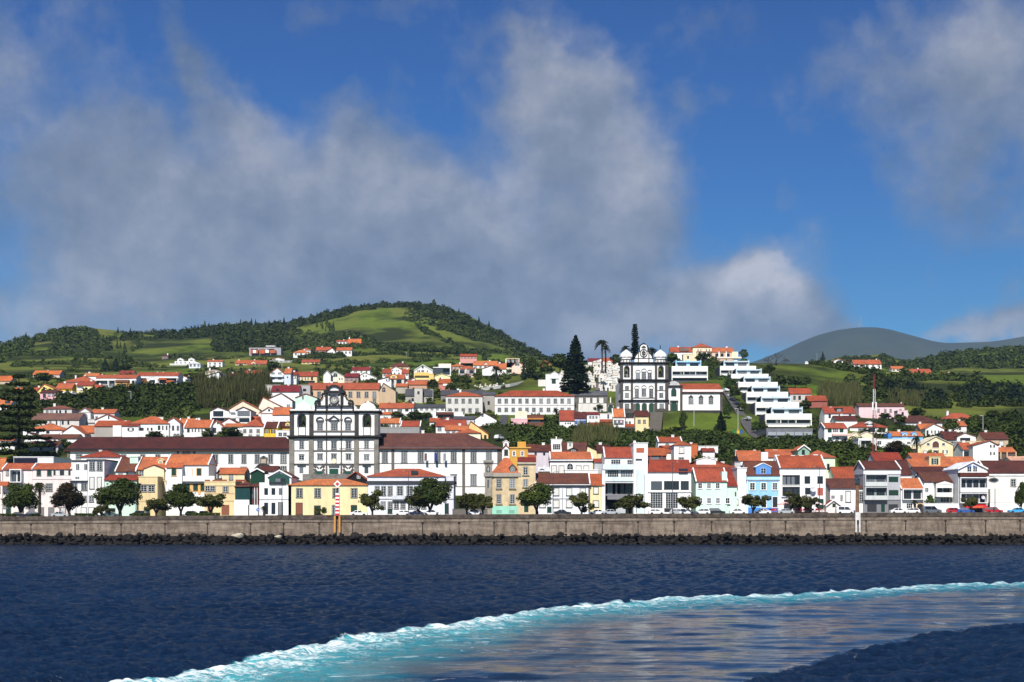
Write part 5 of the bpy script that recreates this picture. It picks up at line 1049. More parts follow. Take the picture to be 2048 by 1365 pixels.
H('white porch house with a brown roof beside the flat white house', 1122, 1440, 700, 612, 608, WHITE, WHITE, 'F', Y=563, D=8, boxes=[('porch_roof', 1125, 1330, 618, 645, -2, -.02, T_BR), ('porch_back', 1130, 1325, 645, 690, -.4, -.02, (.2, .2, .22))], win=[('x', [1180], 655, 680, 40, None, 'none', -.42)])
H('white workshop with an orange roof behind the garden wall right of the bell tower', 458, 700, 800, 742, 694, WHITE, T_OR, 'g', Y=500, D=9, vg=1, auto=(5, 1))
H('lower orange roofed shed beside the bell tower workshop', 712, 940, 800, 778, 725, (.42, .42, .42), T_OR, 'g', Y=497, D=8, vg=1)
H('long grey garden building under the two orange sheds', 470, 930, 850, 795, 790, (.28, .28, .28), CONC, 'F', Y=490, D=4)
H('small red roofed house between trees and white gables', 1050, 1165, 735, 725, 690, WHITE, T_RB, 'g', Y=524, D=7)
H('small white house with a blue attic window', 1165, 1320, 745, 700, 675, WHITE, T_OR, 'f', Y=520, D=8, xr=1275, win=[('x', [1280], 688, 715, 30)])
H('white gable house with green attic window beside the sloping road', 1565, 1832, 740, 700, 620, WHITE, T_BR, 'f', Y=520, D=10, xr=1690, win=[('x', [1668], 640, 668, 24)])
H('grey corrugated lean-to roof beside the white gable', 1335, 1570, 715, 692, 670, (.5, .5, .5), T_SL, 'g', Y=519, D=6)
H('long orange roofed house with white walls above the town hall roof', 1122, 1470, 860, 775, 712, WHITE, T_OR, 'g', Y=486, D=9, auto=(4, 1))
H('orange roof stepping in front of the long orange roofed house', 1228, 1500, 860, 822, 778, WHITE, T_OR, 'g', Y=481, D=8, auto=(4, 1))
H('large yellow gabled building above the end of the town hall roof', 1462, 1735, 935, 870, 722, (.80, .54, .22), T_OR, 'f', Y=484, D=12, xr=1530, win=[('x', [1700], 880, 925, 30)])
H('orange roofed white and yellow annex in front of the yellow gable', 1362, 1645, 900, 858, 808, (.78, .74, .55), T_OR, 'h', Y=477, D=8)
# --- centre right: row under the hill church, below schools
reg(1020, 720, 350)
H('two-step bright orange roofed white house at the head of the little row', 582, 752, 800, 708, 600, WHITE, T_OR, 'g', Y=553, D=9, win=[('x', [650, 680, 705], 735, 755, 16)])
H('small house with brown roof and a lilac wall with blue band', 756, 890, 800, 682, 618, LILAC, T_BR, 'g', Y=553, D=8, boxes=[('blue_band', 760, 890, 712, 748, -.2, -.02, (.05, .12, .34))], win=[('n', [805], 715, 750, 40, None, 'none', -.22)])
H('white house with a glazed sun room above an orange lean-to', 902, 1048, 800, 640, 618, WHITE, T_MR, 's', Y=554, D=7, win=[('n', [940, 975, 1012], 655, 692, 28)], boxes=[('lean_to', 905, 1045, 738, 786, -3, -.02, T_RB)])
H('low white house with two stacked red roofs in the little row', 1050, 1195, 800, 635, 632, WHITE, WHITE, 'F', Y=555, D=6, boxes=[('lean_to', 1050, 1190, 700, 735, -2.4, -.02, T_RB), ('lean_to', 1050, 1196, 752, 788, -4, -2.5, T_RB)], win=[('x', [1150], 640, 690, 24)])
H('white house with an orange roof over one wide dark opening with laundry', 1205, 1345, 795, 668, 580, WHITE, T_OR, 'g', Y=552, D=9, vg=1, win=[('g', [1272], 702, 762, 115)], boxes=[('laundry', 1240, 1262, 712, 745, -.3, -.15, WHITE), ('laundry', 1290, 1312, 712, 740, -.3, -.15, (.75, .45, .5))])
H('tiny white house with a red lean-to in the little row', 1348, 1458, 800, 692, 688, WHITE, WHITE, 'F', Y=554, D=5, boxes=[('lean_to', 1345, 1465, 755, 788, -2.4, -.02, T_RB)], win=[('x', [1365, 1402], 720, 750, 26)])
H('tall pale yellow house with a brown roof below the church doors', 1467, 1622, 850, 660, 604, (.80, .65, .36), T_BR, 'g', Y=547, D=8, trim='grey', win=[('w', [1512, 1573], 705, 740, 26), ('x', [1580], 795, 830, 26)])
H('pink house with a white attic and two small windows', 12, 205, 820, 690, 600, PINK, WHITE, 'F', Y=546, D=8, win=[('n', [65, 148], 728, 758, 26)], boxes=[('attic', 60, 200, 600, 690, .3, 6, (.76, .68, .52))])
H('red brown house with dark veranda beside the pink one', 206, 395, 760, 655, 640, (.16, .06, .04), (.2, .07, .05), 'F', Y=549, D=7, boxes=[('shelf', 210, 390, 685, 700, -1, -.02, (.5, .22, .05))], win=[('g', [300], 705, 735, 120)])
H('slate roofed grey stone priory with white framed windows', 700, 1142, 610, 418, 372, (.16, .15, .14), T_SL, 'g', Y=592, D=11, wallmat=stone((.15, .14, .13), .8, 'priory_stone', .5), trim='white', win=[('b', [830, 912, 990, 1068], 450, 500, 38)], boxes=[('white_base', 800, 1130, 512, 612, -.1, -.01, (.66, .64, .6))])
H('arched green door gateway between the priory and the hill church', 1146, 1212, 612, 515, 510, WHITE, WHITE, 'F', Y=586, D=3, name='gateway', cat='gateway', win=[('a', [1178], 535, 612, 54, GREEN_D, 'dark')], corn=[(505, 530, STONE_M, .3)], ch=[(1178, 440, 12)])
H('white cemetery chapel with a green arched door', 418, 600, 310, 172, 165, WHITE, WHITE, 'F', Y=618, D=9, name='chapel', cat='chapel', trim='none', win=[('c', [512], 198, 280, 48)], dor=[(470, 570, 140, 172, 195, WHITE, WHITE, None, -.4)], boxes=[('gate_wall', 602, 760, 222, 310, .5, 1.2, (.7, .68, .62)), ('gate_wall', 330, 416, 232, 310, .5, 1.2, (.7, .68, .62))])
H('white house with broad curved white pediment and dark red roof by the tall palm', 915, 1220, 50, 20, -12, WHITE, T_MR, 'g', D=9, dor=[(1000, 1130, -8, 18, 45, WHITE, WHITE, None, -.3)])
H('pink gabled house with arched attic window on the brow', 20, 195, 110, 75, 25, (.78, .58, .46), T_OR, 'f', Y=742, D=9, xr=85, trim='none', win=[('a', [85], 38, 68, 56), ('n', [130, 160], 80, 98, 18)])
H('cream towers with orange roof behind the pink gabled house', -40, 110, 60, -15, -20, (.76, .68, .5), CREAM, 'F', Y=800, D=7, auto=(3, 1))
H('orange roofed house half hidden by tall brow trees', 355, 470, 130, 45, 8, (.6, .22, .14), T_OR, 'h', D=8)
# buildings between waterfront and green bank
H('mustard house with small attic room and white window frames', 0, 240, 1250, 1030, 1022, MUST, MUST, 'F', Y=412, D=8, trim='white', win=[('w', [48, 145], 1072, 1125, 30)], corn=[(1022, 1036, (.6, .36, .1), .3)], boxes=[('attic', 88, 186, 958, 1022, .2, 5, MUST), ('roof_piece', 188, 300, 985, 1022, .4, 5, T_BR)])
t_ = ALLH[-1][0]
H('tiny white house with green shutter beside the mustard one', -92, -5, 1250, 1045, 1000, WHITE, T_OR, 'f', Y=414, D=7, win=[('c', [-45], 1055, 1115, 36)], dor=[(-80, -15, 945, 965, 1010, WHITE, WHITE, 'n', .2)])
H('low pinkish lilac house with a brown roof behind the ornate tower', 215, 478, 1250, 1068, 1008, (.58, .52, .56), T_BR, 'g', Y=410, D=8, win=[('x', [300, 400], 1085, 1120, 26)])
H('white stair tower with a broad balcony window behind the string course house', 482, 610, 1250, 935, 930, WHITE, WHITE, 'F', Y=418, D=7, name='tower', cat='tower', trim='none', win=[('n', [545], 985, 1050, 90)], ch=[(545, 900, 10)])
H('brown roofed house with one white and one dark dormer', 615, 900, 1250, 1085, 975, (.5, .45, .4), T_DK, 'g', Y=412, D=10, dor=[(672, 738, 965, 966, 1020, (.7, .68, .6), (.6, .58, .5), 'n', 1.2), (695, 788, 1030, 1050, 1088, (.05, .05, .055), T_DK, 'n', .1)])
H('pale yellow gabled house with a brown roof stretching right', 1020, 1168, 1250, 1080, 1005, PALEY, T_DK, 'g', Y=410, D=9, win=[('w', [1050], 1160, 1200, 40)], boxes=[])
H('pale yellow gable end facing the ornate tower', 895, 1028, 1250, 1065, 1008, PALEY, T_DK, 'f', Y=411, D=9, xr=905)
H('orange roofed white house at the foot of the bank under the stairs', 1735, 2010, 1080, 962, 915, WHITE, T_RB, 'g', Y=432, D=8, win=[('a', [1840], 985, 1005, 40)], vg=1)
reg(1360, 720, 350)
H('small orange box house with a white chimney at the bank foot', 95, 205, 1080, 990, 985, (.5, .13, .05), T_OR, 'F', Y=428, D=6, ch=[(140, 965, 26)])
H('white balustraded terrace at the foot of the green bank', 215, 445, 1050, 1015, 1010, WHITE, WHITE, 'F', Y=440, D=2)
H('small orange roof in the shrubs at the bank foot', 265, 405, 1095, 1072, 1045, WHITE, T_RB, 'g', Y=430, D=5)
# --- terraces of white flats
def flats(label, x0, x1, yt, yb, px0, px1, pyt, blue=False, base=None, Y=None):
 Y = Y or Y_at(ux((x0+x1)/2), uy(yb)); f = Front('terrace_block', label, 'apartment block', (x0+x1)/2, yb, Y)
 f.t['group'] = 'stepped white apartment blocks'
 D = 12; xa, xb = f.x(x0), f.x(x1); h = f.z(yt); T = .35; ALLH.append((f.t, xb-xa+4, D, h))
 m = MB(); m.box(xa, xb, 0, D, h*.62, h); m.box(xa, xa+T, 0, D, -.2, h*.62-.003); m.box(xb-T, xb, 0, D, -.2, h*.62-.003); m.box(xa+T, xb-T, 0, D*.9, h*.16, h*.30); m.box(xa+T, xb-T, 1.9, D*.9, h*.303, h*.617);
 m.build('frame', plaster((.80, .785, .74), .10), f.t)
 m = MB(); m.box(xa-.05, xb+.05, .8, D+.5, -5, -.203); m.box(xa-.25, xa-.01, 1.2, D+.4, -5, h*.97); m.build('base', stone((.075, .08, .095), .7, 'dark_cladding', .2), f.t)
 MB().box(xa+T+.02, xb-T-.02, 1.5, D*.8, -.2, h*.16-.003).build('lower_wall', stone((.13, .135, .15), .7, 'grey_render', .2), f.t)
 w = xb-xa
 for cx in (-.33, 0, .33): MB().box((xa+xb)/2+(cx+.165)*w-.12, (xa+xb)/2+(cx+.165)*w+.12, .25, 1.88, h*.303, h*.617).build('partition', plaster((.80, .785, .74), .10), f.t)
 for cx, ww in ((-.36, .2), (-.1, .2), (.2, .34), (.42, .1)):
  o = window(f.t, 'g', (xa+xb)/2+cx*w, h*.31, h*.61, ww*w, 1.89, None, 'none', True)
 for cx, ww in ((-.3, .25), (.15, .3)): window(f.t, 'g', (xa+xb)/2+cx*w, -.15, h*.15, ww*w, 1.49, None, 'none', True)
 m = MB(); m.box(xa+T+.02, xb-T-.02, .08, .14, h*.303, h*.40); m.build('railing', flat((.30, .32, .33), .25, 'glass_rail'), f.t)
 if px0 is not None:
  pa, pb = f.x(px0), f.x(px1); pz = f.z(pyt); col = (.36, .58, .80) if blue else (.50, .60, .66)  # blue-grey shading of the plain penthouses is put into their plaster colour
  m = MB(); m.box(pa, pb, 2.2, D, h+.003, pz-.5); m.box(pa, pb, 1.2, D, pz-.497, pz); m.box(pa, pa+.4, 1.0, D, h+.003, pz+.45); m.box(pb-.4, pb, 1.0, D, h+.003, pz+.45)
  m.box((pa+pb)/2-.9, (pa+pb)/2+.9, 3.5, 5, pz+.003, pz+.7)
  p = m.build('penthouse', plaster(col, .08), f.t)
  for cx in (-.24, .24): window(p, 'g', (pa+pb)/2+cx*(pb-pa), h+.25, h+(pz-h)*.66, (pb-pa)*.34, 2.19, None, 'none', True)
flats('lowest stepped white apartment block standing on a grey garage base', 1000, 1542, 630, 815, 1075, 1443, 560)
rwall('grey garage wall with pale doors under the lowest stepped block', 1012, 1552, 800, 890, 499, stone((.16, .17, .19), .8, 'grey_concrete', .25), 26)
f = Front('garage_row', 'row of pale grey garage doors under the lowest stepped block', 'garages', 1280, 885, 498.6)
for k in range(5): f.box('garage_door', 1030+k*104, 1125+k*104, 845, 885, -.12, -.01, flat((.30, .32, .36), .5, 'garage_grey'))
flats('second stepped white apartment block counted up from the garages', 884, 1394, 495, 668, 955, 1305, 432)
flats('third stepped white apartment block counted up from the garages', 778, 1264, 375, 538, 844, 1175, 312)
flats('fourth stepped white apartment block counted up from the garages', 684, 1144, 260, 415, 750, 1064, 200)
flats('fifth stepped white apartment block counted up from the garages', 600, 1036, 165, 305, 660, 960, 108)
flats('topmost stepped white apartment block of the diagonal flight', 470, 890, 72, 205, 515, 815, 10)
reg(1200, 580, 420)
flats('separate white apartment block with a pale blue penthouse beside the hill church', 700, 1052, 745, 880, 740, 990, 692, True, Y=645)
# villa on the brow
H('cream villa with a square hipped orange tower on the brow of the hill', 905, 1090, 700, 562, 525, (.78, .68, .46), T_OR, 'h', Y=770, D=10, trim='none', win=[('sb', [970, 1052], 580, 598, 18, 'k'), ('g', [965, 1015, 1060], 622, 660, 34)], boxes=[('porch_roof', 940, 1095, 604, 612, -2.5, -.02, (.3, .16, .12)), ('post', 944, 952, 612, 680, -2.4, -2.1, WHITE), ('post', 985, 993, 612, 680, -2.4, -2.1, WHITE), ('post', 1030, 1038, 612, 680, -2.4, -2.1, WHITE), ('terrace', 940, 1370, 660, 676, -3.5, -.02, (.72, .66, .55))])
H('low cream wing of the brow villa with a colonnaded orange roof', 1092, 1300, 690, 605, 570, (.62, .45, .34), T_OR, 'g', Y=772, D=8, win=[('g', [1140, 1190, 1250], 620, 655, 30)], boxes=[('post', 1152, 1162, 606, 665, -1.6, -1.3, WHITE), ('post', 1222, 1232, 606, 665, -1.6, -1.3, WHITE), ('end_wall', 1285, 1345, 605, 670, -.5, 5, (.78, .68, .46))])
H('orange roofed house with a roof terrace left of the brow villa', 690, 905, 650, 606, 565, WHITE, T_OR, 'g', Y=772, D=9, boxes=[('roof_terrace', 778, 862, 572, 598, -.6, 2, (.16, .12, .11))])
H('low cream block below the brow villa tower', 812, 905, 700, 632, 630, (.78, .66, .45), CREAM, 'F', Y=760, D=6)
H('red gabled cottage beside the church trees', 28, 138, 730, 705, 668, (.7, .55, .5), T_RB, 'g', D=7)
# --- right-hand hillside
reg(1600, 580, 448)
H('orange roofed house with an arched garage opening on the ridge field', 255, 440, 702, 662, 633, WHITE, T_OR, 'f', D=9, xr=350, trim='none', win=[('g', [362], 645, 690, 40), ('g', [410], 650, 690, 36)])
H('white long house with a two-tier orange roof on the ridge field', 490, 745, 715, 680, 645, WHITE, T_OR, 'g', D=9, auto=(5, 1), ch=[(715, 632, 10), (648, 640, 8)])
H('small white house with an orange roof next on the ridge lane', 838, 950, 750, 722, 702, (.76, .68, .5), T_OR, 'g', D=8, auto=(3, 1))
H('long low orange roofed barn with white ends on the ridge lane', 985, 1205, 785, 765, 728, WHITE, T_OR, 'g', D=9, ov=.7)
H('small orange roof alone in the dark wood', 1310, 1408, 805, 795, 765, (.5, .4, .3), T_RB, 'g', D=7)
H('small white domed hut on the ridge', 46, 78, 672, 662, 655, WHITE, WHITE, 'h', D=5)
reg(1700, 720, 348)
H('long pink house with a thin brown roof in the garden slope', 105, 640, 680, 548, 522, PALEP, T_BR, 'g', D=9, win=[('w', [335, 415, 478, 595], 582, 615, 20)], ch=[(638, 502, 12)])
H('pink terrace block at the end of the long pink house', 560, 680, 690, 600, 598, PALEP, PALEP, 'F', Y=548, D=5)
H('long white bungalow with a dark brown roof and green arched shutters', 555, 1085, 820, 742, 660, (.66, .68, .70), T_DK, 'h', D=12, hipin=6, trim='none', win=[('sb', [590, 722, 812], 762, 795, 24), ('x', [1000], 740, 765, 40)])
H('white house with a broad orange roof and round-topped white dormer', 0, 440, 890, 795, 735, WHITE, T_OR, 'h', D=10, hipin=5, win=[('n', [140], 808, 850, 90), ('g', [255], 805, 850, 80)], dor=[(200, 270, 725, 745, 775, WHITE, WHITE, 's', .3)])
H('cream house with two small pediments and an upper veranda', -40, 280, 975, 885, 868, (.80, .70, .45), (.76, .6, .5), 'F', D=9, trim='none', win=[('g', [40, 150, 210], 895, 925, 40)], dor=[(20, 105, 855, 880, 890, (.8, .7, .5), (.7, .5, .45), None, -.4), (125, 265, 850, 882, 890, (.8, .7, .5), (.7, .5, .45), None, -.4)])
H('white block of flats with recessed balconies below the two pediments', 98, 310, 1100, 930, 928, (.72, .72, .72), WHITE, 'F', D=9, trim='none', cat='apartment block', name='apartment_block', log=[(110, 250, 945, 1030, WHITE, (.3, .28, .2), 1.3, 2), (110, 250, 1040, 1095, WHITE, (.3, .2, .15), 1.3, 2)], win=[('n', [345], 955, 1000, 50)])
H('long white retaining house behind the radio mast', 310, 770, 1010, 938, 932, WHITE, WHITE, 'F', Y=478, D=6, win=[('g', [690], 965, 990, 40)])
H('bright blue house with an orange roof and two blue dormers', 495, 860, 935, 898, 855, (.22, .48, .80), T_OR, 'g', Y=490, D=8, dor=[(612, 678, 852, 868, 905, (.3, .56, .85), (.3, .5, .8), 'n', -.1), (728, 785, 852, 868, 905, (.3, .56, .85), (.3, .5, .8), 'n', -.1)], boxes=[('dark_end', 448, 494, 865, 935, .2, 6, (.06, .2, .5))])
H('white gabled house with two black shuttered windows beside the bare tree', 888, 1108, 895, 812, 755, WHITE, T_OR, 'f', D=9, xr=985, trim='none', win=[('sb', [982, 1060], 832, 865, 26, 'k'), ('d', [912], 830, 890, 24, 'k')])
H('orange roof sloping left from the white gabled house', 828, 985, 860, 822, 762, (.6, .5, .4), T_OR, 'g', Y=524, D=8)
H('white box house with orange roof in the trees right of the bare tree', 1215, 1372, 860, 778, 730, WHITE, T_OR, 'g', Y=528, D=8)
H('orange roof along the field edge among trees', 1120, 1485, 735, 698, 630, (.76, .7, .6), T_OR, 'h', D=10, hipin=4)
H('big cream gabled house with a wide arched attic window', 838, 1212, 1135, 1000, 905, (.78, .66, .42), (.72, .62, .45), 'f', D=11, xr=1005, trim='white', win=[('a', [1008], 958, 1035, 78, (.12, .05, .03)), ('c', [920, 1100], 982, 1005, 32, 'k'), ('sb', [903, 1012, 1118], 1062, 1102, 30)], boxes=[('wing', 700, 840, 1010, 1130, .5, 6, (.76, .66, .42))])
H('dark carport below the wing of the big cream gabled house', 705, 790, 1130, 1055, 1050, (.06, .05, .04), T_BR, 'F', Y=452, D=4)
H('white fronted house with brown roof and a long strip window', 1262, 1490, 975, 905, 862, WHITE, T_BR, 'f', Y=486, D=10, xr=1350, win=[('g', [1355], 918, 955, 120)])
H('brown roof slope left of the strip window house', 1115, 1300, 960, 938, 852, (.4, .38, .36), T_BR, 'g', Y=488, D=10)
H('tall grey side building beside the cream arched house', 1216, 1328, 1140, 965, 960, (.20, .20, .20), GREYW, 'F', Y=464, D=9)
H('beige house with a brown roof near the picture edge', 1575, 1862, 1030, 932, 862, (.55, .43, .30), T_BR, 'g', D=9, win=[('b', [1782], 960, 1010, 46)])
H('cream parapet house behind the white gable with orange roof', 1322, 1590, 1060, 965, 960, (.74, .66, .48), CREAM, 'F', Y=476, D=8)
H('white tall gable house with two black shuttered windows and an orange left slope', 1448, 1745, 1210, 1010, 955, WHITE, T_OR, 'f', Y=446, D=11, xr=1640, trim='none', win=[('sb', [1676], 1002, 1032, 26, 'k'), ('sb', [1676], 1088, 1120, 26, 'k')])
H('orange roof with dark glazed sun room left of the tall white gable', 1328, 1450, 1160, 1055, 985, WHITE, T_OR, 'g', Y=450, D=9, win=[('g', [1390], 1075, 1145, 100)])
H('open porch with an orange roof and cream pillars', 1748, 1945, 1170, 1085, 1040, (.12, .08, .07), T_OR, 'g', Y=452, D=6, boxes=[('post', 1752, 1762, 1088, 1170, -1.5, -1.25, CREAM), ('post', 1825, 1835, 1088, 1170, -1.5, -1.25, CREAM), ('post', 1930, 1940, 1088, 1170, -1.5, -1.25, CREAM)])
H('grey parapet wall house below the cream arched house', 1130, 1325, 1200, 1145, 1142, (.6, .6, .62), GREYW, 'F', Y=436, D=6)
H('pale orange roof at the picture edge below the porch', 1900, 2120, 1210, 1195, 1150, WHITE, (.55, .3, .2), 'g', Y=420, D=8)
reg(1360, 720, 350)
H('white house with green shutters and an orange roof beside the green bank', 1690, 1960, 960, 800, 750, WHITE, T_OR, 'g', Y=478, D=10, trim='none', vg=1, win=[('c', [1752, 1890], 795, 850, 46), ('n', [1820], 800, 850, 70), ('c', [1755], 905, 950, 46), ('n', [1840, 1940], 905, 940, 40)], boxes=[('awning', 1775, 2005, 865, 890, -1.4, -.02, (.75, .5, .45))])
H('white house with an orange roof, dark dormer and white firewall', 1692, 2050, 720, 625, 558, WHITE, T_OR, 'g', Y=534, D=9, ch=[(1795, 552, 24)], dor=[(1825, 1910, 568, 570, 622, (.05, .05, .05), (.06, .06, .06), 'n', .6)])
H('brown roofed low house in front of the dark dormer house', 1820, 2075, 750, 710, 665, WHITE, T_BR, 'g', Y=520, D=8)
H('dark red roof alone on the bushy slope', 1500, 1722, 520, 480, 428, (.3, .1, .08), T_RB, 'g', Y=598, D=8)
H('old white farm ruin with a brown roof beside the fourth block', 1290, 1540, 480, 395, 340, (.55, .5, .46), T_OB, 'g', Y=618, D=8, win=[('x', [1340, 1400, 1480], 420, 470, 30)])
# --- garden and cemetery walls
reg(1020, 720, 350)
def wall_line(label, pts, h, Yf, mat, name='garden_wall', cat='wall'):
 P = []
 for x, y in pts:
  px, py = ux(x), uy(y); Y = Yf if Yf else Y_at(px, py); P.append(W(px, py, Y))
 o = P[0]; t = thing(name, label, cat, o); m = MB()
 for a, b_ in zip(P, P[1:]):
  a, b_ = a-o, b_-o
  for s0, s1 in ((0, .45),):
   m.face([a+Vector((0, 0, -3)), b_+Vector((0, 0, -3)), b_+Vector((0, 0, h)), a+Vector((0, 0, h))])
   m.face([a+Vector((0, 0, h)), b_+Vector((0, 0, h)), b_+Vector((0, .45, h)), a+Vector((0, .45, h))])
   m.face([b_+Vector((0, .45, -3)), a+Vector((0, .45, -3)), a+Vector((0, .45, h)), b_+Vector((0, .45, h))])
 m.build('wall', mat, t)
wall_line('long white cemetery wall rising to the cemetery chapel', [(-340, 370), (0, 318), (240, 265), (420, 245)], 1.6, None, plaster((.76, .73, .66), .3))
wall_line('upper white cemetery wall behind rows of graves', [(-620, 300), (-300, 255), (0, 205), (190, 190)], 2.6, None, plaster((.74, .72, .68), .3))
wall_line('white boundary wall at the top of the terraced graves', [(700, 105), (960, 85), (1270, 62)], 1.5, None, plaster((.7, .66, .6), .4))
reg(600, 600, 420)
def tombs():
 rs = random.Random(21); m_t = [plaster((.74, .72, .68), .3), plaster((.70, .64, .55), .4), plaster((.62, .60, .57), .4)]
 def one(px, py, kind, sc):
  Y = Y_at(px, py); p = W(px, py, Y); b = MB()
  mt = m_t[rs.randrange(3)]
  if kind == 0: b.box(-.7, .7, -.9, .9, -.8, .7); b.box(-.12, .12, .5, .74, .7, 2.0); b.box(-.5, .5, .52, .72, 1.35, 1.6)
  elif kind == 1: b.prism([(-.9, -.8), (.9, -.8), (.9, 1.9), (0, 2.8), (-.9, 1.9)], -.9, .9)
  else: b.box(-1.0, 1.0, -1, 1, -.8, 2.6); b.prism([(-1.2, 2.603), (1.2, 2.603), (0, 3.5)], -1.2, 1.1)
  me = b.mesh('tomb', mt); o = link('tomb', me, None, p, rs.uniform(-.3, .3)); o.scale = (sc,)*3
  tag(o, 'pale stone tomb in the terraced cemetery beside the hill church' if kind < 2 else 'house shaped white tomb in the terraced cemetery beside the hill church', 'tomb', 'tombs of the cemetery' if kind < 2 else 'chapel tombs of the cemetery')
  if kind > 0: MB().box(-.35, .35, -1.06, -1.0 if kind == 2 else -.9, -.2, 1.4).build('door', flat((.05, .05, .045), .6, 'tomb_door'), o)
 for r in range(11):
  py = 736+r*4.7
  for k in range(8):
   px = 1190+k*6.4+rs.uniform(-2, 2)+(3 if r % 2 else 0)
   if px > 1240 or (1184 < px < 1200 and py > 755): continue
   one(px, py, rs.choice((0, 1, 1, 2)), rs.uniform(.85, 1.4))
 for r in range(5):
  py = 752+r*6
  for k in range(13): one(1122+k*5+r*1.2+rs.uniform(-2, 2), py, rs.choice((0, 1, 2)), rs.uniform(.7, 1.1))
 for k in range(34):
  px = 925+k*4.1+rs.uniform(-1.5, 1.5); one(px, 781-(px-925)*.155+rs.uniform(-1, 5), 0, rs.uniform(.7, 1.0))
tombs()
# hill road beside the flats
def hillroad():
 L_ = [(1440, 775), (1448, 790), (1462, 812), (1476, 835), (1486, 855), (1498, 872), (1520, 884)]; R_ = [(1446, 772), (1458, 788), (1474, 808), (1492, 832), (1506, 850), (1524, 866), (1560, 880)]
 m = MB(); A_, B_ = [], []
 for (a, b_), (c, d) in zip(L_, R_):
  y1 = Y_at(a, b_); y2 = Y_at(c, d); A_.append(W(a, b_, y1)+Vector((0, 0, .4))); B_.append(W(c, d, y2)+Vector((0, 0, .4)))
 for k in range(len(A_)-1): m.face([A_[k], A_[k+1], B_[k+1], B_[k]])
 structure(m.build('hill_road', stone((.09, .085, .085), .4, 'road_asphalt', .25)))
hillroad()
def hillroad2():
 L_ = [(1003, 832), (998, 850), (992, 872), (990, 890)]; R_ = [(1016, 832), (1015, 850), (1013, 872), (1012, 890)]
 m = MB(); A_ = [W(a, b_, Y_at(a, b_))+Vector((0, 0, .4)) for a, b_ in L_]; B_ = [W(a, b_, Y_at(a, b_))+Vector((0, 0, .4)) for a, b_ in R_]
 for k in range(3): m.face([A_[k], A_[k+1], B_[k+1], B_[k]])
 structure(m.build('side_road', stone((.07, .07, .075), .4, 'road_asphalt2', .25)))
hillroad2()
def stairs():
 # long grey cemetery stair and the ramp of steps under the church doors
 m = MB(); P = [W(a, b_, Y_at(a, b_)) for a, b_ in ((1183, 745), (1192, 745), (1204, 783), (1190, 783))]
 m.face([p+Vector((0, 0, .5)) for p in P]); structure(m.build('path', stone((.14, .125, .12), .8, 'stair_stone', .3)))
 m = MB(); P = [W(a, b_, Y_at(a, b_)) for a, b_ in ((1301, 828), (1326, 828), (1322, 868), (1298, 868))]
 m.face([p+Vector((0, 0, .5)) for p in P]); structure(m.build('path', stone((.12, .105, .085), .8, 'ramp_stone', .3)))
stairs()
# ------------------------------------------------------------------ let the ground meet the foot of every house, and tabulate it
import bisect
def fit_ground():
 pts = []
 for t, w, D, ze in ALLH:
  X, Y, Z = t.location
  if Y < 425: continue
  d = max(-9, min(4, Z-ground_z(X, Y)))
  for fx in (-.4, .4): pts.append((X+fx*w, Y-.5, d)); pts.append((X+fx*w, Y+D*.55, max(-7, min(4, Z-ground_z(X, Y+D*.55)))))
 return np.array(pts)
_FIT = fit_ground()
_YS = list(np.arange(372, 730, 2.0))+list(np.arange(730, 1250, 6.0))+list(np.arange(1250, 1720, 10.0))+list(np.arange(1740, 3010, 60.0))+[3600.0, 5200.0]
_PX = np.arange(-720, 2824, 4.0)
def _rows():
 out = []
 for Y in _YS:
  X = (_PX-CX)*Y/F
  if Y <= 376: out.append(7.05+.0042*np.clip(X, -260, 260)); continue
  yy = max(Y, 425); z = EYE+(HY-tprofile(CX+X*F/Y, yy))*yy/F
  if Y < 425: t = (Y-376)/49; z = (7.05+.0042*np.clip(X, -260, 260))*(1-t)+z*t
  f = _FIT[np.abs(_FIT[:, 1]-Y) < 30]
  if Y > 405 and len(f):
   w = np.exp(-((X[:, None]-f[None, :, 0])**2+(Y-f[None, :, 1])**2)/(2*7.5**2)); z = z+min(1, (Y-405)/20)*(w*f[None, :, 2]).sum(1)/(w.sum(1)+.12)
  out.append(z)
 return np.array(out)
_G = _rows(); _PYG = np.minimum.accumulate(HY-(_G-EYE)*F/np.array(_YS)[:, None], 0)
def ground_z(X, Y):
 if Y <= 376: return street_z(X)
 px = CX+X*F/Y; i = min(max((px+720)/4, 0), len(_PX)-1.001); i0 = int(i); fi = i-i0
 j = min(max(bisect.bisect_right(_YS, Y)-1, 0), len(_YS)-2); t = min(1, (Y-_YS[j])/(_YS[j+1]-_YS[j]))
 a = _G[j, i0]*(1-fi)+_G[j, i0+1]*fi; b = _G[j+1, i0]*(1-fi)+_G[j+1, i0+1]*fi
 return float(a*(1-t)+b*t)
def Y_at(px, py):
 i = int(min(max((px+720)/4, 0), len(_PX)-1)); col = _PYG[:, i]; j = int(np.searchsorted(-col, -py))
 if j >= len(col): return 1690.0
 if j == 0: return 376.0
 a, b = col[j-1], col[j]; t = (a-py)/max(1e-6, a-b)
 return min(1690.0, _YS[j-1]+(_YS[j]-_YS[j-1])*t)
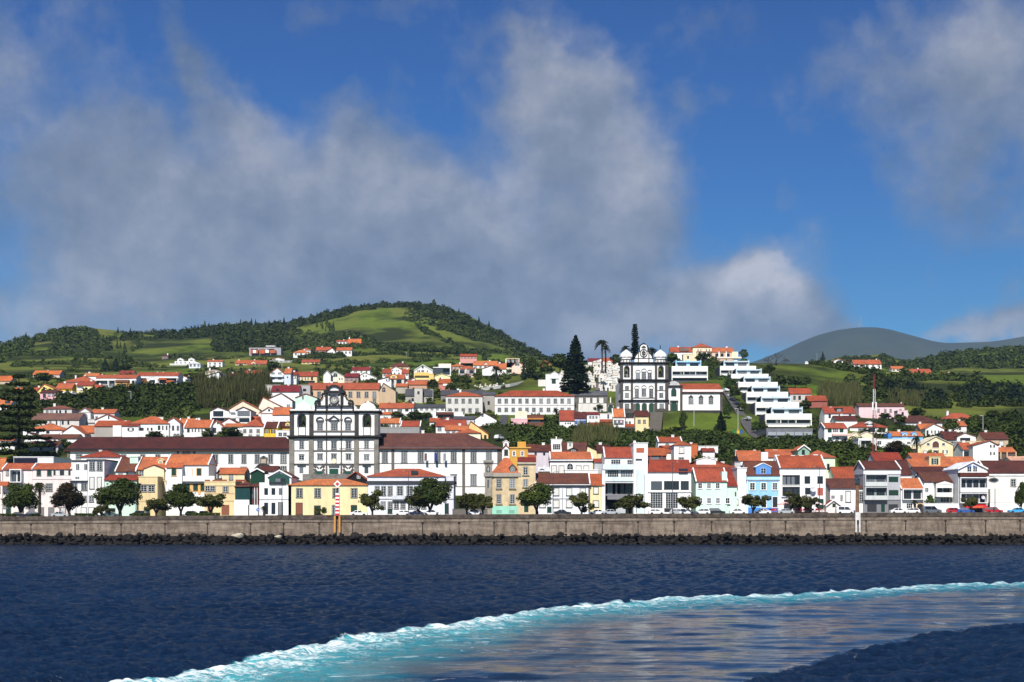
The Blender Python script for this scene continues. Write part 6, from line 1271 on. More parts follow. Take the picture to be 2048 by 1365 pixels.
# ------------------------------------------------------------------ ground, hills, street
def terrain():
 pxs = np.concatenate([np.linspace(-700, -100, 20), np.arange(-80, 2140, 10), np.linspace(2160, 2800, 20)])
 Ys = np.concatenate([np.arange(346.2, 378, 4), np.arange(378, 460, 4), np.arange(460, 720, 5), np.arange(720, 1200, 12), np.arange(1200, 1760, 20), np.arange(1780, 3000, 90), [3000, 3600, 5200]])
 rs = np.random.RandomState(3)
 nx, ny = len(pxs), len(Ys); V = np.zeros((ny, nx, 3), np.float32)
 for j, Y in enumerate(Ys):
  X = (pxs-CX)*Y/F
  z = np.array([ground_z(x, Y) for x in X])
  if Y > 440:
   amp = min(1, (Y-440)/200)*(.1 if Y < 1100 else 2.2)
   z = z+amp*(np.sin(X*.043+Y*.021)*.5+np.sin(X*.11-Y*.063+1.3)*.35+np.sin(X*.023-Y*.05+.4)*.6)
  V[j, :, 0] = X; V[j, :, 1] = Y; V[j, :, 2] = z-.05
 idx = np.arange(nx*ny).reshape(ny, nx)
 Q = np.stack([idx[:-1, :-1], idx[:-1, 1:], idx[1:, 1:], idx[1:, :-1]], -1).reshape(-1, 4)
 m, nt, b = nodes('hill_grass'); p = geopos(nt)
 n1 = noise(nt, p, .012, 5, .6); n2 = noise(nt, p, .09, 5, .65); n3 = noise(nt, p, .7, 4, .7)
 vo = N(nt, 'ShaderNodeTexVoronoi'); vo.inputs['Scale'].default_value = .013; L(nt, scaled(nt, p, (1, .55, 0)), vo.inputs['Vector'])
 sep = N(nt, 'ShaderNodeSeparateColor'); L(nt, vo.outputs['Color'], sep.inputs[0])
 grass = mix(nt, ramp(nt, n2, [(.3, 0.0), (.72, 1.0)]), (.052, .10, .010), (.125, .17, .022))
 grass = mix(nt, mathn(nt, 'MULTIPLY', sep.outputs[0], .75), grass, (.145, .14, .034))
 rough = mix(nt, ramp(nt, n3, [(.35, 0.0), (.7, 1.0)]), (.012, .022, .006), (.045, .05, .016))
 c = mix(nt, ramp(nt, n1, [(.44, 0.0), (.56, 1.0)]), grass, rough)
 c = mix(nt, mathn(nt, 'MULTIPLY', ramp(nt, n3, [(.45, 0.0), (.8, 1.0)]), .45), c, (.02, .03, .008))
 L(nt, c, b.inputs['Base Color']); b.inputs['Roughness'].default_value = .95; b.inputs['Specular IOR Level'].default_value = .05
 bp = N(nt, 'ShaderNodeBump'); bp.inputs['Distance'].default_value = .6; bp.inputs['Strength'].default_value = .6; L(nt, n3, bp.inputs['Height']); L(nt, bp.outputs[0], b.inputs['Normal'])
 me = fastmesh('terrain', V.reshape(-1, 3), Q, m); me.polygons.foreach_set('use_smooth', [True]*len(me.polygons))
 structure(link('terrain', me))
terrain()
def strip(name, y0, y1, dz, mat, x0=-240, x1=240):
 m = MB(); n = 24
 for k in range(n):
  a, b_ = x0+(x1-x0)*k/n, x0+(x1-x0)*(k+1)/n; za, zb = street_z(a)+dz, street_z(b_)+dz
  m.face([(a, y0, za), (b_, y0, zb), (b_, y1, zb), (a, y1, za)])
  m.face([(a, y0, za-.14), (b_, y0, zb-.14), (b_, y0, zb), (a, y0, za)])
 return structure(m.build(name, mat))
strip('road', 346.5, 360.5, .0, stone((.05, .05, .052), .5, 'asphalt', .25)); strip('pavement', 360.5, 366, .13, stone((.30, .29, .27), 1.2, 'paving', .25)); strip('promenade', 346.1, 350, .14, stone((.28, .27, .25), 1.2, 'paving2', .25))
# far mountain and saddle behind the right-hand woods
def mountain():
 Y0 = 7600
 top = [(900, 760), (1250, 745), (1420, 742), (1500, 722), (1560, 698), (1605, 676), (1645, 661), (1690, 652), (1730, 649), (1765, 651), (1800, 661), (1840, 672), (1870, 681), (1905, 682), (1940, 680), (1970, 680), (2000, 676), (2048, 667), (2150, 655), (2300, 650), (2500, 690)]
 px = np.linspace(900, 2500, 240); ty = np.interp(px, [q[0] for q in top], [q[1] for q in top])
 k = np.ones(7)/7; ty = np.convolve(np.pad(ty, 3, 'edge'), k, 'valid')
 zt = EYE+(HY-ty)*Y0/F
 rows = np.linspace(-1, 1, 60); V = []
 for r in rows:
  Y = Y0+r*2600; X = (px-CX)*Y0/F*(1+.0*r)
  g = (1-abs(r))**1.15
  bumps = 22*np.sin(px*.045+r*5)*np.sin(r*7+px*.02)*(1-abs(r))*(abs(r) > .12)
  V.append(np.stack([X, np.full_like(X, Y), zt*g+bumps-20*(abs(r) > .97)], -1))
 V = np.array(V, np.float32); ny, nx = V.shape[:2]; idx = np.arange(nx*ny).reshape(ny, nx)
 Q = np.stack([idx[:-1, :-1], idx[:-1, 1:], idx[1:, 1:], idx[1:, :-1]], -1).reshape(-1, 4)
 m, nt, b = nodes('mountain_scrub'); p = geopos(nt)
 n1 = noise(nt, p, .0022, 5, .6); n2 = noise(nt, p, .02, 4, .65)
 c = mix(nt, ramp(nt, n1, [(.4, 0.0), (.6, 1.0)]), (.014, .024, .014), (.034, .042, .018)); c = mix(nt, ramp(nt, n2, [(.4, 0.0), (.75, .6)]), c, (.016, .024, .012))
 L(nt, c, b.inputs['Base Color']); b.inputs['Roughness'].default_value = .95
 me = fastmesh('mountain', V.reshape(-1, 3), Q, m); me.polygons.foreach_set('use_smooth', [True]*len(me.polygons)); structure(link('mountain', me))
mountain()
# ------------------------------------------------------------------ sea wall, boulders, beacon
def wallmat():
 m, nt, b = nodes('stained_concrete'); p = geopos(nt)
 st = noise(nt, scaled(nt, p, (.75, 1, .3)), 1.0, 6, .72); st2 = noise(nt, scaled(nt, p, (.09, 1, .9)), 1.0, 5, .65, .6); fine = noise(nt, scaled(nt, p, (1.2, 1, 2)), 1.3, 6, .75)
 c = mix(nt, ramp(nt, st2, [(.3, 0.0), (.7, 1.0)]), (.31, .25, .19), (.125, .095, .075))
 c = mix(nt, mathn(nt, 'MULTIPLY', ramp(nt, st, [(.42, 0.0), (.66, 1.0)]), .85), c, (.075, .055, .043))
 c = mix(nt, mathn(nt, 'MULTIPLY', ramp(nt, fine, [(.6, 0.0), (.78, 1.0)]), .6), c, (.52, .46, .39))
 c = mix(nt, mathn(nt, 'MULTIPLY', ramp(nt, fine, [(.25, 1.0), (.42, 0.0)]), .6), c, (.05, .04, .034))
 L(nt, c, b.inputs['Base Color']); b.inputs['Roughness'].default_value = .95; b.inputs['Specular IOR Level'].default_value = .1
 bp = N(nt, 'ShaderNodeBump'); bp.inputs['Distance'].default_value = .12; bp.inputs['Strength'].default_value = .8; L(nt, fine, bp.inputs['Height']); L(nt, bp.outputs[0], b.inputs['Normal'])
 return m
M_WALL = wallmat(); M_STAIN = stone((.045, .036, .03), .8, 'wall_stain', .5)
def seawall():
 t = thing('sea_wall', 'long stained concrete sea wall carrying the waterfront street', 'sea wall', (0, 345, 0))
 m, c, l = MB(), MB(), MB(); n = 44; x0, x1 = -250, 250
 for k in range(n):
  a, b_ = x0+(x1-x0)*k/n, x0+(x1-x0)*(k+1)/n; za, zb = street_z(a)+.34, street_z(b_)+.34
  j = RND.uniform(-.04, .04); top = -1.75
  def pr(mm, ya0, ya1, d0, d1):
   # block between depths ya0..ya1 with sloping bottom/top offsets d0 (top) and d1 (bottom, absolute if < -5)
   za_, zb_ = za+d0, zb+d0; qa, qb = (za+d1, zb+d1) if d1 > -4 else (-2, -2)
   mm.face([(a, ya0, qa), (b_, ya0, qb), (b_, ya0, zb_), (a, ya0, za_)]); mm.face([(a, ya0, za_), (b_, ya0, zb_), (b_, ya1, zb_), (a, ya1, za_)])
   mm.face([(b_, ya1, qb), (a, ya1, qa), (a, ya1, za_), (b_, ya1, zb_)]); mm.face([(a, ya0, qa), (a, ya1, qa), (b_, ya1, qb), (b_, ya0, qb)])
  pr(m, .0+j, 1.2, -1.75, -9); pr(c, -.32+j*.7, 1.1, 0, -1.0); pr(l, -.16+j*.5, 1.05, -1.003, -1.747)
 m.build('wall', M_WALL, t); pb = stone((.085, .066, .052), .8, 'weathered_parapet', .75)
 c.build('parapet', pb, t); l.build('ledge', M_WALL, t)
 # drain slots with rust-dark stains below them
 for px in (62, 150, 242, 330, 415, 501, 567, 638, 705, 845, 918, 988, 1057, 1132, 1205, 1276, 1348, 1423, 1500, 1571, 1648, 1732, 1811, 1891, 1971, 2040):
  x = (px-CX)*345/F; zt = street_z(x)+.34-2.1; h = RND.uniform(2.2, 3.2); w = RND.uniform(.2, .32)
  mm = MB(); mm.prism([(x-w*.5, zt-h), (x+w*.7, zt-h), (x+w*.35, zt), (x-w*.3, zt)], -.075, .02); mm.box(x-.28, x+.28, -.2, .02, zt-.02, zt+.28)
  mm.build('drain', M_STAIN, t)
 ft = MB(); ft.box(x0, x1, -.5, -.1, -2, 2.1); ft.build('footing', stone((.015, .012, .011), .9, 'dark_footing', .6), t)
seawall()
def rock_mesh(seed):
 rs = np.random.RandomState(seed); import bmesh
 bm = bmesh.new(); bmesh.ops.create_icosphere(bm, subdivisions=2, radius=1)
 pl = rs.normal(size=(9, 3)); pl /= np.linalg.norm(pl, axis=1)[:, None]; d = rs.uniform(.45, .9, 9)
 for v in bm.verts:
  p = np.array(v.co)
  for q, dd in zip(pl, d):
   s = p.dot(q)
   if s > dd: p = p-q*(s-dd)*.92
  p *= 1+.05*rs.uniform(-1, 1); v.co = p
 me = bpy.data.meshes.new('boulder'); bm.to_mesh(me); bm.free(); return me
M_ROCK = stone((.017, .014, .0125), .9, 'wet_lava_rock', .8); M_ROCKS = [rock_mesh(k) for k in range(9)]
for me in M_ROCKS: me.materials.append(M_ROCK)
def boulders():
 rs = random.Random(5); spots = []
 for row, (yy, zz, dx) in enumerate(((343.4, 2.05, .95), (342.2, 1.3, .95), (341.0, .55, .95), (340.0, -.1, .95))):
  x = -150
  while x < 150:
   spots.append((x+rs.uniform(-.4, .4), yy+rs.uniform(-.4, .4), zz+rs.uniform(-.35, .4), rs.uniform(.42, .74)*(1.0 if rs.random() < .8 else 1.6))); x += dx*rs.uniform(.7, 1.5)
 inview = [s for s in spots if abs(s[0]) < 126]; inview.sort(key=lambda s: -s[3]*(1.25 if s[1] < 342.6 else 1)); main = set(inview[:297])
 V, Q = [], []
 base = [(np.array([v.co[:] for v in me.vertices]), np.array([p.vertices[:] for p in me.polygons])) for me in M_ROCKS]
 off = 0
 for s in spots:
  k = rs.randrange(len(M_ROCKS)); a = rs.uniform(0, 6.28); sc = (s[3]*rs.uniform(.9, 1.35), s[3]*rs.uniform(.8, 1.1), s[3]*rs.uniform(.65, .95))
  if s in main:
   o = link('boulder', M_ROCKS[k], None, s[:3]); o.rotation_euler = (rs.uniform(-.4, .4), rs.uniform(-.4, .4), a); o.scale = sc
   tag(o, 'dark lava boulder in the bank along the foot of the sea wall', 'boulder', 'dark boulders along the sea wall')
  else:
   v, q = base[k]; c, sn = math.cos(a), math.sin(a); w = v*np.array(sc); w = np.stack([w[:, 0]*c-w[:, 1]*sn, w[:, 0]*sn+w[:, 1]*c, w[:, 2]], -1)+np.array(s[:3])
   V.append(w); Q.append(q+off); off += len(v)
 stuff(link('boulder_bank', fastmesh('boulder_bank', np.concatenate(V), np.concatenate(Q), M_ROCK, 3)))
 for lab, px, py, r in (('pale cream boulder, wider of two pale ones among the dark rocks', 475, 1072, 1.25), ('small pale boulder among dark rocks below the green gable house', 556, 1074, .75)):
  p = W(px, py, 339.3); me = M_ROCKS[2].copy(); me.materials.clear(); me.materials.append(stone((.45, .40, .30), 1.2, 'pale_rock', .3)); o = link('boulder', me, None, p); o.scale = (r*1.3, r*.8, r*.7); tag(o, lab, 'boulder')
boulders()
def beacon():
 Y = 344.7; p = W(675, 1031, Y); u = Y/F
 t = thing('beacon', 'red and white striped beacon post with a red diamond top on the sea wall', 'beacon', p)
 n = 6; h = (1029-985)*u
 for k in range(n):
  for s, mt in ((0, flat((.50, .015, .02), .5, 'red_paint')), (1, flat((.78, .78, .78), .5, 'white_paint'))):
   z = h*(2*k+s)/(2*n); MB().box(-.46, .46, -.46, .46, z, z+h/(2*n)-.004).build('stripe', mt, t)
 MB().tube([(0, 0, h), (0, 0, h+2.6)], .14, 8).build('pole', flat((.05, .05, .05), .5, 'dark_pole'), t)
 zc = (1029-966.5)*u; r = 7.6*u
 d = MB().prism([(-r, zc), (0, zc-r), (r, zc), (0, zc+r)], -.25, -.1).build('diamond', flat((.8, .8, .8), .5, 'white_board'), t)
 MB().prism([(-r*.55, zc), (0, zc-r*.55), (r*.55, zc), (0, zc+r*.55)], -.3, -.252).build('diamond_centre', flat((.48, .05, .06), .5, 'red_board'), d)
 MB().box(-.8, -.35, -.75, -.42, -4.2, -.1).build('leg', flat((.50, .24, .06), .8, 'rusty_stain'), t); MB().box(.35, .8, -.75, -.42, -4.2, -.1).build('leg', flat((.50, .24, .06), .8, 'rusty_stain'), t)
 MB().box(-.85, .85, -.8, .5, -.1, 0).build('base_plate', M_TRIM, t)
beacon()
def pillar():
 Y = 344.6; p = W(1714.5, 1025, Y); u = Y/F
 t = thing('lantern_pillar', 'rusty brown stone pillar with a dark lantern head on a white base', 'pillar', p)
 h = 55*u; MB().lathe([(.5, 0), (.42, h*.5), (.38, h)], 0, 0, 8).build('shaft', stone((.20, .115, .065), 1.1, 'rusty_stone', .45), t)
 b = MB(); b.lathe([(.45, h), (.6, h+.1), (.6, h+.25)], 0, 0, 8); b.box(-.55, .55, -.55, .55, h+.25, h+1.35); b.lathe([(.75, h+1.36), (.7, h+1.5), (.1, h+1.95)], 0, 0, 8); b.build('lantern', flat((.03, .04, .045), .4, 'dark_lantern'), t)
 b = MB(); b.box(-.62, .62, -.75, .3, -1.9, 0); b.box(-.62, -.25, -.75, -.4, -4.9, -1.9); b.box(.25, .62, -.75, -.4, -4.9, -1.9); b.build('base', stone((.62, .60, .57), 1.0, 'white_painted_stone', .25), t)
pillar()
# ------------------------------------------------------------------ sea
def sea():
 UP = [(-400, 1480), (0, 1412), (250, 1365), (330, 1354), (420, 1336), (500, 1322), (560, 1305), (640, 1290), (700, 1275), (760, 1264), (820, 1254), (900, 1244), (950, 1237), (1000, 1233), (1060, 1220), (1150, 1211), (1280, 1203), (1400, 1194), (1560, 1190), (1700, 1181), (1850, 1171), (2048, 1165), (2500, 1150)]
 LO = [(-400, 2400), (900, 1600), (1200, 1470), (1480, 1365), (1560, 1345), (1640, 1322), (1720, 1300), (1800, 1283), (1880, 1268), (2048, 1246), (2500, 1205)]
 Yg = np.geomspace(30, 348, 600); pxg = np.concatenate([np.linspace(-1400, -440, 90), np.linspace(-420, 2470, 940), np.linspace(2490, 3450, 90)])
 PX, YY = np.meshgrid(pxg, Yg); X = (PX-CX)*YY/F; PY = HY+EYE*F/YY
 rs = np.random.RandomState(11)
 # irregular wake edge
 wob = sum(a*np.sin(X*k+YY*k*.4+ph) for a, k, ph in ((1.6, .117, 0), (.9, .29, 1), (.6, .77, 2), (.45, 1.63, .5), (.3, 3.1, 2.2), (.9, .047, 4)))
 up = np.interp(PX, [q[0] for q in UP], [q[1] for q in UP]); Yup = EYE*F/(up-HY)
 lo = np.interp(PX, [q[0] for q in LO], [q[1] for q in LO]); Ylo = EYE*F/np.maximum(lo-HY, 20)
 din = Yup+wob*.55-YY                      # metres inside the wake from its upper edge
 dlo = YY-(Ylo+wob*.35)                    # metres inside from its lower edge
 inside = np.clip(din/1.0, 0, 1)*np.clip(dlo/1.5, 0, 1)
 width = np.interp(PX, [-400, 300, 700, 1100, 1500, 2048], [75, 60, 42, 27, 22, 19])
 turq = np.clip(1-din/width, 0, 1)**1.0*np.clip(din/.6, 0, 1)
 foam = np.exp(-(np.maximum(din, 0)/np.interp(PX, [0, 700, 1200, 2048], [12, 9.5, 6.5, 4.2]))**.9)*np.clip((din+.3)/1.3, 0, 1)
 Z = np.zeros_like(X); sp = np.gradient(Yg)[:, None]
 for k in range(90):
  lam = math.exp(rs.uniform(math.log(.45), math.log(4.5))); ang = rs.normal(2.1, .75); kx, ky = math.cos(ang)*2*math.pi/lam, math.sin(ang)*2*math.pi/lam
  amp = .0105*lam**.6*rs.uniform(.6, 1.3); fade = np.clip((lam/(2.2*sp)-.55)/.5, 0, 1)
  ph = X*kx+YY*ky+rs.uniform(0, 6.28); Z += amp*fade*(np.sin(ph)+.25*np.cos(2*ph))
 calm = np.clip(inside-.0, 0, 1)*np.clip((din-6)/14, 0, 1)
 Z *= 1-.93*calm
 Z *= np.where((din > -7) & (din < 0), 1+.5*np.exp(din/3), 1)
 swell = np.zeros_like(X)
 for k in range(26):
  lam = math.exp(rs.uniform(math.log(1.6), math.log(11))); ang = rs.normal(math.pi/2, .32); kk = 2*math.pi/lam
  swell += .0042*lam*rs.uniform(.4, 1)*np.clip((lam/(2.2*sp)-.55)/.5, 0, 1)*np.sin(kk*(X*math.cos(ang)+YY*math.sin(ang))+rs.uniform(0, 6.28)+.8*np.sin(X*.13+k))
 Z += calm*swell*.8+foam*.035*rs.uniform(.2, 1, Z.shape)
 V = np.stack([X, YY, Z], -1).reshape(-1, 3)
 ny, nx = X.shape; idx = np.arange(nx*ny).reshape(ny, nx)
 Q = np.stack([idx[:-1, :-1], idx[:-1, 1:], idx[1:, 1:], idx[1:, :-1]], -1)
 inq = (inside[:-1, :-1] > .02)
 # materials
 def watermat(nm, wake):
  m, nt, b = nodes(nm); p = geopos(nt)
  at = lambda a: N(nt, 'ShaderNodeAttribute', attribute_name=a).outputs['Fac']
  if wake:
   st = noise(nt, scaled(nt, p, (.10, .5, 1)), 1.0, 5, .6, .4); fo = noise(nt, scaled(nt, p, (.32, .85, 1)), 1.6, 7, .72, 1.2); fo2 = noise(nt, scaled(nt, p, (.28, .6, 1)), .8, 6, .7, 1.5)
   tq = mathn(nt, 'ADD', at('turq'), mathn(nt, 'MULTIPLY', mathn(nt, 'SUBTRACT', st, .5), .55), clamp=True)
   c = ramp(nt, tq, [(0.0, (.006, .016, .034)), (.2, (.007, .05, .08)), (.45, (.014, .15, .19)), (1.0, (.08, .36, .40))])
   ff = mathn(nt, 'ADD', mathn(nt, 'MULTIPLY', at('foam'), .40), mathn(nt, 'MULTIPLY', mathn(nt, 'ABSOLUTE', mathn(nt, 'SUBTRACT', fo, .5)), -3.2))
   ff = mathn(nt, 'ADD', ff, mathn(nt, 'MULTIPLY', mathn(nt, 'SUBTRACT', fo2, .5), .9))
   fm = ramp(nt, ff, [(.05, 0.0), (.28, 1.0)])
   fl = mathn(nt, 'MULTIPLY', mathn(nt, 'MULTIPLY', ramp(nt, mathn(nt, 'ADD', fo2, mathn(nt, 'MULTIPLY', fo, .5)), [(.86, 0.0), (.93, 1.0)]), at('turq')), 1.0)
   fm = mathn(nt, 'MAXIMUM', fm, fl)
   c = mix(nt, fm, c, (.78, .82, .82))
   L(nt, c, b.inputs['Base Color'])
   L(nt, mathn(nt, 'MULTIPLY_ADD', fm, .6, .12), b.inputs['Roughness'])
   L(nt, mathn(nt, 'SUBTRACT', .5, mathn(nt, 'MULTIPLY', mathn(nt, 'MAXIMUM', fm, mathn(nt, 'MULTIPLY', tq, .6)), .42)), b.inputs['Specular IOR Level'])
   h = noise(nt, scaled(nt, p, (.16, .9, 1)), 1.0, 4, .5, .3); bs, bd = .55, .16
   bp = N(nt, 'ShaderNodeBump'); bp.inputs['Strength'].default_value = bs; bp.inputs['Distance'].default_value = bd
   L(nt, mathn(nt, 'ADD', h, mathn(nt, 'MULTIPLY', fo, mathn(nt, 'MULTIPLY', at('turq'), 1.6))), bp.inputs['Height'])
  else:
   big = noise(nt, scaled(nt, p, (.02, .05, 1)), 1.0, 3)
   c = mix(nt, ramp(nt, big, [(.35, 0.0), (.65, 1.0)]), (.002, .010, .028), (.004, .016, .044))
   fo = noise(nt, scaled(nt, p, (.5, .9, 1)), 1.4, 6, .75, 1.0); gz_ = mathn(nt, 'MULTIPLY', ramp(nt, fo, [(.66, 0.0), (.74, 1.0)]), at('foam'))
   c = mix(nt, gz_, c, (.7, .75, .78)); L(nt, c, b.inputs['Base Color'])
   b.inputs['Roughness'].default_value = .16; b.inputs['Specular IOR Level'].default_value = .16
   h = noise(nt, scaled(nt, p, (1.0, 1.5, 1)), 3.2, 5, .68, .4); h2 = noise(nt, scaled(nt, p, (.35, .7, 1)), 1.9, 4, .6, .4)
   bp = N(nt, 'ShaderNodeBump'); bp.inputs['Strength'].default_value = 1.0; bp.inputs['Distance'].default_value = .26
   L(nt, mathn(nt, 'ADD', mathn(nt, 'MULTIPLY', h, .6), h2), bp.inputs['Height'])
  b.inputs['IOR'].default_value = 1.33
  L(nt, bp.outputs[0], b.inputs['Normal'])
  if not wake:
   # rough open water: body colour plus a fresnel mirror whose strength is held down by the ripples too small to model
   b.inputs['Specular IOR Level'].default_value = 0; gl = nt.nodes.new('ShaderNodeBsdfGlossy'); gl.inputs['Roughness'].default_value = .16; gl.inputs['Color'].default_value = (.8, .9, 1, 1); L(nt, bp.outputs[0], gl.inputs['Normal'])
   fr = nt.nodes.new('ShaderNodeFresnel'); fr.inputs['IOR'].default_value = 1.33; L(nt, bp.outputs[0], fr.inputs['Normal'])
   ms = nt.nodes.new('ShaderNodeMixShader'); L(nt, mathn(nt, 'MINIMUM', mathn(nt, 'MULTIPLY', fr.outputs[0], .7), .45), ms.inputs[0]); L(nt, b.outputs[0], ms.inputs[1]); L(nt, gl.outputs[0], ms.inputs[2]); L(nt, ms.outputs[0], nt.nodes['Material Output'].inputs['Surface'])
  return m
 for nm, sel in (('water', ~inq), ('wake', inq)):
  q = Q[sel]; used = np.unique(q); remap = np.zeros(nx*ny, np.int64); remap[used] = np.arange(len(used))
  me = fastmesh(nm, V[used], remap[q], watermat(nm+'_surface', nm == 'wake'))
  for an, arr in (('turq', turq), ('foam', foam if nm == 'wake' else np.exp(np.minimum(din, 0)/3)*(np.abs(din) < 12)+np.exp(-np.abs(dlo)/5)*(dlo > -25)*.8)):
   at = me.attributes.new(an, 'FLOAT', 'POINT'); at.data.foreach_set('value', arr.reshape(-1)[used].astype(np.float32))
  me.polygons.foreach_set('use_smooth', [True]*len(me.polygons)); structure(link(nm, me))
  if nm == 'water': wm = me.materials[0]
 # the rest of the sea, as a sheet a hand lower that carries on to the horizon behind and beside the viewer
 m = MB(); m.face([(-9000, -9000, -.22), (9000, -9000, -.22), (9000, 347, -.22), (-9000, 347, -.22)]); structure(m.build('sea', wm))
sea()
# ------------------------------------------------------------------ plants
LEAF_A = leafm((.006, .014, .003), (.060, .082, .013), 'dark_leaves')
LEAF_R = leafm((.008, .010, .004), (.050, .032, .012), 'red_tinged_leaves')
LEAF_B = leafm((.008, .018, .004), (.072, .092, .018), 'olive_leaves')
LEAF_BR = leafm((.014, .022, .005), (.075, .075, .016), 'brownish_leaves')
LEAF_C = leafm((.003, .009, .004), (.014, .026, .010), 'conifer_needles')
LEAF_G = leafm((.014, .034, .005), (.060, .095, .018), 'bright_leaves')
LEAF_P = leafm((.014, .022, .006), (.06, .07, .02), 'palm_leaves')
LEAF_Y = leafm((.028, .034, .010), (.085, .085, .028), 'reed_leaves')
BARK = stone((.05, .04, .032), 1.5, 'bark', .4)
def quads(c, n, u, sz):
 # small leaf-sized faces: centres c, normals n, spin u, half sizes sz
 t = np.cross(n, u); t /= np.linalg.norm(t, axis=1)[:, None]+1e-9; b = np.cross(n, t); s = sz[:, None]
 return np.stack([c-t*s-b*s*.6, c+t*s-b*s*.6, c+t*s*.7+b*s*.6, c-t*s*.7+b*s*.6], 1).reshape(-1, 3)
def crown_arr(seed, n, lobes, leaf, up=.35):
 rs = np.random.RandomState(seed); L_ = np.array(lobes, float); wt = L_[:, 3]*L_[:, 4]*L_[:, 5]; wt = wt**.7; k = rs.choice(len(L_), n, p=wt/wt.sum())
 d = rs.normal(size=(n, 3)); d /= np.linalg.norm(d, axis=1)[:, None]
 r = rs.uniform(.25, 1, n)**.45
 bump = 1+.16*np.sin(d[:, 0]*7+k*1.7)*np.sin(d[:, 1]*6+k)+.14*np.sin(d[:, 2]*8+k*2.1)
 c = L_[k, :3]+d*L_[k, 3:6]*(r*bump)[:, None]
 nn = d+rs.normal(size=(n, 3))*.55+np.array([0, 0, up]); nn /= np.linalg.norm(nn, axis=1)[:, None]
 return quads(c, nn, rs.normal(size=(n, 3)), leaf*rs.uniform(.6, 1.4, n))
def qmesh(name, v, mat): return fastmesh(name, v, np.arange(len(v)).reshape(-1, 4), mat)
def lobes_round(seed, n=9, flat_=.8):
 rs = np.random.RandomState(seed); out = [(0, 0, .56, .38, .38, .32)]
 for k in range(n):
  a = 2*math.pi*k/n+rs.uniform(-.3, .3); r = rs.uniform(.24, .34); z = rs.uniform(.36, .76)
  out.append((r*math.cos(a), r*math.sin(a), z, rs.uniform(.14, .21), rs.uniform(.14, .21), rs.uniform(.13, .2)))
 for k in range(4): out.append((rs.uniform(-.18, .18), rs.uniform(-.18, .18), .82, .14, .14, .12))
 return out
def trunk_multi(seed, z0=0, z1=.55, th=.035, n=4, spread=.24):
 rs = np.random.RandomState(seed); b = MB()
 b.tube([(0, 0, -.05), (.01, 0, .1), (.0, .01, .2)], [th*1.25, th, th*.9], 7)
 for k in range(n):
  a = 2*math.pi*k/n+rs.uniform(-.4, .4); r = spread*rs.uniform(.6, 1)
  b.tube([(0, 0, .14), (r*.4*math.cos(a), r*.4*math.sin(a), .30), (r*math.cos(a), r*math.sin(a), z1)], [th*.8, th*.6, th*.3], 6)
 return b
RC = [qmesh('crown', crown_arr(40+k, 6500, lobes_round(k+2), .022), LEAF_A) for k in range(3)]
def lobes_loose(seed):
 rs = np.random.RandomState(seed); out = [(rs.uniform(-.08, .08), 0, .52, .27, .27, .2)]
 for k in range(11):
  a = rs.uniform(0, 6.283); r = rs.uniform(.16, .42)**1.0; out.append((r*math.cos(a), r*math.sin(a), rs.uniform(.36, .86)-r*.25, rs.uniform(.08, .2), rs.uniform(.08, .2), rs.uniform(.06, .13)))
 return out
RCO = [qmesh('crown', crown_arr(60+k, 3000, lobes_loose(k+9), .027), LEAF_BR) for k in range(4)]
TRK = [trunk_multi(k).mesh('trunk', BARK) for k in range(4)]
def with_mat(me, mat):
 m = me.copy(); m.materials.clear(); m.materials.append(mat); return m
RC_R = with_mat(RC[1], LEAF_R)
FARC = {}
def far_crown(kind, v):
 key = (kind, v)
 if key in FARC: return FARC[key]
 if kind == 'b': me = qmesh('crown', crown_arr(100+v, 700, lobes_round(v+31, 7), .05), LEAF_A)
 elif kind == 'g': me = qmesh('crown', crown_arr(120+v, 700, lobes_round(v+41, 7), .05), LEAF_G)
 elif kind == 'o': me = qmesh('crown', crown_arr(140+v, 700, lobes_round(v+51, 7), .05), LEAF_B)
 elif kind == 'c':
  rs = np.random.RandomState(v); n = 800; z = rs.uniform(0, 1, n)**1.3; r = (1-z)*.5*(.75+.35*np.sin(z*40+v))*rs.uniform(.3, 1, n)**.5; a = rs.uniform(0, 6.283, n)
  c = np.stack([r*np.cos(a), r*np.sin(a), .12+z*.88], -1); nn = np.stack([np.cos(a), np.sin(a), .5+0*a], -1)+rs.normal(size=(n, 3))*.4; nn /= np.linalg.norm(nn, axis=1)[:, None]
  me = qmesh('crown', quads(c, nn, rs.normal(size=(n, 3)), .05*rs.uniform(.5, 1.3, n)), LEAF_C)
 FARC[key] = me; return me
STEM = MB().tube([(0, 0, -.06), (0, 0, .4), (.01, 0, .7)], [.03, .022, .012], 6).mesh('trunk', BARK)
def put(name, crown, trunk, label, cat, p, w, h, rz=0, group=None, d=None):
 t = thing(name, label, cat, p, rz, group); t.scale = (w, d or w, h)
 if trunk is not None: link('trunk', trunk, t)
 link('crown', crown, t); return t
def tree(kind, px, yb, yt, w, label, Y=None, v=0, group=None, name='tree', cat='tree', d=None):
 if Y is None: Y = Y_at(px, yb)
 p = W(px, yb, Y); u = Y/F
 if Y < 378: p.z = street_z(p.x)
 h = (EYE+(HY-yt)*u)-p.z
 cr, tr = {'R': (RC[v % 3], TRK[v % 4]), 'RR': (RC_R, TRK[v % 4]), 'O': (RCO[v % 4], TRK[v % 4])}.get(kind) or (far_crown(kind, v % 3), STEM)
 o = put(name, cr, tr, label, cat, p, w*u*1.05, h*1.02, RND.uniform(0, 6.28), group, d); o.rotation_euler.x = RND.uniform(-.07, .07); o.rotation_euler.y = RND.uniform(-.07, .07); return o
FYT = 352.0
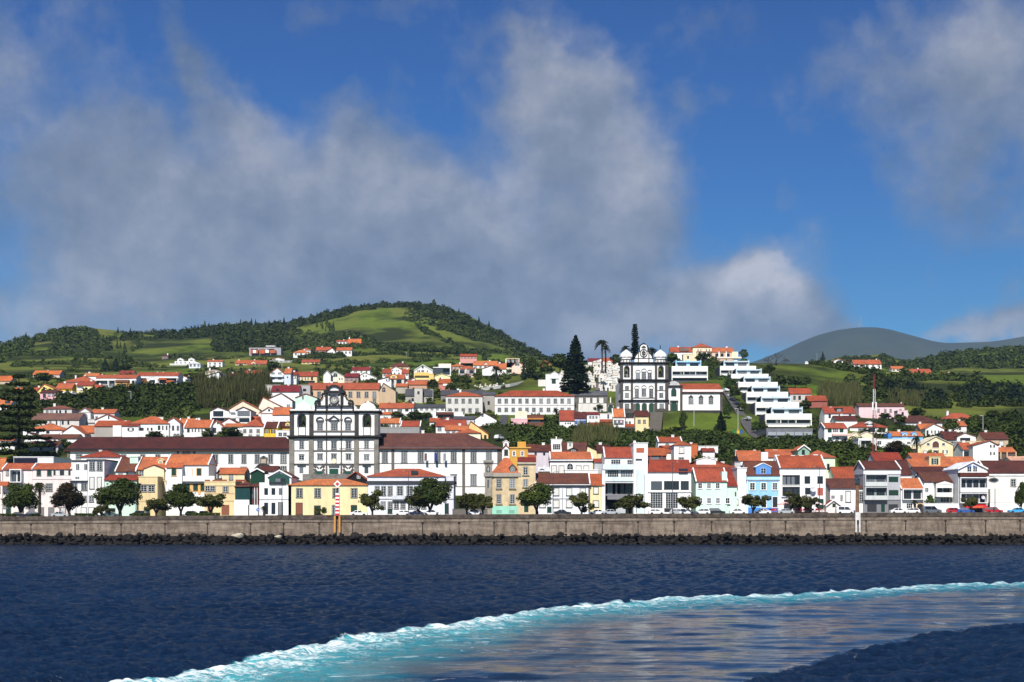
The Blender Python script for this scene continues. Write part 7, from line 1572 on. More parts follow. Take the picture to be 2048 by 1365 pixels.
for q in [
('R', 41, 1022, 963, 72, 'dark round tree in front of the pink house with the glazed bay', 0), ('RR', 138, 1022, 963, 70, 'dark red flowering round tree in front of the long pinkish house', 1), ('R', 240, 1023, 953, 92, 'largest dark round tree, in front of the low mint house', 2),
('O', 203, 1026, 1002, 40, 'small olive tree leaning beside the largest dark tree', 0), ('O', 313, 1024, 986, 62, 'brownish low tree in front of the mustard block', 1), ('R', 362, 1023, 965, 66, 'dark round tree beside the sweeping white wall', 0), ('O', 421, 1026, 978, 70, 'loose olive tree in front of the yellow house with a brown garage', 2),
('O', 745, 1025, 976, 56, 'leaning tree with brownish crown at the end of the yellow building', 3), ('R', 860, 1024, 953, 84, 'big dark tree in front of the grand white house', 1), ('O', 835, 1024, 978, 56, 'brownish tree overlapping the big dark tree by the grand house', 2), ('O', 934, 1024, 974, 52, 'leafy tree in the gap beside the grand white house', 1), ('O', 966, 1024, 975, 44, 'leafy tree just before the ornate stone tower', 0),
('R', 1074, 1023, 964, 78, 'dark round tree in front of the beige end tower', 2), ('O', 1163, 1022, 980, 56, 'small neat tree in front of the narrow pale yellow house', 3), ('O', 1260, 1022, 976, 70, 'spreading tree in front of the modern white apartment block', 0), ('O', 1374, 1021, 980, 52, 'bushy tree between the showroom and the mint green house', 1), ('O', 1506, 1021, 980, 58, 'bushy tree between white wall house and sky blue house', 2), ('O', 1590, 1021, 978, 46, 'tree shading the cafe beside the pink parasol', 3), ('O', 1620, 1021, 980, 40, 'tree shading the cafe before the door of the tall white house', 0),
('O', 1943, 1021, 986, 32, 'slim small tree in front of the red awning', 2), ('R', 2042, 1021, 962, 30, 'dark tree cut by the picture edge beside the cream chapel', 1)]:
 tree(q[0], q[1], q[2], q[3], q[4], q[5], FYT-(1.2 if q[0] == 'O' else 0)+(.4 if q[6] == 1 else 0), q[6], 'trees along the waterfront street')
tree('O', 634.5, 1024, 1009, 14, 'bright green bush growing over a ground floor door of the yellow building', 364.5, 0)
tree('b', 648, 1026, 1014, 14, 'small shrub in front of the yellow building', 362, 1)
tree('g', 1860, 1010, 989, 26, 'leafy shrub on the white terrace wall by the columned porch', 364.5, 1)
tree('b', 1170, 1026, 1012, 14, 'small young tree beside a neat street tree', 356, 2)
# layered araucaria
def layered(label, px, yb, yt, w, tiers, Y, seed, droop=.06, name='araucaria_tree', thick=.5, taper=1.0, dens=110, mat=None):
 rs = np.random.RandomState(seed); p = W(px, yb, Y); u = Y/F; h = (yb-yt)*u; ww = w*u; V = []
 b = MB(); b.tube([(0, 0, -1), (0, 0, h*.5), (0, 0, h*.99)], [h*.022, h*.014, h*.003], 8)
 for k in range(tiers):
  t = (k+.3)/tiers; z = h*(.06+.92*t) if taper else h*t; R_ = ww*.5*max(.05, (1-t)**taper)*rs.uniform(.82, 1.1); nb = rs.randint(6, 9)
  a0 = rs.uniform(0, 6.28)
  for j in range(nb):
   a = a0+2*math.pi*j/nb+rs.uniform(-.2, .2); r2 = R_*rs.uniform(.72, 1.05); n = int(dens*(.35+.65*(1-t)))
   s = rs.uniform(.08, 1, n)**.8; th = h/tiers*.5*thick; side = rs.normal(size=n)*r2*.13*(1.1-s*.6)
   lift = (-droop*r2*s+.25*droop*r2*s**3*3)
   c = np.stack([np.cos(a)*s*r2-np.sin(a)*side, np.sin(a)*s*r2+np.cos(a)*side, z+lift+rs.normal(size=n)*th*.45], -1)
   nn = rs.normal(size=(n, 3))*.6+np.array([np.cos(a)*.2, np.sin(a)*.2, 1]); nn /= np.linalg.norm(nn, axis=1)[:, None]
   V.append(quads(c, nn, rs.normal(size=(n, 3)), .36*rs.uniform(.6, 1.4, n)*(h/26)**.5))
   b.tube([(0, 0, z), (math.cos(a)*r2*.5, math.sin(a)*r2*.5, z-droop*r2*.4), (math.cos(a)*r2*.9, math.sin(a)*r2*.9, z-droop*r2*.6)], [h*.006, h*.004, h*.001], 4, cap=False)
 t = thing(name, label, 'tree', p); b.build('trunk', BARK, t); link('crown', qmesh('crown', np.concatenate(V), mat or LEAF_C), t)
layered('huge dark layered araucaria at the picture edge above the pink houses', 38, 918, 738, 150, 11, 452, 3, .12, thick=.26, taper=.6, dens=330, mat=LEAF_A)
layered('tall dark conical pine standing before the cemetery', 1151, 786, 668, 84, 20, 596, 5, .08, 'norfolk_pine', .8, .85, 150)
layered('tall slender columnar pine behind the hill church', 1270, 724, 646, 21, 17, 655, 8, .04, 'columnar_pine', .7, .28, 70)
layered('small dark conical pine on the lawn under the church hall', 1442, 862, 823, 30, 9, Y_at(1442, 862), 9, .08, 'young_pine', 1.1, .8, 90)
# palms
def palm(label, px, yb, yt, w, Y, seed, nf=38, mat=LEAF_P, drape=1.0, dead=False):
 rs = np.random.RandomState(seed); p = W(px, yb, Y); u = Y/F; h = (yb-yt)*u; r = w*u*.5; t = thing('palm_tree', label, 'palm tree', p)
 zc = h-r*.55; MB().tube([(0, 0, -1), (.1, 0, zc*.5), (0, 0, zc)], [.42, .32, .36], 8).build('trunk', BARK, t)
 V = []
 for k in range(nf):
  a = rs.uniform(0, 6.283); e = rs.uniform(-.9 if dead else -.35, 1.35); n = 34; s = np.linspace(.04, 1, n); R_ = r*rs.uniform(.85, 1.1)
  x = R_*s*np.cos(e)*1.0; z = zc+R_*(s*np.sin(e)-drape*.55*s**2.2)
  c = np.stack([x*np.cos(a), x*np.sin(a), z], -1)
  for sd in (-1, 1):
   q = c+np.stack([-np.sin(a)*sd*R_*.09*np.sin(s*3.0), np.cos(a)*sd*R_*.09*np.sin(s*3.0), -R_*.05*np.ones(n)], -1)
   nn = np.tile(np.array([np.cos(a)*.3, np.sin(a)*.3, 1.0]), (n, 1))+rs.normal(size=(n, 3))*.35; nn /= np.linalg.norm(nn, axis=1)[:, None]
   V.append(quads(q, nn, np.tile(np.array([np.cos(a), np.sin(a), 0.1]), (n, 1)), R_*.055*np.ones(n)))
 link('crown', qmesh('crown', np.concatenate(V), mat), t)
palm('tall palm against the cloud above the cemetery', 1204, 742, 678, 30, 640, 1, 60)
palm('shorter palm close behind the tall cemetery palm', 1211, 742, 690, 22, 648, 2, 40)
palm('palm peeking out beside the left onion dome', 1252, 735, 690, 26, 652, 3)
palm('low palm between the two onion domes', 1304, 735, 694, 26, 655, 4)
palm('bushy palm in front of the ochre balcony house', 866, 781, 757, 26, 640, 5, 50)
palm('dark palm beside the broad orange roofed complex', 992, 757, 731, 24, 720, 6, 50)
palm('yellowish palm between the dark round tree and the red flowering tree', 79, 1028, 962, 30, 353, 7, 60, LEAF_Y, 1.3, True)
palm('small palm on the pavement before the narrow white house', 528, 1029, 1011, 18, 363, 8, 26)
palm('small palm by the dark arched doorway', 1829, 1024, 999, 18, 358, 9, 30)
palm('tall bent palm with hanging fronds before the cream arched house', 1833, 912, 868, 28, 452, 10, 30, LEAF_P, 1.5, True)
palm('palm below the grey stone tower', 806, 806, 790, 16, 596, 11, 30)
palm('dragon tree like palm at the shrub bank head', 1113, 824, 817, 20, 560, 12, 30)
# individual town trees: kind, px, base, top, width, label
for q in [
('b', 461, 880, 854, 62, 'wide dark bush tree behind the college roof'), ('b', 415, 880, 856, 26, 'smaller dark tree beside the wide bush tree'), ('b', 310, 882, 862, 46, 'round dark bush before the green shuttered white house'), ('b', 128, 900, 878, 26, 'dark round tree by the end of the college roof'), ('o', 100, 905, 892, 24, 'olive shrub tree by the small grey cottage'),
('b', 770, 805, 786, 22, 'round tree at the tan school gable'), ('b', 727, 800, 792, 20, 'low tree in front of the school windows'), ('b', 830, 845, 823, 40, 'dark tree by the flat white house'), ('o', 795, 840, 822, 28, 'leafy tree under the yellow chimney house'), ('b', 852, 843, 824, 30, 'broad dark tree over the garden building'), ('b', 875, 862, 845, 28, 'small reddish brown garden tree above the town hall roof'), ('o', 770, 868, 848, 24, 'olive tree beside the right bell tower'), ('o', 806, 868, 852, 20, 'olive tree along the grey garden building'),
('b', 1120, 748, 706, 44, 'large dark green tree left of the conical pine'), ('b', 1062, 758, 712, 26, 'tall dark tree by the pink gabled house'), ('b', 1090, 752, 722, 30, 'dark tree before the half hidden orange house'), ('c', 1047, 760, 715, 14, 'dark slender conifer by the pink gabled house'), ('b', 1076, 762, 742, 20, 'bush tree at the cemetery wall'), ('b', 912, 775, 748, 18, 'dark tree behind the low orange roof'), ('b', 900, 786, 765, 20, 'dark tree beside the red roofed palm house'), ('b', 935, 770, 758, 26, 'low dark hedge tree before the pinkish gable'), ('o', 880, 800, 790, 20, 'tree before the old grey house'), ('b', 860, 806, 795, 18, 'small dark tree before the old grey house'),
('b', 1232, 735, 708, 24, 'dark tree behind the cemetery by the church'), ('g', 1344, 728, 706, 30, 'green tree between the onion dome and the brow villa'), ('g', 1405, 725, 706, 34, 'leafy tree under the brow villa'), ('o', 1427, 742, 712, 26, 'shrub tree beside the separate block'), ('b', 1488, 722, 698, 20, 'dark tree at the end of the brow villa'), ('c', 1646, 722, 704, 12, 'small dark conifer on the ridge by the garage house'), ('o', 1470, 800, 772, 26, 'tree in front of the fifth block'), ('g', 1462, 778, 755, 28, 'green shrub tree above the church hall roof'), ('g', 1514, 868, 842, 26, 'green street tree beside the lowest block'), ('b', 1525, 868, 842, 26, 'dark street tree before the lowest block'), ('o', 1484, 826, 806, 22, 'roadside tree by the third block'), ('g', 1454, 838, 808, 20, 'green shrub tree beside the black wall'), ('b', 1364, 862, 822, 18, 'tall shrub at the left end of the black wall'),
('b', 1538, 752, 728, 24, 'round dark tree at the edge of the field'), ('b', 1560, 776, 748, 34, 'dark clump tree in the field above the ruin'), ('o', 1590, 778, 752, 36, 'olive tree beside the dark clump'), ('b', 1612, 778, 752, 24, 'tall dark tree above the red roof'), ('b', 1575, 800, 780, 26, 'dark tree in front of the farm ruin'), ('b', 1610, 818, 800, 30, 'tree under the red roof'), ('o', 1635, 880, 850, 30, 'shrub tree beside the green shuttered house'), ('b', 1680, 850, 832, 30, 'tree in front of the dark dormer house'),
('b', 1800, 850, 828, 26, 'garden tree by the pink terrace'), ('b', 1835, 838, 815, 36, 'round garden tree right of the pink house'), ('b', 1770, 838, 826, 30, 'low garden trees below the pink wall'), ('o', 1762, 870, 855, 20, 'bush beside the blue house'), ('o', 1901, 872, 836, 38, 'broad olive crowned tree between two white houses'), ('b', 1944, 870, 832, 24, 'dark tree right of the white box house'), ('b', 1985, 842, 820, 30, 'dark round tree on the green field edge'), ('b', 2015, 850, 822, 34, 'brownish big tree below the green field'), ('b', 1960, 862, 838, 30, 'dark tree above the beige house'), ('b', 2030, 880, 845, 40, 'dark tree mass at the picture edge'),
('RR', 1796, 916, 880, 52, 'broad reddish dark tree beside the radio mast'), ('b', 1813, 940, 890, 30, 'dark trailing tree before the orange roofs'), ('o', 1742, 915, 885, 22, 'sparse tree in front of the block of flats'),
('b', 382, 768, 746, 44, 'round dark brown tree above the apartment rows'), ('b', 88, 768, 745, 40, 'dark trees below the long low orange roof'), ('b', 545, 742, 722, 26, 'dark round tree by the orange villa'), ('b', 475, 768, 748, 16, 'dark tree by the slate bungalow'), ('b', 520, 772, 754, 22, 'garden tree behind the white cottage'), ('b', 752, 758, 742, 20, 'tree behind the white school houses'), ('c', 230, 744, 716, 26, 'dark conifer clump at the foot of the meadow'), ('c', 212, 744, 718, 24, 'dark conifer beside the meadow clump'), ('b', 250, 745, 728, 30, 'dark wide tree at the meadow foot'), ('b', 171, 728, 716, 14, 'single dark bush tree in the meadow'),
('O', 1046, 815, 806, 24, 'pollarded plane tree before the white school'), ('O', 1062, 822, 806, 22, 'second pollarded plane tree before the white school'), ('O', 1172, 822, 802, 24, 'clipped plane tree before the priory wall'), ('O', 1184, 822, 803, 22, 'clipped plane tree next to the priory windows'), ('O', 1199, 824, 803, 22, 'tall clipped plane tree by the green gateway')]:
 tree(q[0], q[1], q[2], q[3], q[4], q[5], None, RND.randrange(3))
def bare_tree():
 px, yb, yt, w = 1552, 722, 690, 60; Y = 790; p = W(px, yb, Y); p.z = ground_z(p.x, Y); u = Y/F; h = (yb-yt)*u; rs = random.Random(4)
 t = thing('bare_tree', 'wide leafless grey tree on the ridge beside the brow villa', 'tree', p); b = MB(); tw = MB()
 def grow(q, d, l, r, k):
  e = q+d*l; (b if k < 2 else tw).tube([q, q+d*l*.5+Vector((rs.uniform(-.1, .1)*l, 0, .03*l)), e], [r, r*.8, r*.6], 4, cap=False)
  if k < 5:
   for _ in range(3): grow(e, (d+Vector((rs.uniform(-.9, .9), rs.uniform(-.8, .8), rs.uniform(-.35, .4)))).normalized(), l*.68, r*.6, k+1)
 b.tube([(0, 0, -1), (0, 0, h*.3)], [.5, .35], 6)
 for a in range(5): grow(Vector((0, 0, 0)), Vector((-1.3+.65*a, rs.uniform(-.7, .7), .55)).normalized(), h*.34, .22, 1)
 g = stone((.06, .055, .05), 1.5, 'grey_twigs', .3); b.build('trunk', g, t); tw.build('crown', g, t)
bare_tree()
# ------------------------------------------------------------------ ground cover and far woods
def in_poly(x, y, P):
 c = False; n = len(P)
 for i in range(n):
  x1, y1 = P[i]; x2, y2 = P[i-1]
  if (y1 > y) != (y2 > y) and x < (x2-x1)*(y-y1)/(y2-y1)+x1: c = not c
 return c
BUSH = [crown_arr(200+k, 170, [(0, 0, .3, .9, .9, .75), (.4, .3, .5, .5, .5, .5), (-.5, .2, .35, .5, .45, .45), (.1, -.5, .3, .5, .4, .5)], .16) for k in range(6)]
SPIRE = []
for k in range(3):
 rs_ = np.random.RandomState(k); n_ = 130; z_ = rs_.uniform(0, 1, n_)**1.2; r_ = (1-z_)*.5*rs_.uniform(.3, 1, n_)**.5; a_ = rs_.uniform(0, 6.283, n_)
 nn_ = np.stack([np.cos(a_), np.sin(a_), .5+0*a_], -1)+rs_.normal(size=(n_, 3))*.4; nn_ /= np.linalg.norm(nn_, axis=1)[:, None]
 SPIRE.append(quads(np.stack([r_*np.cos(a_), r_*np.sin(a_), z_*2.6], -1), nn_, rs_.normal(size=(n_, 3)), .17*rs_.uniform(.6, 1.3, n_)))
REED = []
for k in range(3):
 rs_ = np.random.RandomState(50+k); n_ = 60; c_ = np.stack([rs_.uniform(-1, 1, n_), rs_.uniform(-1, 1, n_), rs_.uniform(.2, 1.5, n_)], -1); d_ = rs_.normal(size=(n_, 2)); q_ = []
 for j in range(n_):
  w_ = np.array([d_[j, 0], d_[j, 1], 0]); w_ /= np.linalg.norm(w_); w_ *= .07; t_ = np.array([rs_.normal()*.15, rs_.normal()*.15, 1])*.7
  q_ += [c_[j]-w_-t_, c_[j]+w_-t_, c_[j]+w_*.5+t_, c_[j]-w_*.5+t_]
 REED.append(np.array(q_))
def cover(name, polys, mat, size, spacing, seed, base=BUSH, zs=(.8, 1.3), far=False, tag_=None, keep=1.0):
 rs = random.Random(seed); V = []
 for P in polys:
  xs = [q[0] for q in P]; ys = [q[1] for q in P]; area = (max(xs)-min(xs))*(max(ys)-min(ys)); n = int(area/(spacing**2))
  for _ in range(n):
   x, y = rs.uniform(min(xs), max(xs)), rs.uniform(min(ys), max(ys))
   if not in_poly(x, y, P) or rs.random() > keep: continue
   Y = Y_at(x, y)
   if Y >= 1690: continue
   X = (x-CX)*Y/F
   if any(abs(X-hx) < hw/2+.8 and hy-1.5 < Y < hy+hd+.5 for hx, hy, hw, hd in HB): continue
   s = rs.uniform(*size); a = rs.uniform(0, 6.28); c, sn = math.cos(a)*s, math.sin(a)*s; b = base[rs.randrange(len(base))]
   z = ground_z(X, Y)-.25*s
   V.append(np.stack([b[:, 0]*c-b[:, 1]*sn+X, b[:, 0]*sn+b[:, 1]*c+Y, b[:, 2]*s*rs.uniform(*zs)+z], -1))
 if V: return stuff(link(name, qmesh(name, np.concatenate(V), mat)))
HB = [(t.location.x, t.location.y, w, D) for t, w, D, ze in ALLH]
cover('hillside_bushes', [[(128, 812), (160, 796), (232, 778), (300, 770), (420, 775), (470, 800), (440, 814), (385, 818), (335, 832), (235, 832), (165, 818)]], LEAF_A, (2.0, 4.2), 5.2, 1)
cover('hillside_bushes', [[(128, 812), (160, 796), (232, 778), (300, 770), (420, 775), (440, 800), (372, 842), (235, 832)], [(430, 796), (530, 796), (500, 812), (440, 814)]], LEAF_B, (1.5, 3.4), 7, 2)
cover('reeds', [[(395, 775), (535, 768), (535, 806), (405, 818)]], LEAF_Y, (1.6, 2.6), 4.2, 3, REED, (1.2, 1.8))
cover('hillside_bushes', [[(1020, 858), (1060, 840), (1110, 836), (1140, 858), (1310, 862), (1330, 892), (1200, 896), (1020, 896)]], LEAF_A, (1.5, 3.0), 6.0, 4)
cover('hillside_bushes', [[(1020, 866), (1110, 850), (1310, 866), (1320, 894), (1020, 897)], [(1110, 822), (1140, 840), (1150, 858), (1095, 845)]], LEAF_G, (1.2, 2.2), 8.5, 5)
cover('reeds', [[(1160, 868), (1225, 866), (1230, 893), (1150, 893)]], LEAF_Y, (1.2, 2.0), 6, 6, REED, (1.1, 1.6))
cover('hillside_bushes', [[(1310, 866), (1420, 868), (1500, 880), (1655, 884), (1762, 892), (1745, 935), (1640, 905), (1560, 902), (1500, 930), (1380, 930), (1310, 888)]], LEAF_A, (1.5, 3.0), 5.6, 7)
cover('hillside_bushes', [[(1330, 868), (1420, 872), (1500, 884), (1655, 888), (1740, 920), (1560, 902), (1460, 920), (1380, 920)]], LEAF_G, (1.0, 2.2), 7.5, 8)
cover('hillside_bushes', [[(1680, 892), (1745, 900), (1735, 945), (1690, 940)], [(1655, 885), (1700, 880), (1750, 905), (1690, 930)]], LEAF_A, (1.8, 3.2), 5.5, 9)
cover('hillside_bushes', [[(1640, 782), (1720, 772), (1800, 790), (1840, 812), (1720, 812), (1640, 812)]], LEAF_B, (1.4, 2.6), 6.0, 10)
cover('reeds', [[(1640, 775), (1712, 780), (1720, 812), (1645, 815)], [(1780, 795), (1850, 800), (1845, 815), (1780, 812)]], LEAF_Y, (1.3, 2.2), 5.5, 11, REED, (1.2, 1.7))
cover('dark_wood', [[(1735, 760), (1780, 762), (1850, 780), (1900, 800), (1896, 818), (1850, 818), (1790, 804), (1740, 794)], [(1900, 776), (2075, 772), (2075, 812), (1925, 816)]], LEAF_A, (2.2, 4.4), 6.0, 12, zs=(.9, 1.5))
cover('dark_wood', [[(1760, 772), (1850, 788), (1890, 804), (1860, 815), (1780, 800)], [(1915, 786), (2075, 782), (2075, 806), (1935, 810)]], LEAF_C, (2.2, 4.4), 7.0, 13, zs=(1.2, 1.9))
cover('dark_wood', [[(1690, 752), (1740, 758), (1790, 772), (1720, 778), (1690, 768)]], LEAF_B, (1.8, 3.4), 7, 14)
cover('far_forest', [[(1790, 738), (1830, 727), (1900, 706), (1970, 700), (2110, 696), (2110, 734), (1960, 738), (1860, 748), (1800, 748)]], LEAF_A, (4, 7), 4.6, 15, zs=(.8, 1.2))
cover('far_forest', [[(1520, 716), (1640, 716), (1800, 712), (1850, 735), (1790, 745), (1640, 722)]], LEAF_A, (3, 5), 5.5, 16, zs=(.8, 1.2))
cover('hillside_bushes', [[(1900, 842), (2080, 830), (2080, 915), (2000, 900), (1960, 868)]], LEAF_A, (1.8, 3.6), 6.5, 17)
cover('hillside_bushes', [[(-40, 785), (120, 770), (150, 800), (110, 848), (60, 870), (-40, 860)]], LEAF_B, (1.6, 3.4), 7.0, 18)
cover('hillside_bushes', [[(-40, 890), (130, 888), (132, 906), (-40, 912)]], LEAF_A, (1.2, 2.6), 7.5, 19)
# gardens among the houses
cover('garden_shrubs', [[(430, 735), (1010, 735), (1010, 800), (760, 820), (640, 790), (560, 775), (430, 770)]], LEAF_A, (1.2, 3.0), 13, 20)
cover('garden_shrubs', [[(360, 715), (1080, 710), (1090, 760), (360, 765)]], LEAF_B, (1.2, 3.2), 14, 21)
cover('garden_shrubs', [[(760, 815), (1000, 815), (1000, 865), (760, 868)]], LEAF_A, (1.2, 2.4), 11, 22)
cover('garden_shrubs', [[(1700, 830), (2048, 835), (2048, 925), (1760, 930)]], LEAF_A, (1.2, 2.8), 12, 23)
cover('garden_shrubs', [[(1330, 715), (1500, 722), (1470, 770), (1420, 760), (1330, 755)]], LEAF_G, (1.4, 3.0), 9, 24)
cover('garden_shrubs', [[(1490, 800), (1560, 800), (1640, 840), (1650, 872), (1625, 872), (1560, 812)]], LEAF_B, (1.2, 2.4), 9, 25)
cover('garden_shrubs', [[(1030, 735), (1250, 735), (1240, 752), (1060, 765)]], LEAF_A, (1.2, 2.4), 11, 26)
cover('garden_shrubs', [[(0, 735), (330, 735), (330, 770), (0, 775)]], LEAF_A, (1.2, 3.0), 15, 27)
# hedges, copses and ridge woods on the big hill
def rid(x, dy): return float(np.interp(x, [q[0] for q in RIDGE], [q[1] for q in RIDGE]))+dy
def band(x0, x1, d0, d1, n=8):
 xs = np.linspace(x0, x1, n); return [(x, rid(x, d0)) for x in xs]+[(x, rid(x, d1)) for x in xs[::-1]]
cover('ridge_wood', [band(-60, 170, .5, 12), band(-60, 60, 8, 34), band(110, 190, 1, 20)], LEAF_A, (4, 7.5), 4.2, 30, zs=(.7, 1.1))
cover('ridge_wood', [band(245, 450, .5, 16), [(430, 690), (440, 675), (560, 672), (600, 688), (550, 706), (440, 708), (425, 700)], band(430, 600, .5, 24)], LEAF_A, (4, 7), 4.4, 31, zs=(.8, 1.2))
cover('ridge_wood', [band(385, 460, .3, 20), band(470, 600, .3, 24), [(225, 690), (265, 660), (300, 668), (285, 700), (255, 712), (232, 712)], [(630, 650), (670, 645), (668, 668), (635, 668)]], LEAF_A, (2.0, 4.4), 8.0, 32, SPIRE, (.5, 1.1))
cover('ridge_wood', [band(600, 830, .3, 8), band(640, 700, .3, 14), band(860, 1100, .3, 13), band(830, 900, 2, 24)], LEAF_A, (3.5, 6.5), 4.0, 33, zs=(.8, 1.2))
cover('ridge_wood', [[(560, 672), (700, 670), (760, 690), (780, 705), (700, 700), (640, 698), (560, 700)], [(590, 700), (690, 700), (690, 712), (590, 712)]], LEAF_B, (3.5, 6), 5.2, 34, zs=(.8, 1.2))
cover('hillside_scrub', [band(860, 1060, 20, 42), [(800, 625), (870, 622), (950, 660), (1000, 690), (900, 668), (830, 645)], band(100, 230, 18, 48)], LEAF_B, (3.5, 7), 8.5, 35)
def hedge(pts, mat, seed, sz=(3, 5.5), wd=1.6):
 P = []
 for (a, b_), (c, d) in zip(pts, pts[1:]):
  P.append([(a, b_-wd), (c, d-wd), (c, d+wd), (a, b_+wd)])
 return P
cover('hedgerows', hedge([(806, 636), (860, 668), (920, 698), (975, 716)], None, 1)+hedge([(690, 700), (800, 696), (900, 702), (1000, 708)], None, 2)+hedge([(0, 716), (90, 711), (190, 716), (260, 722)], None, 3)+hedge([(150, 733), (190, 700), (235, 672)], None, 4)+hedge([(600, 716), (720, 712), (900, 718)], None, 5)+hedge([(1610, 724), (1680, 738), (1760, 752)], None, 5)+hedge([(1780, 758), (1960, 762)], None, 6), LEAF_A, (2.5, 5), 2.6, 36)
cover('hedgerows', hedge([(20, 733), (120, 728), (320, 734)], None, 3)+hedge([(330, 716), (480, 722), (680, 728), (860, 722)], None, 4)+hedge([(700, 684), (745, 690), (790, 704)], None, 7), LEAF_B, (2.0, 4), 3.0, 37)
# single pines that stand out along the skyline
rs_ = random.Random(77)
for k, x in enumerate([52, 118, 141, 236, 246, 261, 268, 388, 396, 402, 410, 418, 428, 478, 486, 494, 503, 511, 520, 529, 538, 548, 558, 568, 622, 634, 652, 668, 684, 700, 722, 738, 756, 868, 886, 918, 936, 958, 978, 1002]):
 y = rid(x, 2.0); Y = Y_at(x, y); Y = min(Y, 1640)
 p = W(x, rid(x, 3), Y); p.z = ground_z(p.x, Y)-1; s = rs_.uniform(5, 11)*(1.0 if x < 600 or x > 730 else .8); kind = 'c' if x < 600 or k % 3 else 'b'
 put('pine_tree' if kind == 'c' else 'tree', far_crown(kind, k % 3), STEM, 'dark pine standing on the skyline of the big green hill' if kind == 'c' else 'round dark tree on the skyline of the big green hill', 'pine tree' if kind == 'c' else 'tree', p, s*.55, s, rs_.uniform(0, 6), 'skyline pines' if kind == 'c' else 'skyline trees')
# ------------------------------------------------------------------ cars, lamps, mast, street things
def car_proto(kind, paint):
 Ln, Wd, Ht = {'hatch': (3.9, 1.65, 1.46), 'sedan': (4.3, 1.7, 1.42), 'van': (4.6, 1.8, 1.9), 'suv': (4.2, 1.75, 1.62)}[kind]
 pm = flat(paint, .25, 'car_paint', .6); x0 = -Ln/2
 t = thing('parked_car', 'car', 'car', (0, 0, 0)); b = MB()
 if kind == 'van': prof = [(x0, .3), (x0+Ln, .3), (x0+Ln, .85), (x0+Ln-.15, 1.0), (x0+Ln-.95, 1.12), (x0+Ln-1.7, Ht), (x0+.15, Ht), (x0, 1.2)]; roof = [(x0+.5, 1.1), (x0+Ln-1.0, 1.1), (x0+Ln-1.68, Ht-.1), (x0+.6, Ht-.1)]
 elif kind == 'sedan': prof = [(x0, .32), (x0+Ln, .32), (x0+Ln, .68), (x0+Ln-.1, .8), (x0+Ln-1.15, .92), (x0+Ln-1.75, Ht), (x0+1.35, Ht), (x0+.7, 1.0), (x0+.06, .96), (x0, .7)]; roof = [(x0+.72, .95), (x0+Ln-1.2, .95), (x0+Ln-1.8, Ht-.07), (x0+1.4, Ht-.07)]
 else: prof = [(x0, .32), (x0+Ln, .32), (x0+Ln, .7), (x0+Ln-.1, .82), (x0+Ln-.95, .95), (x0+Ln-1.6, Ht), (x0+.55, Ht), (x0+.08, 1.0), (x0, .7)]; roof = [(x0+.3, .98), (x0+Ln-1.02, .98), (x0+Ln-1.62, Ht-.08), (x0+.62, Ht-.08)]
 def taper(y): return Wd/2 if y < 1.0 else Wd/2-.16*(y-.95)/.5
 n = len(prof); L0 = [(x, -taper(z), z) for x, z in prof]; L1 = [(x, taper(z), z) for x, z in prof]
 b.face(L0); b.face(L1[::-1])
 for k in range(n): k2 = (k+1) % n; b.face([L0[k], L1[k], L1[k2], L0[k2]])
 body = b.build('body', pm, t); md = body.modifiers.new('soft', 'BEVEL'); md.width = .05; md.segments = 2
 g = MB()
 m_ = (roof[0][0]+roof[1][0])/2
 for s in (-1, 1):
  for pa in ([roof[0], (m_-.05, roof[0][1]), (m_-.05, roof[2][1]), roof[3]], [(m_+.05, roof[0][1]), roof[1], roof[2], (m_+.05, roof[2][1])]):
   g.face([(x, s*(taper(z)+.012), z) for x, z in pa])
 zz = roof[1][1]; xa = prof[4][0]; xb = prof[5][0]
 g.face([(xa-.03, -Wd/2+.2, prof[4][1]+.05), (xa-.03, Wd/2-.2, prof[4][1]+.05), (xb+.04, Wd/2-.27, Ht-.04), (xb+.04, -Wd/2+.27, Ht-.04)])
 g.build('window', glassm((.01, .012, .015)), t)
 wm = MB(); wm.lathe([(.01, -.1), (.3, -.1), (.32, -.06), (.32, .1), (.01, .1)], 0, 0, 16); wme = wm.mesh('wheel', flat((.015, .015, .015), .8, 'rubber'))
 rm = MB(); rm.lathe([(.01, -.115), (.19, -.115), (.19, -.1)], 0, 0, 12); rme = rm.mesh('rim', flat((.4, .4, .42), .3, 'alloy', .5, .6))
 for sx in (-1, 1):
  for sy in (-1, 1):
   w = link('wheel', wme, t, (sx*Ln*.31, sy*(Wd/2-.09), .32)); w.rotation_euler.x = R(90) if sy < 0 else R(-90); w.rotation_euler.x *= -1 if False else 1
   link('rim', rme, w)
 for sy in (-1, 1):
  MB().box(Ln/2-.02, Ln/2+.02, sy*.6-.16, sy*.6+.16, .62, .76).build('headlight', flat((.7, .7, .68), .2, 'lamp_glass'), t)
  MB().box(-Ln/2-.02, -Ln/2+.02, sy*.62-.1, sy*.62+.1, .7, .86).build('tail_light', flat((.4, .02, .02), .3, 'tail_glass'), t)
 return t
PAINT = {'white': (.75, .75, .75), 'silver': (.38, .40, .42), 'black': (.012, .012, .014), 'navy': (.015, .02, .06), 'teal': (.06, .09, .09), 'grey': (.10, .11, .12), 'red': (.40, .015, .02), 'blue': (.03, .09, .32), 'sky': (.05, .33, .62), 'dark': (.02, .022, .025)}
PROTO = {}
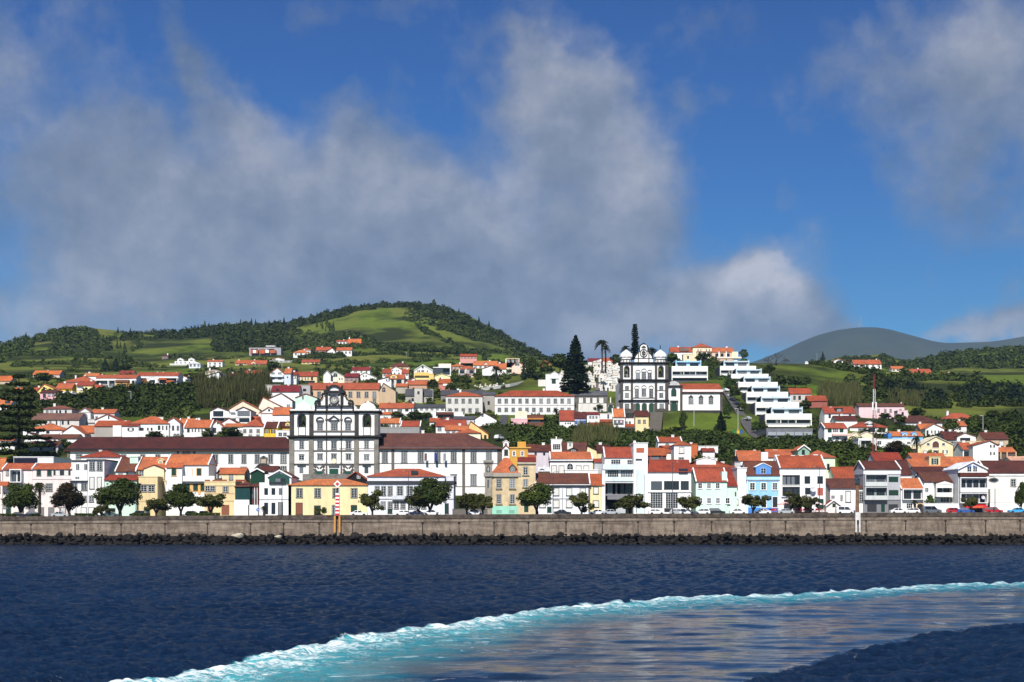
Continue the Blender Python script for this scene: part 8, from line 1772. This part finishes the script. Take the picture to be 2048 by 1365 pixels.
def car(px, kind, paint, label, Y=351.6, flip=False, py=None):
 key = (kind, paint)
 if py is None: p = Vector(((px-CX)*Y/F, Y, street_z((px-CX)*Y/F)+.03)); rz = math.pi if flip else 0
 else: Y = Y_at(px, py); p = W(px, py, Y)+Vector((0, 0, .5)); rz = flip if not isinstance(flip, bool) else 0
 if key not in PROTO:
  o = PROTO[key] = car_proto(kind, PAINT[paint]); o.location = p; o.rotation_euler.z = rz; o['label'] = label
 else: o = copytree(PROTO[key], p, rz, None, label)
 o['group'] = 'cars parked along the sea wall street' if py is None else 'cars parked on the hill road'
for q in [(38, 'sedan', 'dark', 'dark car under the dark round tree nearest the picture edge'), (68, 'hatch', 'navy', 'dark navy car beside the yellowish palm'), (121, 'sedan', 'silver', 'silver car under the red flowering tree'), (222, 'sedan', 'teal', 'grey-green car under the largest dark tree'), (277, 'suv', 'black', 'black car in front of the mustard block', True), (387, 'hatch', 'black', 'black car before the sweeping white wall'), (412, 'hatch', 'white', 'white car under the loose olive tree'),
(718, 'sedan', 'white', 'white saloon before the door of the yellow building'), (805, 'hatch', 'white', 'white hatchback before the grand white house', True), (836, 'sedan', 'navy', 'navy car beside the big dark tree'), (864, 'sedan', 'white', 'white saloon under the big dark tree'), (951, 'hatch', 'white', 'small white car in the gap beside the grand house'),
(1125, 'sedan', 'dark', 'black saloon before the brown-roofed white house'), (1194, 'sedan', 'white', 'white saloon before the narrow pale yellow house', True), (1222, 'sedan', 'silver', 'silver saloon before the open ground floor of the modern block'), (1313, 'hatch', 'white', 'white hatchback before the showroom plate windows'), (1355, 'hatch', 'silver', 'silver hatchback before the showroom'), (1374, 'hatch', 'white', 'white hatchback beside the bushy tree by the showroom'), (1404, 'hatch', 'white', 'white car before the left half of the mint house', True), (1433, 'suv', 'dark', 'dark car before the mint green house'), (1476, 'sedan', 'white', 'white saloon before the mint annex'), (1524, 'sedan', 'white', 'white saloon before the sky blue house', True), (1572, 'sedan', 'silver', 'silver estate car beside the pink parasol'),
(1690, 'van', 'white', 'white delivery van beside the lantern pillar'), (1797, 'sedan', 'white', 'white saloon before the grey house'), (1823, 'hatch', 'white', 'white car before the small orange-roofed house', True), (1863, 'van', 'grey', 'dark grey van before the white terrace wall'), (1909, 'hatch', 'red', 'red hatchback beside a blue car'), (1930, 'sedan', 'blue', 'dark blue car before the red awning'), (1987, 'suv', 'red', 'red car before the green gate of the chapel'), (2034, 'sedan', 'sky', 'light blue car at the picture edge', True)]:
 car(*q[:4], flip=len(q) > 4, Y=351.6+(.5 if q[0] % 2 else 0))
for q in [(1450, 786, 'sedan', 'white', 'white car highest on the hill road'), (1459, 796, 'hatch', 'white', 'white hatchback second highest on the hill road'), (1464, 805, 'hatch', 'dark', 'dark car on the hill road above the navy one'), (1471, 813, 'sedan', 'navy', 'navy car half way down the hill road'), (1479, 824, 'hatch', 'silver', 'silver car half way down the hill road'), (1494, 843, 'sedan', 'silver', 'silver car lowest on the hill road'), (1305, 864, 'hatch', 'white', 'white car at the foot of the church ramp'), (998, 882, 'hatch', 'white', 'white car parked at the foot of the side road'), (134, 793, 'hatch', 'white', 'white car on the lane before the yellow house'), (148, 793, 'hatch', 'white', 'white car on the lane beside the pale yellow house')]:
 car(q[0], q[2], q[3], q[4], flip=R(115) if 1400 < q[0] < 1500 else R(60), py=q[1])
M_POLE = flat((.06, .065, .07), .5, 'lamp_metal', .4, .3)
def lamp(px, yt, Y, label, arm=-1):
 X = (px-CX)*Y/F; p = Vector((X, Y, street_z(X))); h = EYE+(HY-yt)*Y/F-p.z
 t = thing('street_lamp', label, 'street lamp', p, 0, 'tall street lamps along the waterfront')
 MB().tube([(0, 0, 0), (0, 0, h*.5), (0, 0, h)], [.11, .09, .06], 8).build('post', M_POLE, t)
 b = MB(); b.tube([(0, 0, h-.1), (arm*.5, 0, h+.1), (arm*1.1, 0, h+.1)], .045, 6); b.build('arm', M_POLE, t)
 b = MB(); b.lathe([(.01, h+.02), (.2, h+.0), (.26, h+.1), (.12, h+.2), (.01, h+.22)], arm*1.2, 0, 10); b.build('lamp_head', flat((.3, .3, .3), .4, 'lamp_head'), t)
for q in [(817, 943, 'slim street lamp in front of the grand white house', -1), (1106, 945, 'slim street lamp in front of the brown-roofed white house', 1), (1345, 925, 'slim street lamp in front of the showroom', 1), (1639, 935, 'slim street lamp in front of the tall white house', -1), (272, 968, 'slim lamp post beside the largest dark tree', 1), (564, 970, 'slim lamp post before the green gable house', 1), (1990, 955, 'slim lamp post before the chapel', -1)]: lamp(q[0], q[1], 349.5, q[2], q[3])
def hill_lamp(px, yb, yt, label):
 Y = Y_at(px, yb); p = W(px, yb, Y); h = (yb-yt)*Y/F; t = thing('lamp_post', label, 'lamp post', p)
 MB().tube([(0, 0, -1), (0, 0, h)], [.13, .09], 6).build('post', flat((.45, .45, .44), .5, 'pale_pole'), t); MB().box(-1.2, .1, -.12, .12, h-.05, h+.12).build('lamp_head', flat((.4, .4, .4), .5, 'lamp_head2'), t)
for q in [(1476, 866, 818, 'pale lamp post on the bend of the hill road'), (1388, 853, 800, 'thin pale lamp post on the lawn under the church hall'), (1634, 727, 708, 'white lamp post on the ridge field'), (1966, 872, 832, 'lamp post beside the beige house with the brown roof'), (866, 810, 780, 'thin pole before the old grey house'), (510, 802, 780, 'lamp post above the reeds'), (1156, 864, 842, 'pale lamp post beside the little row of houses'), (813, 718, 705, 'white pole in the meadow'), (564, 738, 720, 'pale lamp post near the flat meadow bungalow'), (262, 815, 784, 'thin pole in the bushes under the apartment rows')]: hill_lamp(*q)
def mast():
 px, Y = 1748, 425; yb, yt = 912, 750; p = W(px, yb, Y); u = Y/F
 t = thing('radio_mast', 'tall red and white lattice radio mast behind the grey house', 'radio mast', p); h = (yb-yt)*u; mr, mw = flat((.20, .02, .02), .6, 'mast_red'), flat((.6, .6, .6), .6, 'mast_white')
 segs = [(0, .22, .62, mr), (.22, .5, .52, flat((.03, .025, .03), .6, 'mast_dark')), (.5, .58, .46, flat((.35, .33, .33), .6, 'mast_grey')), (.58, .64, .42, flat((.04, .03, .03), .6, 'mast_dark2')), (.64, .82, .32, mw), (.82, 1.0, .2, mr)]
 for a, b_, r, mt in segs:
  m = MB(); z0, z1 = a*h, b_*h; n = max(2, int((z1-z0)/1.4)); cs = [(r, -r), (-r, -r), (0, r)]
  for x, y in cs: m.tube([(x, y, z0), (x, y, z1)], .07, 5)
  for k in range(n):
   za, zb = z0+(z1-z0)*k/n, z0+(z1-z0)*(k+1)/n
   for (x, y), (x2, y2) in zip(cs, cs[1:]+cs[:1]): m.tube([(x, y, za), (x2, y2, zb)], .04, 4, cap=False); m.tube([(x, y, zb), (x2, y2, zb)], .035, 4, cap=False)
  m.build('mast_section', mt, t)
 for x in (-.55, .45): MB().box(x-.2, x+.2, -.75, -.5, h*.56, h*.66).build('antenna', flat((.75, .75, .75), .5, 'antenna_white'), t)
mast()
def peak_masts():
 for px, yt, lab in ((1717, 640, 'thin antenna mast on the far mountain top, shorter one'), (1722, 632, 'thin antenna mast on the far mountain top, taller one')):
  Y = 7600; p = W(px, 651, Y); h = (651-yt)*Y/F; t = thing('antenna_mast', lab, 'antenna', p); m = MB(); m.tube([(0, 0, -10), (0, 0, h)], [1.6, .9], 5); m.build('pole', flat((.25, .25, .25), .6, 'far_mast'), t)
peak_masts()
def cafe():
 rs = random.Random(8)
 c = thing('cafe_chair', 'red plastic chair', 'chair', (0, 0, 0)); m = flat((.45, .02, .03), .5, 'red_plastic')
 MB().box(-.24, .24, -.24, .24, .42, .47).build('seat', m, c); MB().box(-.24, .24, .2, .25, .473, .9).build('backrest', m, c)
 for sx in (-1, 1):
  for sy in (-1, 1): MB().tube([(sx*.21, sy*.2, 0), (sx*.2, sy*.19, .42)], .025, 5).build('leg', m, c)
 first = True
 for k in range(26):
  px = (1541+k*2.6) if k < 5 else (1588+(k-5)*2.9); Y = 353+rs.uniform(-1, 3); X = (px-CX)*Y/F; p = (X, Y, street_z(X)+.75)
  p = (X, Y, street_z(X)+.55)
  if first: c.location = p; o = c; first = False
  else: o = copytree(c, p, rs.uniform(0, 6.28))
  o['label'] = 'red plastic cafe chair on the raised terrace before the tall white house'; o['group'] = 'red chairs of the waterfront cafe'
 x0, x1 = (1535-CX)*354/F, (1652-CX)*354/F; z = street_z(x0)
 t = thing('cafe_deck', 'low timber deck under the red cafe chairs', 'deck', ((x0+x1)/2, 354.5, z)); MB().box(-(x1-x0)/2, (x1-x0)/2, -2.6, 2.6, -.1, .62).build('platform', flat((.1, .06, .04), .8, 'timber'), t)
 for px, lab, col in ((1569, 'pale pink parasol between silver estate car and cafe tree', (.72, .42, .40)), (1632, 'faded white-pink parasol by the door of the tall white house', (.75, .6, .56))):
  Y = 356; X = (px-CX)*Y/F; p = Vector((X, Y, street_z(X)+.62)); t = thing('parasol', lab, 'parasol', p)
  MB().tube([(0, 0, 0), (0, 0, 2.4)], .03, 6).build('pole', M_FRAME, t); b = MB(); b.lathe([(.02, 2.55), (.9, 2.3), (1.75, 1.95), (1.75, 1.75)], 0, 0, 8); b.build('canopy', flat(col, .8, 'parasol_cloth'), t)
cafe()
def misc():
 # satellite dishes, sign, bins, low wall
 Y = 363.5; px = 515.5; X = (px-CX)*Y/F; p = Vector((X, Y, street_z(X))); t = thing('road_sign', 'round blue road sign with a white arrow beside the red-brown veranda house', 'road sign', p)
 MB().tube([(0, 0, 0), (0, 0, 1.8)], .04, 6).build('post', M_POLE, t); z = 1.75; n = 20
 d = MB().prism([(.42*math.cos(2*math.pi*k/n), z+.42*math.sin(2*math.pi*k/n)) for k in range(n)], -.08, -.05).build('disc', flat((.02, .12, .42), .4, 'sign_blue'), t)
 MB().prism([(-.22, z-.05), (.05, z-.05), (.05, z-.18), (.26, z), (.05, z+.18), (.05, z+.05), (-.22, z+.05)], -.1, -.082).build('arrow', flat((.8, .8, .8), .5, 'sign_white'), d)
 for px, py, lab, r in ((1626, 979.5, 'grey satellite dish between windows of the tall white house', .75), (1966, 996, 'white satellite dish on the loggia of the blue-windowed house', .5), (440, 955, 'small white satellite dish on the beige house', .4)):
  Y = 365.2 if px != 440 else 377.5; p = W(px, py, Y); t = thing('satellite_dish', lab, 'satellite dish', p); b = MB(); b.lathe([(.01, .0), (r*.6, .08), (r, .25), (r*.97, .27), (.01, .05)], 0, 0, 16); o = b.build('dish', flat((.5, .5, .52), .4, 'dish_grey'), t); o.rotation_euler.x = R(70); MB().tube([(0, .8, -.2), (0, 0, 0)], .04, 5).build('arm', M_POLE, t)
 for px, c, lab in ((1470, (.02, .2, .06), 'green recycling bin at the foot of the hill road'), (1476, (.6, .4, .03), 'yellow recycling bin at the foot of the hill road'), (1482, (.03, .09, .35), 'blue recycling bin at the foot of the hill road')):
  Yb = Y_at(px, 868); p = W(px, 868, Yb); t = thing('recycling_bin', lab, 'bin', p); MB().box(-.5, .5, -.4, .4, 0, 1.2).build('body', flat(c, .5, 'bin_plastic'), t); MB().prism([(-.55, 1.203), (.55, 1.203), (.45, 1.45), (-.45, 1.45)], -.45, .45).build('lid', flat(tuple(v*.7 for v in c), .5, 'bin_lid'), t)
 X0, X1 = (905-CX)*364/F, (975-CX)*364/F; t = thing('street_wall', 'low grey wall closing the gap beside the grand white house', 'wall', ((X0+X1)/2, 364, street_z(X0))); MB().box(-(X1-X0)/2, (X1-X0)/2, -.2, .2, -.3, 1.6).build('wall', M_BASALT, t); MB().box(-(X1-X0)/2-.05, (X1-X0)/2+.05, -.27, .27, 1.603, 1.75).build('coping', M_TRIM, t)
 # clipped hedge along the left part of the promenade
 for x0, x1, lab in ((-5, 30, 'clipped hedge on the promenade nearest the picture edge'), (60, 80, 'low hedge below the yellowish palm'), (150, 195, 'clipped hedge between the red tree and the largest tree'), (375, 440, 'clipped hedge under the loose olive tree'), (265, 300, 'hedge in front of the mustard block')):
  Y = 349.2; a, c = (x0-CX)*Y/F, (x1-CX)*Y/F; rs = np.random.RandomState(int(x0)+9); n = int((c-a)*260)
  cc = np.stack([rs.uniform(-(c-a)/2, (c-a)/2, n), rs.uniform(-.5, .5, n), rs.uniform(0, 1, n)**.6*1.0], -1); nn = rs.normal(size=(n, 3))+np.array([0, -.3, .8]); nn /= np.linalg.norm(nn, axis=1)[:, None]
  o = link('hedge', qmesh('hedge', quads(cc, nn, rs.normal(size=(n, 3)), .11*rs.uniform(.6, 1.4, n)), LEAF_B), None, ((a+c)/2, Y, street_z((a+c)/2))); tag(o, lab, 'hedge')
misc()
# ------------------------------------------------------------------ sky, sun, camera
SUN_EL, SUN_AZ = R(43), R(-9)       # the sun stands behind the viewer, a little to the left
def N_off(nt, v, o):
 n = nt.nodes.new('ShaderNodeVectorMath'); n.operation = 'ADD'; L(nt, v, n.inputs[0]); n.inputs[1].default_value = o; return n.outputs[0]
def world():
 w = bpy.data.worlds.new('World'); SC.world = w; w.use_nodes = True; nt = w.node_tree; nt.nodes.clear()
 out = nt.nodes.new('ShaderNodeOutputWorld'); bg = nt.nodes.new('ShaderNodeBackground'); L(nt, bg.outputs[0], out.inputs[0])
 sky = N(nt, 'ShaderNodeTexSky'); sky.sky_type = 'NISHITA'; sky.sun_disc = False; sky.sun_elevation = SUN_EL; sky.sun_rotation = math.pi+SUN_AZ; sky.dust_density = .2; sky.air_density = 1.0; sky.ozone_density = 3.0
 tc = N(nt, 'ShaderNodeTexCoord').outputs['Generated']
 se = N(nt, 'ShaderNodeSeparateXYZ'); L(nt, tc, se.inputs[0]); x, y, z = se.outputs
 az = mathn(nt, 'ARCTAN2', x, y); el = mathn(nt, 'ARCSINE', z)
 cb = N(nt, 'ShaderNodeCombineXYZ'); L(nt, az, cb.inputs[0]); L(nt, el, cb.inputs[1]); ae = cb.outputs[0]
 # deep, polarised blue: the physical sky multiplied by a tint that lightens towards the horizon
 tint = ramp(nt, mathn(nt, 'DIVIDE', el, .45, clamp=True), [(0.0, SKY0), (.22, SKY1), (.5, SKY2), (.8, SKY3), (1.0, (.13, .27, .55))])
 blue = mix(nt, 1.0, sky.outputs[0], tint, 'MULTIPLY')
 # cloud banks: soft blobs placed by direction, broken up by fractal noise
 d0 = noise(nt, N_off(nt, ae, (.010, -.016, 0)), 5.5, 7, .58); d1 = noise(nt, ae, 5.5, 7, .58); d2 = noise(nt, scaled(nt, ae, (1, 1, 1)), 17, 6, .62)
 wv = N(nt, 'ShaderNodeTexNoise'); wv.inputs['Scale'].default_value = 7; wv.inputs['Detail'].default_value = 5; wv.inputs['Roughness'].default_value = .6; L(nt, ae, wv.inputs['Vector'])
 off = N(nt, 'ShaderNodeVectorMath'); off.operation = 'SUBTRACT'; L(nt, wv.outputs['Color'], off.inputs[0]); off.inputs[1].default_value = (.5, .5, .5)
 ws = N(nt, 'ShaderNodeVectorMath'); ws.operation = 'MULTIPLY_ADD'; L(nt, off.outputs[0], ws.inputs[0]); ws.inputs[1].default_value = (.13, .10, 0); L(nt, ae, ws.inputs[2])
 P = ws.outputs[0]
 def blob(px, py, rx, ry, wgt, src=None):
  a = math.atan2(px-CX, F); e = math.atan2(HY-py, math.hypot(F, px-CX))
  s = N(nt, 'ShaderNodeVectorMath'); s.operation = 'SUBTRACT'; L(nt, src or P, s.inputs[0]); s.inputs[1].default_value = (a, e, 0)
  s2 = scaled(nt, s.outputs[0], (F/rx, F/ry, 0)); ln = N(nt, 'ShaderNodeVectorMath'); ln.operation = 'DOT_PRODUCT'; L(nt, s2, ln.inputs[0]); L(nt, s2, ln.inputs[1])
  return mathn(nt, 'MULTIPLY', mathn(nt, 'EXPONENT', mathn(nt, 'MULTIPLY', ln.outputs['Value'], -1.0)), wgt)
 tot = None
 for q in BLOBS:
  v = blob(*q); tot = v if tot is None else mathn(nt, 'ADD', tot, v)
 rest = mathn(nt, 'MULTIPLY', ramp(nt, mathn(nt, 'DIVIDE', el, 1.6, clamp=True), [(.26, 0.0), (.42, .7)]), .30)
 tot = mathn(nt, 'ADD', tot, rest)
 dens = mathn(nt, 'ADD', mathn(nt, 'MULTIPLY', tot, .74), mathn(nt, 'ADD', mathn(nt, 'MULTIPLY', mathn(nt, 'SUBTRACT', d1, .5), 2.2), mathn(nt, 'MULTIPLY', mathn(nt, 'SUBTRACT', d2, .5), 1.1)))
 mask = ramp(nt, dens, [(.05, 0.0), (.27, .30), (.54, .72), (.88, .92)])
 lit = None
 for q in LITS:
  v = blob(*q); lit = v if lit is None else mathn(nt, 'ADD', lit, v)
 lf = mathn(nt, 'ADD', mathn(nt, 'MULTIPLY', lit, .7), mathn(nt, 'MULTIPLY', mathn(nt, 'SUBTRACT', d1, .5), 1.1), clamp=False)
 lf = mathn(nt, 'ADD', lf, mathn(nt, 'MULTIPLY', mathn(nt, 'SUBTRACT', d0, d1), 2.6))
 lf = mathn(nt, 'ADD', lf, mathn(nt, 'MULTIPLY', mathn(nt, 'SUBTRACT', d2, .5), 1.1))
 cc = ramp(nt, mathn(nt, 'ADD', lf, .28), [(0.0, CL0), (.4, CL1), (.75, CL2), (1.0, CL3)])
 sc_ = N(nt, 'ShaderNodeVectorMath'); sc_.operation = 'MULTIPLY'; L(nt, blue, sc_.inputs[0]); sc_.inputs[1].default_value = (SKYK, SKYK, SKYK)
 L(nt, mix(nt, mask, sc_.outputs[0], cc), bg.inputs['Color']); bg.inputs['Strength'].default_value = 1.0
SKYK = .10
SKY0, SKY1, SKY2, SKY3 = (.28, .50, .56), (.16, .42, .61), (.105, .325, .61), (.095, .265, .56)
CL0, CL1, CL2, CL3 = (.10, .135, .195), (.185, .215, .28), (.295, .31, .365), (.43, .43, .47)
BLOBS = [(60, 120, 190, 160, .4), (250, 230, 60, 60, .3), (335, 60, 50, 60, .6), (390, 140, 60, 60, .75), (450, 220, 80, 60, .7), (340, 300, 170, 80, .75), (490, 290, 80, 90, .8), (180, 420, 210, 110, .6), (420, 430, 240, 110, .8), (700, 260, 110, 90, .75), (760, 380, 170, 100, .9),
(900, 430, 200, 100, .95), (650, 520, 300, 120, 1.0), (250, 560, 300, 110, .75), (1000, 560, 250, 110, 1.0), (1150, 620, 200, 90, 1.05), (1120, 690, 160, 50, .8), (100, 620, 200, 60, .3), (930, 650, 260, 60, .7), (1045, 80, 40, 30, .4), (1040, 140, 70, 50, .7), (1180, 150, 90, 70, .8), (1130, 260, 130, 110, .95), (1240, 350, 110, 110, .95), (1220, 470, 100, 90, .8),
(1460, 590, 110, 60, 1.1), (1400, 650, 160, 60, 1.0), (1560, 640, 120, 60, .9), (1640, 690, 90, 40, .7), (1530, 410, 70, 50, .5), (1620, 120, 140, 70, .5), (1800, 110, 160, 70, .42), (1960, 90, 140, 90, .4), (1760, 200, 170, 70, .38), (1900, 330, 150, 130, .42), (2020, 260, 120, 160, .42), (1990, 440, 110, 80, .45), (1380, 190, 40, 40, .3),
(2020, 590, 50, 30, .45), (1960, 655, 140, 22, .8), (2060, 640, 120, 22, .8), (1500, 30, 300, 40, .35), (750, 20, 120, 40, .35), (30, 660, 120, 40, .5)]
LITS = [(520, 230, 90, 90, .5), (420, 300, 160, 60, .35), (1150, 130, 130, 70, .5), (1250, 300, 90, 110, .4), (1050, 350, 60, 80, .3), (820, 370, 120, 70, .55), (1000, 420, 140, 80, .3), (520, 390, 140, 60, .35), (1500, 575, 120, 55, .85), (1380, 660, 130, 50, .55), (1200, 680, 100, 40, .5), (200, 590, 120, 60, .3), (20, 640, 60, 30, .5), (70, 80, 150, 120, .25), (1960, 660, 160, 30, .6), (1700, 120, 200, 60, .2)]
world()
sl = bpy.data.lights.new('sun', 'SUN'); sl.energy = 5.0; sl.angle = R(.53); sl.color = (1, .955, .88)
so = link('sun', sl); d = Vector((-math.sin(SUN_AZ)*-1*math.cos(SUN_EL)*-1, math.cos(SUN_AZ)*math.cos(SUN_EL), -math.sin(SUN_EL)))
d = Vector((math.sin(-SUN_AZ)*math.cos(SUN_EL), math.cos(SUN_AZ)*math.cos(SUN_EL), -math.sin(SUN_EL)))
so.rotation_euler = d.to_track_quat('-Z', 'Y').to_euler(); so.location = (-60, -40, 300)
def haze():
 m = bpy.data.materials.new('haze_air'); m.use_nodes = True; nt = m.node_tree; nt.nodes.clear(); o = nt.nodes.new('ShaderNodeOutputMaterial'); v = nt.nodes.new('ShaderNodeVolumePrincipled')
 v.inputs['Color'].default_value = (.42, .66, 1.0, 1); v.inputs['Density'].default_value = HAZE; v.inputs['Anisotropy'].default_value = 0; L(nt, v.outputs[0], o.inputs['Volume'])
 b = MB(); b.box(-11000, 11000, -9500, 10900, -260, 1190); stuff(b.build('haze', m))
HAZE = 4.0e-5
haze()
cam = bpy.data.cameras.new('camera'); cam.sensor_width = 36; cam.lens = F*36/2048; cam.shift_y = (HY-682.5)/2048; cam.clip_start = .5; cam.clip_end = 60000
co = link('camera', cam, None, (0, 0, EYE)); co.rotation_euler = (R(90), 0, 0); SC.camera = co
SC.view_settings.view_transform = 'Standard'; SC.view_settings.look = 'None'; SC.view_settings.exposure = 0.4; SC.view_settings.gamma = 1.0; SC.view_settings.use_curve_mapping = False
SC.cycles.max_bounces = 5; SC.cycles.diffuse_bounces = 2; SC.cycles.glossy_bounces = 3; SC.cycles.use_denoising = True; SC.cycles.sample_clamp_indirect = 4
